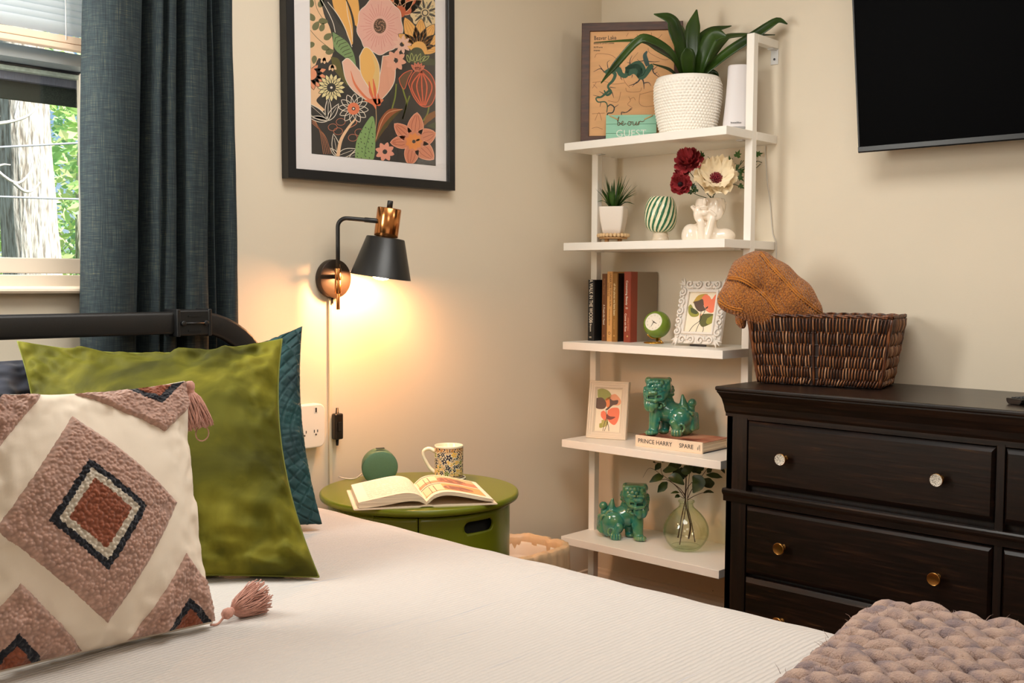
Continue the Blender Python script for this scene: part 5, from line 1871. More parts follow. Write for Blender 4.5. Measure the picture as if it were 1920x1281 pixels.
b = MB(); b.grid(potfn, 58 * 8, 19 * 7, closed_u=True); b.lathe([(0, .0), (.074, 0), (.080, .004)], 48); b.lathe([(.1020, .173), (.1000, .1815), (.098, .1835), (.0955, .182), (.094, .160), (0, .158)], 72)
b.build('pot', m_potw, t)
b = MB(); b.lathe([(.094, .164), (.05, .168), (0, .17)], 32); b.build('soil', M('potting_soil', srgb(50, 36, 26), .95, bmp=.6, bscale=120, bdist=.004), t)
m_strap = M_leaf('strap_leaf', srgb(24, 48, 9), srgb(56, 84, 22), 0.32, 9)
SCL = .001714 / 4.267


def pz(x, y, d=0.0): return ((x - 1030) * SCL, d, .180 + (600 - y) * SCL)


for pts, wid, nv in (
    ([pz(1060, 600, -.01), pz(1052, 420, -.012), pz(1060, 220, .0), pz(1098, 40, .02)], [.030, .044, .050, .044, .004], (-.15, -1, .1)),
    ([pz(1000, 600, -.02), pz(960, 420, -.05), pz(900, 250, -.075), pz(850, 175, -.085), pz(725, 145, -.09)], [.026, .042, .050, .050, .034, .003], (.4, -1, .3)),
    ([pz(1020, 560, .02), pz(1000, 220, .05), pz(955, 140, .06), pz(865, 55, .07)], [.02, .030, .030, .022, .003], (.5, -1, .4)),
    ([pz(1080, 560, .02), pz(1110, 320, .03), pz(1200, 205, .03), pz(1375, 165, .02)], [.02, .028, .034, .030, .003], (-.2, -1, .7)),
    ([pz(1090, 600, -.03), pz(1110, 470, -.06), pz(1165, 320, -.075), pz(1215, 290, -.08), pz(1290, 310, -.085)], [.026, .046, .054, .046, .003], (-.5, -1, .35)),
    ([pz(1090, 600, -.02), pz(1200, 500, -.05), pz(1330, 400, -.075), pz(1480, 310, -.095), pz(1580, 245, -.11), pz(1660, 200, -.115), pz(1725, 235, -.125)], [.024, .032, .036, .034, .030, .022, .003], (-.3, -1, .5)),
    ([pz(1090, 600, .01), pz(1180, 450, .01), pz(1300, 290, -.01), pz(1400, 265, -.03), pz(1660, 290, -.08)], [.024, .036, .036, .024, .003], (-.2, -.8, .8)),
    ([pz(990, 600, -.03), pz(900, 470, -.06), pz(760, 400, -.085), pz(620, 345, -.09), pz(275, 350, -.07)], [.026, .042, .046, .036, .016, .003], (.25, -.8, .8)),
    ([pz(980, 590, -.04), pz(870, 430, -.08), pz(700, 340, -.10), pz(600, 355, -.105), pz(440, 530, -.105), pz(325, 675, -.10)], [.018, .026, .030, .024, .022, .003], (.5, -.9, .3)),
    ([pz(1020, 605, -.05), pz(1000, 500, -.075), pz(990, 435, -.085), pz(975, 398, -.088)], [.030, .046, .050, .040, .006], (.15, -1, .15)),
    ([pz(1100, 600, .03), pz(1190, 530, .05), pz(1260, 540, .06), pz(1290, 650, .065)], [.024, .034, .034, .004], (-.6, -.8, .3)),
    ([pz(970, 600, .0), pz(880, 530, -.02), pz(740, 490, -.03)], [.014, .018, .003], (.2, -.8, .7)),
    ([pz(1040, 600, .03), pz(1020, 420, .05), pz(930, 200, .06), pz(890, 125, .065)], [.02, .032, .03, .003], (.2, -1, .2)),
    ([pz(1070, 600, .02), pz(1120, 440, .03), pz(1160, 330, .04), pz(1250, 330, .05)], [.02, .04, .04, .004], (-.5, -1, .2))):
    b = MB(); blade(b, pts, wid, nv, 22, .22); o = b.build('leaf', m_strap, t); disp(o, 'th', type='SOLIDIFY', thickness=.0009)

# ---------------------------------------------------------------- router
m_rout = M('router_white', srgb(226, 220, 220), 0.4)
m_grey = M('router_band', srgb(176, 172, 168), 0.4)
t = thing('router', 'white tapered wireless router tower between the plant pot and the shelf post', 'router', (-.105, -.632, SZ[0]), CAMRZ)


def oval(b, prof, mat=0, n=48, ratio=.62):
    def fn(u, v):
        i = v * (len(prof) - 1); k = min(int(i), len(prof) - 2); q = i - k
        r = prof[k][0] * (1 - q) + prof[k + 1][0] * q; z = prof[k][1] * (1 - q) + prof[k + 1][1] * q
        a = u * 2 * PI
        return (r * math.copysign(abs(math.cos(a)) ** .85, math.cos(a)), r * ratio * math.copysign(abs(math.sin(a)) ** .85, math.sin(a)), z)
    b.grid(fn, n, (len(prof) - 1), mat, closed_u=True)


b = MB(); oval(b, [(.051, .0195), (.0495, .035), (.0455, .075), (.0415, .120), (.0385, .165), (.0372, .203), (.0365, .208), (.034, .2105), (.0, .2105)]); b.build('body', m_rout, t)
b = MB(); oval(b, [(0, .0), (.0525, .0), (.0530, .003), (.0522, .0125), (.0522, .0125), (.0, .0125)]); b.build('base', m_rout, t)
b = MB(); oval(b, [(0, .0126), (.0500, .0126), (.0495, .0194), (0, .0194)]); b.build('band', m_grey, t)
b = MB(); mk = rotm((-.016, -.0320, .031), 0, 0, -.12)
for k in range(9): b.box(-.0165 + .0037 * k, -.0142 + .0037 * k, -.0004, .0006, -.0018, .0018 + .0012 * (k in (0, 5, 6)), mtx=mk)
stuff(b.build('lettering', M('grey_print', srgb(112, 108, 108), .5), t))
b = MB(); b.tube(spline([(-.004, -.6667, 1.582), (-.004, -.6680, 1.55), (-.004, -.676, 1.47), (-.004, -.6873, 1.404), (-.004, -.6985, 1.31), (-.004, -.7105, 1.2785), (-.004, -.713, 1.20), (-.004, -.712, 1.00)], 40), .0017, 6)
tag(b.build('router_cable', M('grey_cable', srgb(206, 198, 186), .5)), 'thin grey cable hanging down the wall behind the shelf', 'cable')

# ---------------------------------------------------------------- second tier: spiky plant on a beaded stand
t = thing('bead_riser', 'small round wooden stand edged with beads under the square white pot', 'stand', (-.130, -.165, SZ[1]), CAMRZ)
m_lwood = M('light_wood', srgb(220, 186, 140), 0.55, var=0.12, vscale=40)
m_pine = M('pine_wood', srgb(196, 152, 102), 0.55, var=0.15, vscale=30)
b = MB(); b.cyl((0, 0, .0165), (0, 0, .0215), .0475, seg=48, bev=.001); b.build('top', m_pine, t)
for k in range(4):
    a = PI * .22 + PI / 2 * k; x, y = .031 * math.cos(a), .031 * math.sin(a)
    b = MB(); b.cyl((x, y, 0), (x, y, .0165), .0068, .0075, 4 if k % 2 else 12); b.build('leg', m_pine, t)
nb = 24
b = MB(); bm = bmesh.new(); bmesh.ops.create_uvsphere(bm, u_segments=14, v_segments=10, radius=.0068); b.bm(bm, 0, True)
bead0 = b.build('bead', m_lwood, t, (.0455, 0, .0285))
for k in range(1, nb):
    c = bead0.copy(); COL.objects.link(c); c.parent = t; a = 2 * PI * k / nb; c.location = (.0500 * math.cos(a), .0500 * math.sin(a), .0285)
bead0.location = (.0500, 0, .0285)
b = MB(); b.cyl((0, 0, .0215), (0, 0, .0315), .0425, seg=40); b.build('inner_disc', m_pine, t)

t = thing('spiky_plant', 'small spiky green plant in a square white pot on the beaded stand', 'plant', (-.130, -.165, SZ[1] + .0318), math.radians(-64.8))
m_sqpot = M('square_pot', srgb(240, 228, 216), 0.42)


def sqpot(b, prof, n=64, mat=0):
    def fn(u, v):
        i = v * (len(prof) - 1); k = min(int(i), len(prof) - 2); q = i - k
        r = prof[k][0] * (1 - q) + prof[k + 1][0] * q; z = prof[k][1] * (1 - q) + prof[k + 1][1] * q
        a = u * 2 * PI + PI / 4
        rr = sq(r, a, 16.0)
        return (rr * math.cos(a), rr * math.sin(a), z)
    b.grid(fn, n, (len(prof) - 1), mat, closed_u=True)


b = MB(); sqpot(b, [(0, 0), (.028, 0), (.031, .003), (.034, .02), (.0385, .045), (.0412, .068), (.0420, .086), (.0420, .092), (.0410, .093), (.0385, .093), (.038, .084), (0, .082)], 96); b.build('pot', m_sqpot, t)
m_spike = M_leaf('spike_leaf', srgb(28, 56, 18), srgb(66, 108, 36), 0.4, 18)
rr = random.Random(5)
t2rz = math.radians(-46.8 + 64.8)
for k in range(38):
    a = rr.uniform(0, 2 * PI); e = [.25, .5, .8, 1.05][k % 4] * rr.uniform(.7, 1.15)
    L = rr.uniform(.085, .125) * (1.08 - .22 * e)
    d = Vector((math.cos(a) * math.sin(e), math.sin(a) * math.sin(e), math.cos(e)))
    p0 = Vector((math.cos(a) * .006, math.sin(a) * .006, .082))
    p1 = p0 + d * L * .5 + Vector((0, 0, .012 * e)); p2 = p0 + d * L + Vector((0, 0, -.012 * e + .01))
    b = MB(); blade(b, [p0, p1, p2], [.008, .0105, .0075, .0004], (-math.cos(a) * .8, -math.sin(a) * .8 - .3, .6), 8, .35); b.build('leaf', m_spike, t)

# ---------------------------------------------------------------- striped globe vase
m_stripe = M_attr('striped_glaze', 0.2)
t = thing('striped_vase', 'round vase with swirling green and cream stripes on a pale foot', 'vase', (-.150, -.3733, SZ[1]), CAMRZ)
GRN, CRM = srgb(44, 108, 74), srgb(240, 236, 200)
bulb = [(.0190, .0325), (.034, .0375), (.0445, .049), (.0505, .066), (.0520, .086), (.0505, .108), (.0465, .126), (.0400, .140), (.0345, .1465)]
br_, bz_ = [q[0] for q in bulb], [q[1] for q in bulb]
bsp = spline([(r_, 0, z_) for r_, z_ in bulb], 60)


def vfn(u, v):
    i = v * 60; k = min(int(i), 59); q = i - k
    r_ = bsp[k].x * (1 - q) + bsp[k + 1].x * q; z_ = bsp[k].z * (1 - q) + bsp[k + 1].z * q
    a = u * 2 * PI
    ph = a * 17 / 1.0 - v * 20
    r_ += .0007 * math.cos(ph)
    return (r_ * math.cos(a), r_ * math.sin(a), z_)


def vcol(u, v):
    ph = u * 2 * PI * 17 - v * 20
    return GRN if math.cos(ph) > .12 else CRM


b = MB(); b.grid(vfn, 17 * 20, 70, colfn=vcol, closed_u=True); b.build('bowl', m_stripe, t)
b = MB(); b.lathe([(.0345, .1465), (.0335, .1475), (.0320, .1462), (.036, .138), (.045, .110), (.046, .08), (.03, .05), (0, .045)], 48); b.build('inner_lining', m_ceram, t)
m_foot = M('pale_glaze', srgb(226, 208, 184), 0.3)
b = MB(); b.lathe([(0, .0), (.0325, .0), (.0335, .002), (.0325, .005), (.0285, .008), (.0270, .011), (.0268, .0165), (.0245, .0175), (.0238, .022), (.0245, .0235), (.0240, .0285), (.0225, .0305), (.0215, .0335), (0, .0345)], 48); b.build('foot', m_foot, t)

# ---------------------------------------------------------------- bust vase with flowers
m_bust = M('bust_glaze', srgb(244, 230, 212), 0.12, coat=0.6)
FO = (-.160, -.5665, SZ[1])
K8 = .001715 / 6.405


def q8(x, y, d=0.0): return ((x - 585) * K8, d, (1145 - y) * K8)


def bust(P):
    d = ell(P, q8(372, 1055, .012), (.0265, .026, .0300))
    d = smin(d, ell(P, q8(372, 1110, .012), (.0265, .027, .026)), .012)
    d = smin(d, ell(P, q8(765, 1085, .004), (.0335, .026, .0250)), .016)
    d = smin(d, ell(P, q8(560, 1110, .010), (.050, .028, .028)), .018)          # chest
    d = smin(d, ell(P, q8(550, 1000, .010), (.032, .026, .040)), .016)
    d = smin(d, cap(P, q8(600, 1000, .022), q8(600, 860, .016), .0190, .0175), .014)   # neck
    head = ell(P, q8(598, 735, .010), (.0475, .042, .050))
    head = smin(head, ell(P, q8(570, 850, -.010), (.024, .022, .016)), .016)     # chin
    d = smin(d, head, .010)
    d = smin(d, cap(P, q8(486, 1145, -.016), q8(470, 930, -.022), .0115, .0110), .006)   # left forearm
    d = smin(d, ell(P, q8(436, 835, -.018), (.0140, .0120, .0245)), .010)
    for k, (x, y) in enumerate(((372, 752), (392, 742), (412, 752), (425, 770))):
        d = smin(d, cap(P, q8(425 - 6 * k, 830, -.018 + .004 * k), q8(x, y, -.006 + .008 * k), .0054, .0046), .004)
    d = smin(d, cap(P, q8(540, 1145, -.016), q8(590, 900, -.026), .0120, .0118), .006)   # right forearm
    d = smin(d, ell(P, q8(655, 820, -.022), (.0185, .0120, .0225)), .010)
    for k, (x, y) in enumerate(((640, 690), (690, 668), (730, 676), (765, 705))):
        d = smin(d, cap(P, q8(640 + 18 * k, 810, -.030 + .006 * k), q8(x, y, -.030 + .011 * k), .0054, .0046), .0028)
    d = smin(d, cap(P, q8(620, 850, -.034), q8(560, 800, -.036), .0054, .0046), .003)        # thumb
    d = smin(d, ell(P, q8(497, 700, -.036), (.0070, .0090, .0125)), .006)       # nose
    d = smin(d, ell(P, q8(490, 757, -.036), (.0135, .0060, .0033)), .003)       # lips
    d = smin(d, ell(P, q8(492, 778, -.034), (.0115, .0060, .0033)), .003)
    d = smin(d, ell(P, q8(500, 825, -.030), (.012, .009, .009)), .006)
    d = np.maximum(d, -(P[:, 2] - .0))                                          # flat underneath
    cut = P[:, 2] - (.1345 + .03 * (P[:, 0] - .0) * 0)
    d = smax(d, cut, .003)
    hol = ell(P, q8(598, 690, .010), (.041, .036, .052))
    d = smax(d, -hol, .003)
    return d


v_, f_ = surface_nets(bust, (-.095, -.068, -.003), (.095, .058, .142), .0019)
t = thing('bust_vase', 'white glazed vase shaped as a bust resting its chin on both hands', 'vase', FO, CAMRZ)
b = MB(); b.add(v_, f_, 0, True); b.build('body', m_bust, t)

t = thing('flower_bunch', 'bunch of burgundy and cream artificial flowers with ivy in the bust vase', 'flowers', FO, CAMRZ)
m_burg = M('burgundy_petal', srgb(158, 50, 54), 0.6, var=0.3, vscale=40)
m_crmp = M('cream_petal', srgb(248, 230, 196), 0.6, var=0.08, vscale=30)
m_burgd = M('burgundy_heart', srgb(130, 20, 40), 0.7, var=0.3, vscale=200, bmp=0.5, bscale=300, bdist=0.002)
m_ivy = M_leaf('ivy_leaf', srgb(34, 70, 22), srgb(66, 104, 40), 0.35, 30)
m_stem = M('stem_green', srgb(58, 74, 34), 0.6)
rr = random.Random(31)


def petal_bm(b, m, L, W, cup, ruffle, nseg=8, ph=0.0):
    def fn(u, v):
        s_ = u * 2 - 1
        w = W * (math.sin(PI * min(1, v * .72 + .10)) ** .7)
        x = s_ * w * .5
        y = L * v * (1 - .10 * s_ * s_ * v)
        z = cup * (v ** 1.4) * L - .16 * L * v * (1 - v) + ruffle * v * v * math.sin(s_ * 7 + ph) + cup * .25 * W * s_ * s_
        return (x, y, z)
    b.grid(fn, nseg, 8, mtx=m)


def bloom(center, nv, layers, mat, heart=None, hr=.01):
    c = Vector(center)
    q = Vector(nv).normalized().to_track_quat('Z', 'Y').to_matrix().to_4x4()
    base = Matrix.Translation(c) @ q
    for n, L, W, cup, ruf, off in layers:
        for k in range(n):
            a = 2 * PI * k / n + off + rr.uniform(-.12, .12)
            b = MB(); petal_bm(b, base @ Matrix.Rotation(a, 4, 'Z'), L * rr.uniform(.9, 1.08), W, cup, ruf, 12, rr.uniform(0, 6)); b.build('petal', mat, t)
    if heart:
        b = MB()
        for k in range(46):
            a = k * 2.4; r_ = hr * math.sqrt(k / 46)
            p0 = base @ Vector((r_ * .5 * math.cos(a), r_ * .5 * math.sin(a), 0)); p1 = base @ Vector((r_ * math.cos(a), r_ * math.sin(a), .016 * (1.25 - .5 * k / 46)))
            b.tube([p0, p0.lerp(p1, .6), p1], [.0012, .0016, .0022], 5)
        b.build('flower_heart', heart, t)


bloom(q8(625, 440, -.030), (-.05, -1, .42), [(7, .070, .062, .40, .0085, 0), (6, .056, .054, .85, .007, .4)], m_crmp, m_burgd, .020)
bloom(q8(330, 250, -.010), (-.35, -.8, .55), [(9, .046, .032, .25, .003, 0), (8, .040, .028, .7, .003, .3), (7, .032, .024, 1.25, .002, .1), (6, .022, .018, 2.0, .002, .5)], m_burg)
bloom(q8(228, 505, -.030), (-.40, -1, .10), [(8, .035, .030, .30, .003, 0), (7, .030, .026, .8, .002, .3), (6, .022, .018, 1.5, .002, .1)], m_burg, M('dark_heart', srgb(36, 14, 18), .8), .006)
bloom(q8(270, 390, .0), (-.5, -.6, .5), [(7, .028, .024, .5, .003, 0), (6, .022, .02, 1.1, .002, .2)], m_burg)


def ivy(x, y, d, ang, s_, nv=(0, -1, .2)):
    pts = [(0, -.45), (.30, -.62), (.62, -.30), (.36, -.06), (.58, .34), (.22, .26), (0, .95), (-.22, .26), (-.58, .34), (-.36, -.06), (-.62, -.30), (-.30, -.62)]
    q = Vector(nv).normalized().to_track_quat('Z', 'Y').to_matrix().to_4x4()
    m = Matrix.Translation(q8(x, y, d)) @ q @ Matrix.Rotation(ang, 4, 'Z')
    b = MB()
    v = [(0, 0, -.10 * s_)] + [(px * s_, py * s_, .06 * s_ * abs(px)) for px, py in pts]
    n = len(pts)
    b.add(v, [(0, i + 1, (i + 1) % n + 1) for i in range(n)], 0, False, None, m)
    b.build('ivy_leaf', m_ivy, t)


for x, y, d, a, s_ in ((495, 135, .02, .25, .0150), (590, 200, .02, .5, .0155), (815, 205, .01, .1, .0185), (915, 130, .02, -.4, .0190), (1175, 115, .04, -1.4, .0170), (880, 280, .0, 1.2, .0165), (950, 330, .01, -.9, .0180), (935, 410, .0, -2.4, .0175), (400, 560, -.01, 2.2, .0170), (345, 575, .0, 1.4, .0150), (470, 250, .02, 1.2, .0140), (960, 500, .02, -2.2, .0150), (390, 500, .01, .5, .0160), (1130, 210, .04, -2.6, .0130), (740, 480, .02, -2.0, .0170)):
    ivy(x, y, d, a, s_)
b = MB()
for pts in ([(600, 650, 0), (780, 420, .01), (910, 300, .015), (960, 200, .02)], [(935, 260, .015), (985, 200, .02)], [(600, 650, 0), (520, 400, .01), (500, 200, .02)], [(600, 650, 0), (450, 480, 0), (330, 330, 0)], [(560, 650, 0), (400, 600, -.01), (300, 520, -.015)], [(620, 660, 0), (625, 560, -.01), (625, 460, -.02)], [(900, 320, .02), (1030, 260, .03), (1140, 200, .04), (1215, 215, .04)], [(1080, 240, .03), (1140, 280, .04), (1200, 230, .04)], [(760, 480, .01), (880, 480, .02), (985, 525, .02)]):
    b.tube(spline([q8(*p_) for p_ in pts], 14), .0012, 5)
stuff(b.build('stems', m_stem, t))

# ---------------------------------------------------------------- books on the third tier
m_spine = {}


def book(label, y0, th, h, x_front, depth, cspine, cside, texts, pages=srgb(236, 222, 196), joint=None):
    t = thing('book', label, 'book', (x_front, y0 - th / 2, SZ[2]), -PI / 2, 'books standing on the third tier')
    ms = M('book_spine', cspine, 0.5, bmp=.05, bscale=300); mc = M('book_cover_cloth', cside, 0.5, bmp=.05, bscale=300)
    bt = .0022
    b = MB()
    b.prism([(-th / 2, .004), (-th / 2 + .001, .0012), (-th / 2 + .003, .0), (th / 2 - .003, .0), (th / 2 - .001, .0012), (th / 2, .004), (th / 2, joint or .006), (-th / 2, joint or .006)], 0, h, axis='z')
    b.build('spine', ms, t, recalc=True)
    for s_ in (-1, 1):
        b = MB(); b.box(s_ * th / 2, s_ * (th / 2 - bt), joint or .006, depth, 0, h, .0005); b.build('board', mc, t)
    b = MB(); b.box(-th / 2 + bt, th / 2 - bt, .006, depth - .003, .003, h - .003); b.build('page_block', m_pagedge, t)
    if texts:
        items = []
        for body, size, zc_, xo, col, xs in texts:
            k = tuple(col)
            if k not in m_spine: m_spine[k] = M('foil', col, 0.45)
            m = Matrix.Translation((xo, -.00035, zc_)) @ Matrix(((0, 1, 0, 0), (0, 0, -1, 0), (-1, 0, 0, 0), (0, 0, 0, 1)))
            items.append((body, size, m, m_spine[k], xs, .0001, 'CENTER'))
        label_on(t, items)
    return t


WT_ = srgb(240, 232, 214); GOLD = srgb(222, 176, 104)
book('short black book with a bold white spine title, leftmost on the third tier', -.0955, .0275, .2085, -.178, .150, srgb(20, 19, 18), srgb(12, 12, 12),
     [('A WALK IN THE WOODS', .0215, .135, 0, WT_, .60), ('Bill Bryson', .0105, .052, 0, WT_, .9), ('||', .010, .012, 0, WT_, 1)])
book('thin brown book between the black book and the tan book', -.1395, .0215, .2290, -.158, .135, srgb(116, 70, 34), srgb(90, 50, 24),
     [('Paul Theroux', .0100, .185, 0, srgb(176, 124, 76), 1), ('A Fresh-Air Fiend', .0105, .090, 0, WT_, .9), ('=', .012, .018, 0, srgb(206, 130, 90), 1.2)])
book('pale tan book with dark spine lettering in the middle of the row', -.1645, .0245, .2360, -.162, .145, srgb(222, 166, 98), srgb(206, 150, 86),
     [('UNDER THE TUSCAN SUN', .0105, .175, .0035, srgb(110, 66, 32), .9), ('at home in italy', .0066, .175, -.0055, srgb(130, 80, 40), 1.1), ('FRANCES MAYES', .0075, .082, 0, srgb(150, 104, 60), 1), ('O', .0135, .028, 0, srgb(90, 54, 28), 1), ('--', .009, .016, 0, srgb(110, 66, 32), 1)])
book('olive brown book with cream title beside the tan book', -.1900, .0220, .2305, -.166, .150, srgb(150, 104, 42), srgb(40, 22, 10),
     [('all the places we have been', .0120, .142, 0, srgb(244, 226, 176), .82), ('a memoir', .0085, .058, 0, srgb(206, 160, 90), 1), ('#', .009, .02, 0, srgb(226, 190, 120), 1)])
tb = book('tall rust red book with grey cover boards, rightmost in the row', -.2330, .0290, .2360, -.158, .152, srgb(148, 62, 38), srgb(150, 134, 114),
     [('Consuming Beauty', .0115, .165, -.001, WT_, .95), ('[]', .0090, .114, 0, WT_, 1), ('Come on Rise', .0105, .066, -.005, WT_, 1), ('A Feast of Colour', .0060, .060, .006, srgb(226, 160, 120), 1), ('*', .014, .02, 0, srgb(240, 206, 130), 1)], joint=.038)

# ---------------------------------------------------------------- round green clock
m_clk = M('clock_green', srgb(116, 142, 44), 0.25, coat=0.2)
m_gold = M('polished_gold', srgb(222, 164, 70), 0.2, 1.0)
m_dial = M('clock_dial', srgb(240, 230, 212), 0.4)
t = thing('desk_clock', 'small round green clock on a gold ring stand next to the books', 'clock', (-.138, -.3515, SZ[2]), CAMRZ)
C0 = Vector((.004, 0, .0620)); nrm = Vector((-.50, -.80, .34)).normalized()
m = Matrix.Translation(C0) @ nrm.to_track_quat('Z', 'Y').to_matrix().to_4x4()
RS = .0450; ct_ = .70
b = MB(); b.lathe([(RS * math.sin(a), -RS * math.cos(a)) for a in [i * math.acos(-ct_) / 30 for i in range(31)]] + [(.0308, RS * ct_ + .0006), (.0295, RS * ct_ - .002)], 56, mtx=m); b.build('case', m_clk, t)
b = MB(); b.lathe([(0, RS * ct_ - .003), (.0296, RS * ct_ - .003)], 48, 0, False, mtx=m); dial = b.build('dial', m_dial, t)
q_ = nrm.to_track_quat('Z', 'Y'); yv = q_.inverted() @ Vector((0, 0, 1)); rot0 = math.atan2(yv.y, yv.x) - PI / 2
md_ = m @ Matrix.Rotation(rot0, 4, 'Z') @ Matrix.Translation((0, 0, RS * ct_ - .0027))
b = MB()
for k in range(1, 13):
    a = PI / 2 - k * PI / 6
    b.text(str(k), .0072, md_ @ Matrix.Translation((.0225 * math.cos(a), .0225 * math.sin(a), 0)), 0, None, 0, 'CENTER', .9)
stuff(b.build('numerals', M('dial_grey', srgb(176, 164, 148), .5), dial))
b = MB()
for a, L, w in ((-.45, .0135, .0016), (-1.95, .0175, .0012), (2.4, .010, .0009)):
    ca, sa = math.cos(a), math.sin(a)
    b.add([(-sa * w, ca * w, .0004), (sa * w, -ca * w, .0004), (L * ca + sa * w * .5, L * sa - ca * w * .5, .0004), (L * ca - sa * w * .5, L * sa + ca * w * .5, .0004)], [(0, 1, 2, 3)], 0, False, None, md_)
b.lathe([(.0022, 0), (.002, .0012), (0, .0014)], 12, mtx=md_)
stuff(b.build('hands', M('dark_hand', srgb(70, 54, 40), .4), dial))
b = MB(); b.tube([(.031 * math.cos(a) - .006, .031 * math.sin(a), .0022) for a in [2 * PI * i / 48 for i in range(48)]], .0022, 8, closed=True); b.build('ring_base', m_gold, t)
b = MB(); b.tube(spline([(.022, .0, .0022), (.016, .004, .010), (.006, .004, .0165)], 8), .0028, 8); b.build('strut', m_gold, t)
b = MB(); b.tube(spline([(-.028, -.006, .030), (-.015, -.004, .0195), (.004, .0, .0165), (.016, -.01, .0205)], 14), .0024, 8); b.build('cradle', m_gold, t)
b = MB(); b.cyl((.006, 0, .0065), (.006, 0, .0175), .0045, .006, 16); b.build('neck', m_gold, t)

# ---------------------------------------------------------------- ornate white frame
m_orn = M('ornate_white', srgb(236, 228, 218), 0.45)
t = thing('ornate_photo_frame', 'ornate white carved frame holding a coral flower print on the third tier', 'picture frame', (-.180, -.5385, SZ[2]), -PI / 2, None, math.radians(-13.5))
OW, OH = .186, .218
b = MB(); frame_bars(b, OW - .016, OH - .016, .034, -.006, .006, -OW / 2 + .008, .008); frame_bars(b, OW - .070, OH - .076, .007, -.0125, -.003, -OW / 2 + .035, .038)
b.build('frame', m_orn, t, recalc=True)


def scroll(b, cx, cz, r, a0, turns, hand, w0=.0040, y=-.009):
    pts, rad = [], []
    n = 26
    for i in range(n + 1):
        k = i / n
        a = a0 + hand * turns * 2 * PI * k
        q = r * (1 - .80 * k)
        pts.append((cx + q * math.cos(a), y - .0022 * math.sin(PI * k), cz + q * math.sin(a))); rad.append(w0 * (1 - .45 * k))
    b.tube(pts, rad, 7)
    bm = bmesh.new(); bmesh.ops.create_uvsphere(bm, u_segments=8, v_segments=6, radius=w0 * .95)
    b.bm(bm, 0, True, None, Matrix.Translation((cx, y, cz)))


def leafc(b, x, z, a, L, y=-.008):
    d = Vector((math.cos(a), 0, math.sin(a)))
    b.tube([Vector((x, y, z)), Vector((x, y - .002, z)) + d * L * .5, Vector((x, y, z)) + d * L], [.0018, .0042, .0008], 7)


b = MB()
for side in (-1, 1):
    for z, hd_, r in ((.045, 1, .0135), (.078, -1, .0125), (.110, 1, .0130), (.142, -1, .0125), (.172, 1, .0135)):
        x = side * (OW / 2 - .0175)
        scroll(b, x, z, r, PI / 2 * hd_, 1.25, hd_ * side)
        leafc(b, x + side * .004, z + .012, 1.2 if side > 0 else PI - 1.2, .014)
        leafc(b, x - side * .008, z - .012, -1.0 if side > 0 else PI + 1.0, .011)
for z, s_ in ((.0185, 1), (OH - .0185, -1)):
    for x, hd_ in ((-.052, 1), (-.019, -1), (.016, 1), (.050, -1)):
        scroll(b, x, z, .0140, 0 if hd_ > 0 else PI, 1.3, hd_ * s_)
        leafc(b, x + .013 * hd_, z + .004 * s_, PI / 2 * s_, .012)
    for sx_ in (-1, 1):
        for da in (-.5, 0, .5): leafc(b, sx_ * (OW / 2 - .024), z + s_ * .004, (-PI * .25 if sx_ > 0 else -PI * .75) * s_ + da, .027)
stuff(b.build('scroll_carving', m_orn, t))
m_pap = M('art_paper', srgb(246, 232, 206), 0.6)
px0, pz0, pw, ph = -OW / 2 + .041, .044, OW - .082, OH - .088
b = MB(); b.box(px0 - .001, px0 + pw + .001, -.0040, -.0030, pz0 - .001, pz0 + ph + .001); b.build('print_paper', m_pap, t)
CORAL, OL1, OL2, BRN, MUST = srgb(246, 128, 92), srgb(116, 130, 54), srgb(150, 150, 60), srgb(96, 74, 62), srgb(196, 160, 66)
# picture space measured on an upright sheet 0..100 x 0..150
p = Painter(lambda x, y: (px0 + x / 100 * pw, pz0 + (1 - y / 150) * ph), .00005)
p.blob([(16, 40), (30, 14), (52, 6), (66, 10), (50, 30), (30, 44)], MUST, 1)
p.blob([(46, 20), (56, 8), (72, 14), (82, 26), (92, 8), (100, 12), (100, 40), (98, 66), (86, 76), (66, 66), (52, 46)], CORAL, 2)
p.blob([(18, 36), (34, 32), (50, 26), (58, 50), (66, 64), (46, 72), (30, 60)], BRN, 3)
p.blob([(2, 56), (10, 46), (26, 66), (44, 78), (40, 90), (20, 92), (6, 78)], OL2, 1)
p.blob([(10, 58), (24, 62), (40, 74), (34, 82), (16, 76)], srgb(76, 84, 44), 2)
p.blob([(50, 92), (64, 80), (100, 82), (98, 108), (80, 122), (62, 128), (50, 112)], srgb(96, 96, 50), 2)
p.blob([(76, 96), (98, 84), (98, 106), (84, 118), (74, 112)], OL2, 3)
p.blob([(46, 84), (56, 80), (54, 96), (48, 100)], srgb(240, 190, 140), 1)
for pts in ([(52, 66), (50, 84), (54, 96), (50, 110)], [(64, 66), (60, 80), (50, 92)], [(50, 108), (30, 126), (18, 148)], [(52, 112), (46, 130), (42, 149)], [(66, 126), (68, 138), (66, 149)]): p.curve(pts, 1.9, INK, 4)
p.curve([(64, 62), (70, 56), (72, 52)], [4, 5, 2], INK, 4); p.curve([(56, 48), (64, 60), (78, 66)], 1, srgb(250, 220, 200), 4)
p.b.build('print', m_print, t, (0, -.0041, 0))
b = MB(); b.box(-.03, .03, .006, .010, .0, .16, .001); o = b.build('easel_back', m_black, t)

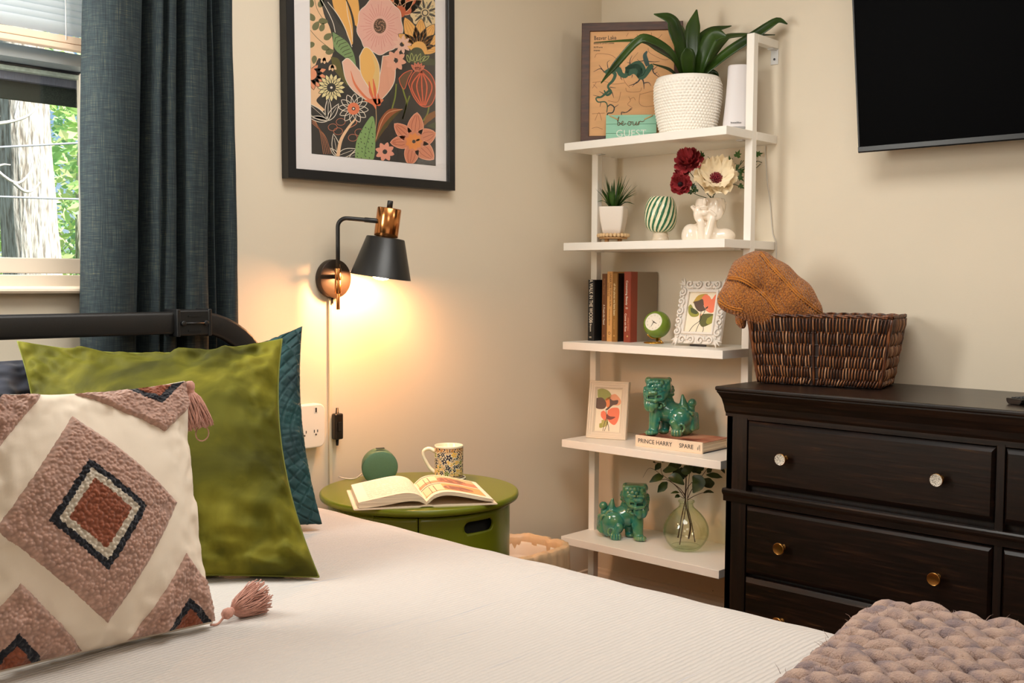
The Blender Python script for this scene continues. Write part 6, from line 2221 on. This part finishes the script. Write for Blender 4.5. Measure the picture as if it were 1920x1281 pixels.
# ---------------------------------------------------------------- plain pale frame (fourth tier)
m_fr2 = M('pale_frame', srgb(226, 212, 190), 0.5)
t = thing('pale_photo_frame', 'plain pale cream frame holding an orange flower print on the fourth tier', 'picture frame', (-.183, -.184, SZ[3]), math.radians(-70), None, math.radians(-11))
FW, FH = .141, .197
b = MB(); frame_bars(b, FW, FH, .026, 0, .012, -FW / 2, 0, [(0, .012), (0, -.004), (.002, -.006), (.006, -.006), (.0075, -.004), (.013, -.0038), (.0145, -.0022), (.021, -.002), (.024, .001), (.026, .002), (.026, .012)]); b.build('frame', m_fr2, t, recalc=True)
b = MB(); b.box(-FW / 2 + .024, FW / 2 - .024, .0045, .006, .024, FH - .024); b.build('print_paper', m_pap, t)
qx, qz, qw, qh = -FW / 2 + .026, .026, FW - .052, FH - .052
p = Painter(lambda x, y: (qx + x / 100 * qw, qz + (1 - y / 150) * qh), .00005)
p.blob([(2, 4), (20, 0), (44, 6), (58, 22), (50, 36), (28, 42), (6, 34)], srgb(150, 156, 84), 1)
p.blob([(54, 22), (76, 18), (98, 40), (90, 56), (60, 52)], srgb(240, 168, 128), 1)
p.blob([(36, 36), (54, 28), (60, 50), (48, 66), (38, 56)], srgb(238, 140, 80), 1)
p.blob([(0, 34), (22, 32), (38, 46), (40, 62), (28, 72), (0, 68)], BRN, 2)
p.blob([(52, 32), (66, 40), (86, 38), (84, 52), (66, 58), (48, 74), (40, 72), (54, 58)], srgb(96, 72, 62), 3)
p.blob([(48, 76), (66, 66), (92, 68), (94, 100), (82, 124), (66, 122), (48, 104)], CORAL, 2)
p.blob([(22, 82), (34, 78), (46, 92), (44, 112), (30, 106), (22, 96)], CORAL, 2)
p.blob([(46, 88), (58, 96), (80, 98), (62, 108), (46, 104)], srgb(126, 66, 56), 3)
p.blob([(26, 112), (48, 106), (52, 126), (30, 136)], srgb(190, 176, 96), 1); p.blob([(18, 124), (28, 122), (32, 136), (20, 138)], srgb(170, 164, 76), 2)
for pts in ([(40, 72), (44, 90), (46, 104)], [(46, 100), (38, 124), (34, 149)], [(48, 104), (48, 126), (40, 149)], [(50, 116), (56, 134), (58, 148)]): p.curve(pts, 2, INK, 4)
p.b.build('print', m_print, t, (0, .0044, 0))
b = MB(); b.box(-.022, .022, .012, .016, .0, .14, .001); b.build('easel_back', m_fr2, t)

# ---------------------------------------------------------------- book under the figure
t = thing('memoir_book', 'hardback book lying flat beneath the green lion figure on the fourth tier', 'book', (-.2275, -.4690, SZ[3]), math.radians(-88))
m_jack = M('book_jacket', srgb(236, 214, 188), 0.5); m_jackt, nt, bs = new_mat('jacket_front')
n1 = N(nt, 'ShaderNodeTexNoise', i_Scale=9.0, i_Detail=3.0); nt.links.new(coords(nt), n1.inputs['Vector'])
r = ramp(nt, [(0.38, srgb(120, 50, 40)), (0.5, srgb(186, 112, 88)), (0.66, srgb(220, 160, 130))]); nt.links.new(n1.outputs[0], r.inputs[0]); nt.links.new(r.outputs[0], bs.inputs['Base Color']); bs.inputs['Roughness'].default_value = 0.35
m_navyb = M('navy_board', srgb(30, 32, 46), 0.5)
BW, BD, BT = .2500, .158, .0360
b = MB(); b.prism([(.0, .002), (.0015, .0), (.006, .0), (.006, BT), (.0015, BT), (.0, BT - .002)], -BW / 2, BW / 2, axis='x'); b.build('spine', m_jack, t, recalc=True)
b = MB(); b.box(-BW / 2, BW / 2, .005, BD, BT - .0028, BT, .0006); b.build('front_board', m_jackt, t)
b = MB(); b.box(-BW / 2, BW / 2, .005, BD, 0, .0028, .0006); b.build('back_board', m_navyb, t)
b = MB(); b.box(-BW / 2 + .004, BW / 2 - .004, .005, BD - .004, .0027, BT - .0027); b.build('page_block', m_pagedge, t)
m_dkp = M('dark_print', srgb(60, 56, 56), .6)
label_on(t, [('PRINCE HARRY', .0190, rotm((-.050, -.0004, .0182), PI / 2), m_dkp, 1.0, .0002, 'CENTER'), ('SPARE', .0190, rotm((.067, -.0004, .0182), PI / 2), m_dkp, 1.0, .0002, 'CENTER')])
b = MB()
for x, z0, z1 in ((.1100, .011, .022), (.1135, .0135, .0275), (.1165, .009, .0275), (.1080, .012, .019)):
    b.box(x - .0004, x + .0004, -.0006, 0, z0, z1)
stuff(b.build('publisher_mark', m_dkp, t))

# ---------------------------------------------------------------- glazed lion figures
m_glaze, nt, bs = new_mat('green_glaze')
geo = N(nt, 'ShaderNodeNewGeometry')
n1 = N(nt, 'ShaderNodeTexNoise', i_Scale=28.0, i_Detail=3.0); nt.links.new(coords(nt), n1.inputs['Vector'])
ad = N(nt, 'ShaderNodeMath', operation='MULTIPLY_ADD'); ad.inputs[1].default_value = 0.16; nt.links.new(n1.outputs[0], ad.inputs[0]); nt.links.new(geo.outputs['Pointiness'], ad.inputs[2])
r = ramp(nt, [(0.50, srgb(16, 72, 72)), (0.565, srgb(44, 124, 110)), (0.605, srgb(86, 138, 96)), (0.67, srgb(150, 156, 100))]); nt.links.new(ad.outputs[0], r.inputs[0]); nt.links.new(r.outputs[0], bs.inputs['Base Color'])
bs.inputs['Roughness'].default_value = 0.1; bs.inputs['Coat Weight'].default_value = 0.7; bs.inputs['Coat Roughness'].default_value = 0.03
KL = .0001875


def ql(x, y, d=0.0): return ((x - 600) * KL, d, (1105 - y) * KL)


def lion(P):
    """head turned to the room at the left, haunches and curled tail at the right"""
    d = ell(P, ql(470, 700, .012), (.033, .030, .036))                                     # chest
    d = smin(d, cap(P, ql(480, 640, .014), ql(760, 790, .014), .030, .036), .014)           # trunk
    d = smin(d, ell(P, ql(800, 870, .012), (.045, .036, .046)), .012)                       # rump
    d = smin(d, ell(P, ql(750, 800, -.014), (.036, .024, .034)), .004)                      # near thigh
    d = smin(d, cap(P, ql(640, 870, -.028), ql(690, 940, -.030), .014, .012), .004)
    d = smin(d, cap(P, ql(700, 1040, -.026), ql(700, 985, -.028), .019, .015), .004)        # hind paw
    for k in range(4): d = smin(d, ell(P, ql(622 + 46 * k, 1040, -.040 + .003 * abs(k - 1.5)), (.0048, .0075, .0115)), .0015)
    d = smin(d, ell(P, ql(840, 1050, .03), (.024, .022, .010)), .006)
    d = smin(d, cap(P, ql(330, 660, -.010), ql(300, 980, -.018), .0225, .0165), .010)       # near foreleg
    d = smin(d, ell(P, ql(265, 1055, -.028), (.0225, .019, .0098)), .007)
    for k in range(3): d = smin(d, ell(P, ql(190 + 45 * k, 1050, -.041), (.005, .0065, .0075)), .002)
    d = smin(d, cap(P, ql(470, 720, .026), ql(480, 1000, .030), .020, .0155), .010)         # far foreleg
    d = smin(d, ell(P, ql(455, 1060, .022), (.0185, .018, .0090)), .006)
    head = ell(P, ql(375, 320, -.008), (.041, .038, .037))
    bx = np.abs(P - np.array(ql(372, 215, -.004))) - np.array((.033, .026, .013))
    bx = np.linalg.norm(np.maximum(bx, 0), axis=-1) + np.minimum(bx.max(-1), 0) - .006
    head = smin(head, bx, .012)
    head = smin(head, ell(P, ql(300, 405, -.034), (.030, .020, .022)), .010)                # muzzle
    head = smin(head, ell(P, ql(420, 415, -.030), (.018, .018, .020)), .008)
    d = smin(d, head, .012)
    for x, y, dd, r in ((190, 150, -.012, .0085), (548, 150, -.006, .0085), (180, 170, -.01, .008)): d = smin(d, ell(P, ql(x, y, dd), (r, r, r * 1.15)), .004)
    # curls over the brow and crown
    for x, y, dd, r in ((240, 190, -.036, .0085), (300, 175, -.038, .0080), (360, 180, -.040, .0095), (430, 185, -.038, .0090), (500, 190, -.032, .0090), (540, 230, -.024, .0085), (215, 235, -.036, .0080), (330, 240, -.042, .0075), (395, 235, -.042, .0085), (470, 250, -.036, .0080)):
        d = smin(d, ell(P, ql(x, y, dd), (r, r * .8, r)), .0018)
    # brows, eyes, nose, lips
    d = smin(d, cap(P, ql(205, 292, -.046), ql(300, 283, -.050), .0052, .0040), .0018)
    d = smin(d, cap(P, ql(350, 283, -.050), ql(470, 300, -.040), .0045, .0055), .0018)
    d = smin(d, ell(P, ql(240, 325, -.047), (.0072, .0055, .0055)), .0015)
    d = smin(d, ell(P, ql(405, 322, -.045), (.0075, .0055, .0055)), .0015)
    d = smin(d, ell(P, ql(275, 352, -.054), (.0135, .0075, .0075)), .004)
    d = smin(d, ell(P, ql(325, 350, -.053), (.0075, .0075, .0065)), .003)
    d = smin(d, cap(P, ql(200, 475, -.047), ql(330, 490, -.052), .0055, .0065), .003)
    d = smin(d, cap(P, ql(340, 488, -.052), ql(450, 465, -.042), .0060, .0050), .003)
    # mouth slots
    for x0, x1, y in ((205, 318, 432), (362, 436, 424)):
        q = np.abs(P - np.array(ql((x0 + x1) / 2, y, -.052))) - np.array(((x1 - x0) / 2 * KL, .010, .0042))
        q = np.linalg.norm(np.maximum(q, 0), axis=-1) + np.minimum(q.max(-1), 0)
        d = smax(d, -q, .0012)
    # beard curls
    for x, y, dd, rx_, rz_ in ((215, 580, -.036, .0150, .0200), (275, 590, -.042, .0110, .0200), (180, 560, -.028, .010, .018), (330, 560, -.040, .010, .016)): d = smin(d, ell(P, ql(x, y, dd), (rx_, .010, rz_)), .003)
    for k in range(14):
        a = k * .5; q = .0145 * (1 - .055 * k)
        c = ql(405, 580, -.036); d = smin(d, ell(P, (c[0] + q * math.cos(a), c[1] + .0002 * k, c[2] + q * math.sin(a)), (.0042,) * 3), .0015)
    # mane ribs down the far side
    for k in range(9):
        a = -1.25 + k * .30
        x1, y1 = 385 + 225 * math.cos(a), 340 + 235 * math.sin(a) * (1.0 if a > 0 else .7)
        d = smin(d, cap(P, ql(385 + 130 * math.cos(a), 340 + 120 * math.sin(a), -.020), ql(x1, y1, .004), .0085, .0070), .0022)
    for k in range(7):
        y = 300 + k * 42
        d = smin(d, ell(P, ql(150 - 8 * math.sin(k), y, -.014), (.0075, .010, .0075)), .002)
    for k in range(4): d = smin(d, cap(P, ql(470 + 40 * k, 500, -.018 + .008 * k), ql(510 + 42 * k, 610, -.010 + .010 * k), .0075, .0050), .003)
    # leg curls
    for x, y, dd, r in ((375, 830, -.024, .0085), (350, 930, -.026, .0080), (360, 700, -.026, .0080), (350, 960, -.024, .007)): d = smin(d, ell(P, ql(x, y, dd), (r, r * .7, r * 1.2)), .002)
    for k in range(12):
        a = -1.5 + k * .42; q = .014 * (1 - .05 * k); c = ql(765, 945, -.034)
        d = smin(d, ell(P, (c[0] + q * math.cos(a), c[1], c[2] + q * math.sin(a) * 1.1), (.0040,) * 3), .0012)
    # tail: flame, ball, curls and back ribs
    d = smin(d, cap(P, ql(800, 620, .012), ql(780, 420, .010), .0170, .0045), .006)
    d = smin(d, cap(P, ql(930, 700, .014), ql(945, 590, .014), .0120, .009), .006)
    d = smin(d, ell(P, ql(945, 545, .012), (.0140,) * 3), .003)
    for cx, cy, r in ((795, 650, .0125), (895, 725, .0115)):
        for k in range(12):
            a = k * .55; q = r * (1 - .07 * k); c = ql(cx, cy, -.018)
            d = smin(d, ell(P, (c[0] + q * math.cos(a), c[1] + .0004 * k, c[2] + q * .8 * math.sin(a)), (.0046,) * 3), .0018)
    for k in range(4): d = smin(d, cap(P, ql(950 + 22 * k, 720 + 10 * k, -.004 + .010 * k), ql(960 + 22 * k, 980, -.010 + .012 * k), .0075, .0085), .0025)
    return np.maximum(d, -P[:, 2])


v_, f_ = surface_nets(lion, (-.100, -.072, -.003), (.098, .068, .200), .00155)
b = MB(); b.add(v_, f_, 0, True)
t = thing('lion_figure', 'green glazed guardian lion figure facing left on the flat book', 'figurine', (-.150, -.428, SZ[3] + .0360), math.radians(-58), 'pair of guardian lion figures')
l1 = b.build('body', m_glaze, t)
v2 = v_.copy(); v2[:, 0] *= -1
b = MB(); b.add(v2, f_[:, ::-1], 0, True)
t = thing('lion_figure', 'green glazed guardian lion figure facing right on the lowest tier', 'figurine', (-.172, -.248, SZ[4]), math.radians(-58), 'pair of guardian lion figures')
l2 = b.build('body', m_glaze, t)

# ---------------------------------------------------------------- glass vase with branches (lowest tier)
GVO = (-.147, -.4875, SZ[4])
m_gglass, nt, bs = new_mat('green_glass')
nt.nodes.remove(bs)
lw = N(nt, 'ShaderNodeLayerWeight'); lw.inputs[0].default_value = 0.35
r = ramp(nt, [(0.0, (.965, .985, .93, 1)), (0.55, (.93, .965, .86, 1)), (1.0, (.42, .58, .26, 1))]); nt.links.new(lw.outputs['Facing'], r.inputs[0])
tr = N(nt, 'ShaderNodeBsdfTransparent'); nt.links.new(r.outputs[0], tr.inputs[0]); gl = N(nt, 'ShaderNodeBsdfGlossy'); gl.inputs['Roughness'].default_value = 0.02
gm = N(nt, 'ShaderNodeNewGeometry'); mr = N(nt, 'ShaderNodeMapRange'); mr.inputs[3].default_value = 1.5; mr.inputs[4].default_value = 1 / 1.5; nt.links.new(gm.outputs['Backfacing'], mr.inputs[0])
fr = N(nt, 'ShaderNodeFresnel'); nt.links.new(mr.outputs[0], fr.inputs[0]); mx = N(nt, 'ShaderNodeMixShader')
nt.links.new(fr.outputs[0], mx.inputs[0]); nt.links.new(tr.outputs[0], mx.inputs[1]); nt.links.new(gl.outputs[0], mx.inputs[2]); nt.links.new(mx.outputs[0], nt.nodes['Material Output'].inputs[0])
t = thing('glass_vase', 'rounded clear green glass bottle vase with branches on the lowest tier', 'vase', GVO, CAMRZ)
outp = [(0, .0012), (.030, .0002), (.041, .003), (.0520, .012), (.0640, .028), (.0715, .046), (.0735, .062), (.0705, .080), (.0620, .0985), (.0490, .116), (.0355, .1290), (.0270, .1365), (.0235, .142), (.0228, .150), (.0250, .1530), (.0270, .1560), (.0265, .1590), (.0235, .1605)]
osp = spline([(r_, 0, z_) for r_, z_ in outp], 90)
prof = [(max(0, q.x), q.z) for q in osp]
inn = [(max(0.0, q.x - .0026), q.z + (.005 if q.z < .01 else .0004)) for q in osp[::-1]]
b = MB(); b.lathe(prof + inn, 72); b.build('glass_body', m_gglass, t, recalc=True)
t = thing('leafy_branches', 'dark green leafy branches standing in the green glass vase', 'branches', GVO, CAMRZ)
m_gleaf = M_leaf('broad_leaf', srgb(26, 44, 14), srgb(70, 84, 30), 0.4, 22)
m_twig = M('twig', srgb(74, 46, 30), 0.7, bmp=0.2, bscale=200)
K9 = .001722 / 6.744


def qg(x, y, d=0.0): return ((x - 583) * K9, d, (1192 - y) * K9)


b = MB()
for pts, r0 in (([(500, 1125, -.01), (545, 850, -.005), (575, 600, 0), (520, 440, -.01), (330, 290, -.03), (250, 280, -.035)], .0017), ([(625, 1065, .01), (640, 900, .0), (605, 740, 0), (570, 560, 0), (575, 300, .0), (560, 130, .01)], .0030), ([(700, 1100, 0), (650, 850, -.002), (600, 640, -.004), (600, 450, 0), (620, 200, 0)], .0016), ([(490, 1055, .01), (530, 800, .01), (570, 600, .01), (590, 440, .01), (640, 330, -.01)], .0020),
                ([(575, 560, 0), (480, 420, .01), (380, 330, .02), (280, 240, .02), (260, 100, .02)], .0013), ([(600, 560, 0), (680, 500, -.01), (790, 450, -.02), (900, 440, -.025)], .0012), ([(600, 540, 0), (650, 430, .0), (790, 250, .01), (860, 160, .01), (920, 150, .01)], .0013), ([(570, 560, 0), (540, 460, -.02), (440, 440, -.03), (370, 445, -.035)], .0010), ([(550, 540, 0), (480, 500, -.02), (440, 505, -.025)], .0010), ([(300, 280, .02), (180, 195, .03), (110, 190, .03), (45, 300, .03)], .0009), ([(260, 110, .02), (200, 110, .03), (205, 160, .03)], .0009), ([(880, 165, .01), (1000, 160, .0), (1060, 215, .0)], .0010)):
    b.tube(spline([qg(*p_) for p_ in pts], 24), [r0 * (1 - .02 * i) for i in range(25)], 6)
stuff(b.build('twigs', m_twig, t))
for pts, w, nv in (([(320, 310, -.035), (260, 360, -.045), (190, 430, -.05)], [.004, .026, .026, .002], (.2, -1, .3)), ([(330, 250, -.03), (420, 250, -.045), (520, 330, -.05)], [.006, .030, .036, .026, .004], (.1, -1, .5)), ([(640, 230, -.03), (700, 300, -.05), (630, 430, -.055)], [.006, .036, .044, .034, .004], (-.2, -1, .3)), ([(760, 300, -.01), (850, 330, -.02), (920, 330, -.02)], [.010, .034, .032, .006], (0, -1, .4)), ([(290, 260, .0), (210, 270, -.01), (105, 330, -.015)], [.004, .026, .022, .002], (.2, -1, .6)),
                   ([(280, 190, .0), (340, 160, -.02), (440, 150, -.03)], [.004, .026, .024, .002], (0, -1, .7)), ([(380, 200, .0), (400, 130, -.01), (440, 80, -.01)], [.006, .030, .028, .004], (0, -1, .2)), ([(500, 190, -.02), (560, 160, -.03), (640, 130, -.03)], [.006, .032, .030, .004], (0, -1, .6)), ([(560, 300, .01), (480, 240, .02), (420, 190, .02)], [.006, .034, .034, .004], (0, -1, .1)), ([(700, 200, .0), (740, 130, .01), (760, 90, .01)], [.01, .04, .036, .006], (0, -1, .1)), ([(640, 200, .02), (700, 150, .02), (770, 240, .02)], [.01, .044, .04, .006], (0, -1, .2)),
                   ([(830, 240, .0), (930, 240, -.01), (1025, 265, -.012)], [.004, .020, .018, .001], (0, -1, .6)), ([(840, 210, .0), (870, 180, .0), (900, 160, .0)], [.004, .016, .014, .002], (0, -1, .4)), ([(1000, 160, .0), (1040, 180, .0), (1062, 222, .0)], [.003, .010, .009, .001], (0, -1, .3)), ([(780, 455, -.02), (840, 430, -.025), (908, 445, -.028)], [.003, .010, .011, .002], (0, -1, .8)), ([(470, 445, -.03), (420, 435, -.035), (360, 450, -.038)], [.003, .010, .008, .001], (0, -1, .7)), ([(490, 500, -.02), (455, 490, -.026), (420, 510, -.028)], [.003, .012, .011, .002], (0, -1, .5)),
                   ([(265, 110, .02), (230, 150, .02), (190, 200, .02)], [.004, .020, .018, .001], (.3, -1, .3)), ([(200, 105, .03), (180, 100, .03), (170, 95, .03)], [.003, .006, .005, .001], (0, -1, .4)), ([(520, 130, .01), (470, 100, .0), (390, 90, .0)], [.006, .032, .03, .004], (0, -1, .4)), ([(600, 120, .03), (650, 90, .03), (720, 100, .03)], [.006, .036, .034, .004], (0, -1, .3)), ([(330, 90, .03), (300, 70, .03), (270, 66, .03)], [.006, .02, .02, .004], (0, -1, .3)), ([(500, 260, .02), (560, 230, .03), (600, 200, .03)], [.006, .036, .034, .004], (0, -1, .3))):
    b = MB(); blade(b, [qg(*p_) for p_ in pts], w, nv, 10, .18); b.build('leaf', m_gleaf, t)
# ------------------------------------------------------------------ basket, blanket and remote on the dresser
m_wick, nt, bs = new_mat('wicker')
n1 = N(nt, 'ShaderNodeTexNoise', i_Scale=1.0, i_Detail=3.0); nt.links.new(coords(nt, (160, 160, 26)), n1.inputs['Vector'])
r = ramp(nt, [(0.36, srgb(44, 20, 10)), (0.5, srgb(84, 44, 22)), (0.64, srgb(136, 80, 42))]); nt.links.new(n1.outputs[0], r.inputs[0]); nt.links.new(r.outputs[0], bs.inputs['Base Color']); bs.inputs['Roughness'].default_value = 0.3
m_wickd = M('wicker_dark', srgb(38, 18, 10), 0.5, var=0.3, vscale=50)
t = thing('wicker_basket', 'dark brown woven wicker basket on the left of the dresser', 'basket', (-.183, -.977, DZ), math.radians(-77))
BB, BTW, BDB, BDT, BH = .165, .197, .085, .098, .195        # half widths and depths, bottom and top, height


def bask(s_, z, out=0.0):
    """s_ in 0..4 round the four sides; returns point on the wall and its outward normal"""
    k = z / BH
    w = BB + (BTW - BB) * (k ** .85); d = BDB + (BDT - BDB) * k
    cr = .018
    per = [(-w, -d), (w, -d), (w, d), (-w, d)]
    i = int(s_) % 4; q = s_ - int(s_)
    a, c = per[i], per[(i + 1) % 4]
    x, y = a[0] + (c[0] - a[0]) * q, a[1] + (c[1] - a[1]) * q
    nx, ny = [(0, -1), (1, 0), (0, 1), (-1, 0)][i]
    return Vector((x + nx * out, y + ny * out, z)), Vector((nx, ny, .1)).normalized()


b = MB()
v = []
for z in (.002, BH - .006):
    for i in range(4):
        p_, n_ = bask(i, z); v.append(p_ * 1.0)
b.add([tuple(x) for x in v], [(0, 1, 5, 4), (1, 2, 6, 5), (2, 3, 7, 6), (3, 0, 4, 7), (3, 2, 1, 0)])
o = b.build('dark_liner', m_wickd, t); disp(o, 'th', type='SOLIDIFY', thickness=.004, offset=-1)  # dark box added to block light through the weave
rr = random.Random(9)
STR = [srgb(*c) for c in ((126, 78, 46), (98, 56, 30), (152, 102, 66), (84, 46, 24), (136, 86, 50), (176, 130, 96), (110, 64, 36), (74, 40, 20))]
m_strand = M_attr('wicker_strand', 0.22)
zs = [.004, .020, .052, .084, .116, .150, BH - .002]
for lv in range(6):
    b = MB()
    z0, z1 = zs[lv], zs[lv + 1]
    for side, cnt in ((0, 42), (1, 20), (2, 42), (3, 20)):
        for k in range(cnt):
            if side == 0 and abs(k - cnt * .47) < .8 and lv < 5:
                continue
            q = (k + .5 + (.5 if lv % 2 else 0)) / (cnt + .5)
            zz0, zz1 = z0 + rr.uniform(-.002, .002), z1 + rr.uniform(-.001, .004)
            pts = []
            lean = rr.uniform(-.0015, .0015) + (.002 if lv == 0 else 0)
            for h_ in range(5):
                f_ = h_ / 4
                z = zz0 + (zz1 - zz0) * f_
                p_, n_ = bask(side + max(.004, min(.996, q)), max(.001, z), .0012 + .0052 * math.sin(PI * f_))
                tx = Vector((1, 0, 0)) if side in (0, 2) else Vector((0, 1, 0))
                pts.append(p_ + tx * (lean * (f_ - .5) * 2))
            cc = rr.choice(STR); b.tube(pts, .0022 * rr.uniform(.8, 1.1), 6, col=cc)
    stuff(b.build('woven_band', m_strand, t))
for z in zs[1:-1]:
    b = MB()
    ring_ = []
    for i in range(4):
        for k in range(10):
            p_, n_ = bask(i + k / 10, z, -.0012); ring_.append(p_ + Vector((0, 0, rr.uniform(-.0008, .0008))))
    b.tube(ring_, .0030, 6, closed=True); b.build('core_cane', m_wickd, t)
b = MB()
for i, q in ((0, .47), (1, .5), (2, .5), (3, .5)):
    b.tube([bask(i + q, .004 + (BH - .008) * k / 12, .0035)[0] for k in range(13)], .0032, 6)
for i in range(4):
    b.tube([bask(i + .0, .004 + (BH - .008) * k / 12, .0010)[0] for k in range(13)], .0058, 8)
stuff(b.build('stakes', m_wick, t))
b = MB()
for j in range(2):
    ring_ = []
    for i in range(4):
        for k in range(40):
            p_, n_ = bask(i + k / 40, BH, .001 + .003 * math.sin(k * .9 + j * PI)); ring_.append(p_ + Vector((0, 0, .002 + .003 * math.cos(k * .9 + j * PI))))
    b.tube(ring_, .0034, 6, closed=True)
stuff(b.build('rim', m_wick, t))

# knitted blanket bundled over the left end of the basket
m_knit, nt, bs = new_mat('rust_knit')
w1 = N(nt, 'ShaderNodeTexWave', i_Scale=62.0, i_Distortion=3.0, i_Detail=2.0); w1.inputs['Detail Scale'].default_value = 2.0; w1.bands_direction = 'DIAGONAL'
nt.links.new(coords(nt, (1, .4, 1), (0, -0.35, 0)), w1.inputs['Vector'])
n2 = N(nt, 'ShaderNodeTexVoronoi', i_Scale=1.0); nt.links.new(coords(nt, (260, 120, 190), (0, -0.7, 0)), n2.inputs['Vector'])
r = ramp(nt, [(0.0, srgb(196, 126, 48)), (0.55, srgb(176, 104, 34)), (1.0, srgb(126, 66, 22))]); nt.links.new(n2.outputs[0], r.inputs[0]); nt.links.new(r.outputs[0], bs.inputs['Base Color'])
bs.inputs['Roughness'].default_value = 0.9; bs.inputs['Sheen Weight'].default_value = 0.25
mt_ = N(nt, 'ShaderNodeMath', operation='SUBTRACT'); nt.links.new(w1.outputs[0], mt_.inputs[0]); nt.links.new(n2.outputs[0], mt_.inputs[1])
bump(nt, bs, mt_.outputs[0], 0.9, 0.004)
m_knite = M('rust_rib', srgb(190, 120, 46), 0.9, bmp=0.6, bscale=260, bdist=.003)
KB = (-.275, -.811, DZ)
t = thing('knit_blanket', 'rust orange knitted blanket bundled over the left end of the wicker basket', 'blanket', KB, math.radians(-60))
K3 = .001535 / 3.2


def qb(x, y, d=0.0): return ((x - 330) * K3, d, (890 - y) * K3 + .004)


def slab(P, pts, th, r):
    """soft slab: capsules strung between points, flattened in depth"""
    Q = P.copy(); Q[:, 1] = (Q[:, 1]) / th
    d = None
    for (a, ra), (c, rc) in zip(pts[:-1], pts[1:]):
        a_, c_ = (a[0], a[1] / th, a[2]), (c[0], c[1] / th, c[2])
        e = cap(Q, a_, c_, ra, rc)
        d = e if d is None else smin(d, e, r)
    return d


def blank(P):
    d = slab(P, [(qb(190, 390), .047), (qb(290, 255), .062), (qb(330, 205), .046)], 1.25, .02)
    d = smin(d, slab(P, [(qb(330, 210), .046), (qb(420, 290), .056), (qb(530, 400), .060), (qb(600, 470), .050)], 1.25, .02), .012)
    d = smin(d, slab(P, [(qb(400, 420), .055), (qb(500, 480), .055)], 1.2, .02), .01)
    low = slab(P, [(qb(160, 400, -.030), .036), (qb(230, 390, -.035), .050), (qb(310, 420, -.034), .050), (qb(370, 470, -.03), .045)], .8, .02)
    d = smin(d, low, .004)
    d = smin(d, slab(P, [(qb(225, 480, -.01), .016), (qb(228, 530, -.012), .0135), (qb(238, 555, -.012), .010)], 1.6, .01), .006)
    return d


v_, f_ = surface_nets(blank, (-.19, -.12, .06), (.19, .12, .42), .0042)
b = MB(); b.add(v_, f_, 0, True); b.build('cloth', m_knit, t)


def on_cloth(x, z):
    """front surface of the bundle at (x, z)"""
    ys = np.linspace(-.115, .05, 166)
    P = np.stack([np.full_like(ys, x), ys, np.full_like(ys, z)], -1)
    d = blank(P)
    i = np.argmax(d < 0)
    return float(ys[i]) if d[i] < 0 else None


for pts in ([(150, 268), (230, 280), (320, 335), (390, 400), (440, 470)], [(335, 120), (390, 190), (470, 275), (560, 370), (690, 476)], [(100, 410), (160, 445), (240, 462)]):
    for off in (-5, 6):
        c = spline([(x + off * .6, 0, y - off) for x, y in pts], 30)
        P3 = []
        for q in c:
            x, _, z = qb(q.x, q.z)
            y = on_cloth(x, z)
            if y is not None: P3.append((x, y - .0005, z))
        if len(P3) > 4:
            b = MB(); b.tube(P3, .0021, 6); b.build('rib_seam', m_knite, t)

hole = MB()  # dark discs coloured as the shade inside the knit holes
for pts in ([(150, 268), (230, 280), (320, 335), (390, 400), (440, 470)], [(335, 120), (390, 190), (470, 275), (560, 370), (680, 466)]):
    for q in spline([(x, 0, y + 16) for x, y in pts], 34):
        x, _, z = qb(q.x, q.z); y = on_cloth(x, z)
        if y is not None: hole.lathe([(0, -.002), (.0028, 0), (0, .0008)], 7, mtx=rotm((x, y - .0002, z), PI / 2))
stuff(hole.build('eyelet_shade', M('knit_shadow', srgb(62, 32, 12), .95), bpy.data.objects['knit_blanket']))

# remote control
t = thing('remote_control', 'black remote control lying at the right end of the dresser top', 'remote control', (-.262, -1.575, DZ), math.radians(-112))
b = MB()
rp = [(0, .000), (.0165, .000), (.0225, .0075), (.0230, .0125), (.0215, .0150), (0, .0165)]
pl = [(-.0155, 0.0005), (.0155, .0005), (.0205, .006), (.0225, .0125), (.0215, .0148), (-.0215, .0148), (-.0225, .0125), (-.0205, .006)]
b.prism(pl, -.085, .085); o = b.build('case', m_blackdark, t, recalc=True); disp(o, 'bev', type='BEVEL', width=.003, segments=2, limit_method='ANGLE')
m_btn = M('rubber_button', srgb(60, 62, 64), .6)
b = MB(); b.box(-.0035, .0035, -.003, .003, 0, .0022, .0008); k0 = b.build('button', m_btn, t, (-.012, -.072, .0148))
for i in range(12):
    for j in range(3):
        if i == 0 and j == 0: continue
        c = k0.copy(); COL.objects.link(c); c.parent = t; c.location = (-.012 + .012 * j, -.072 + .0125 * i, .0148)
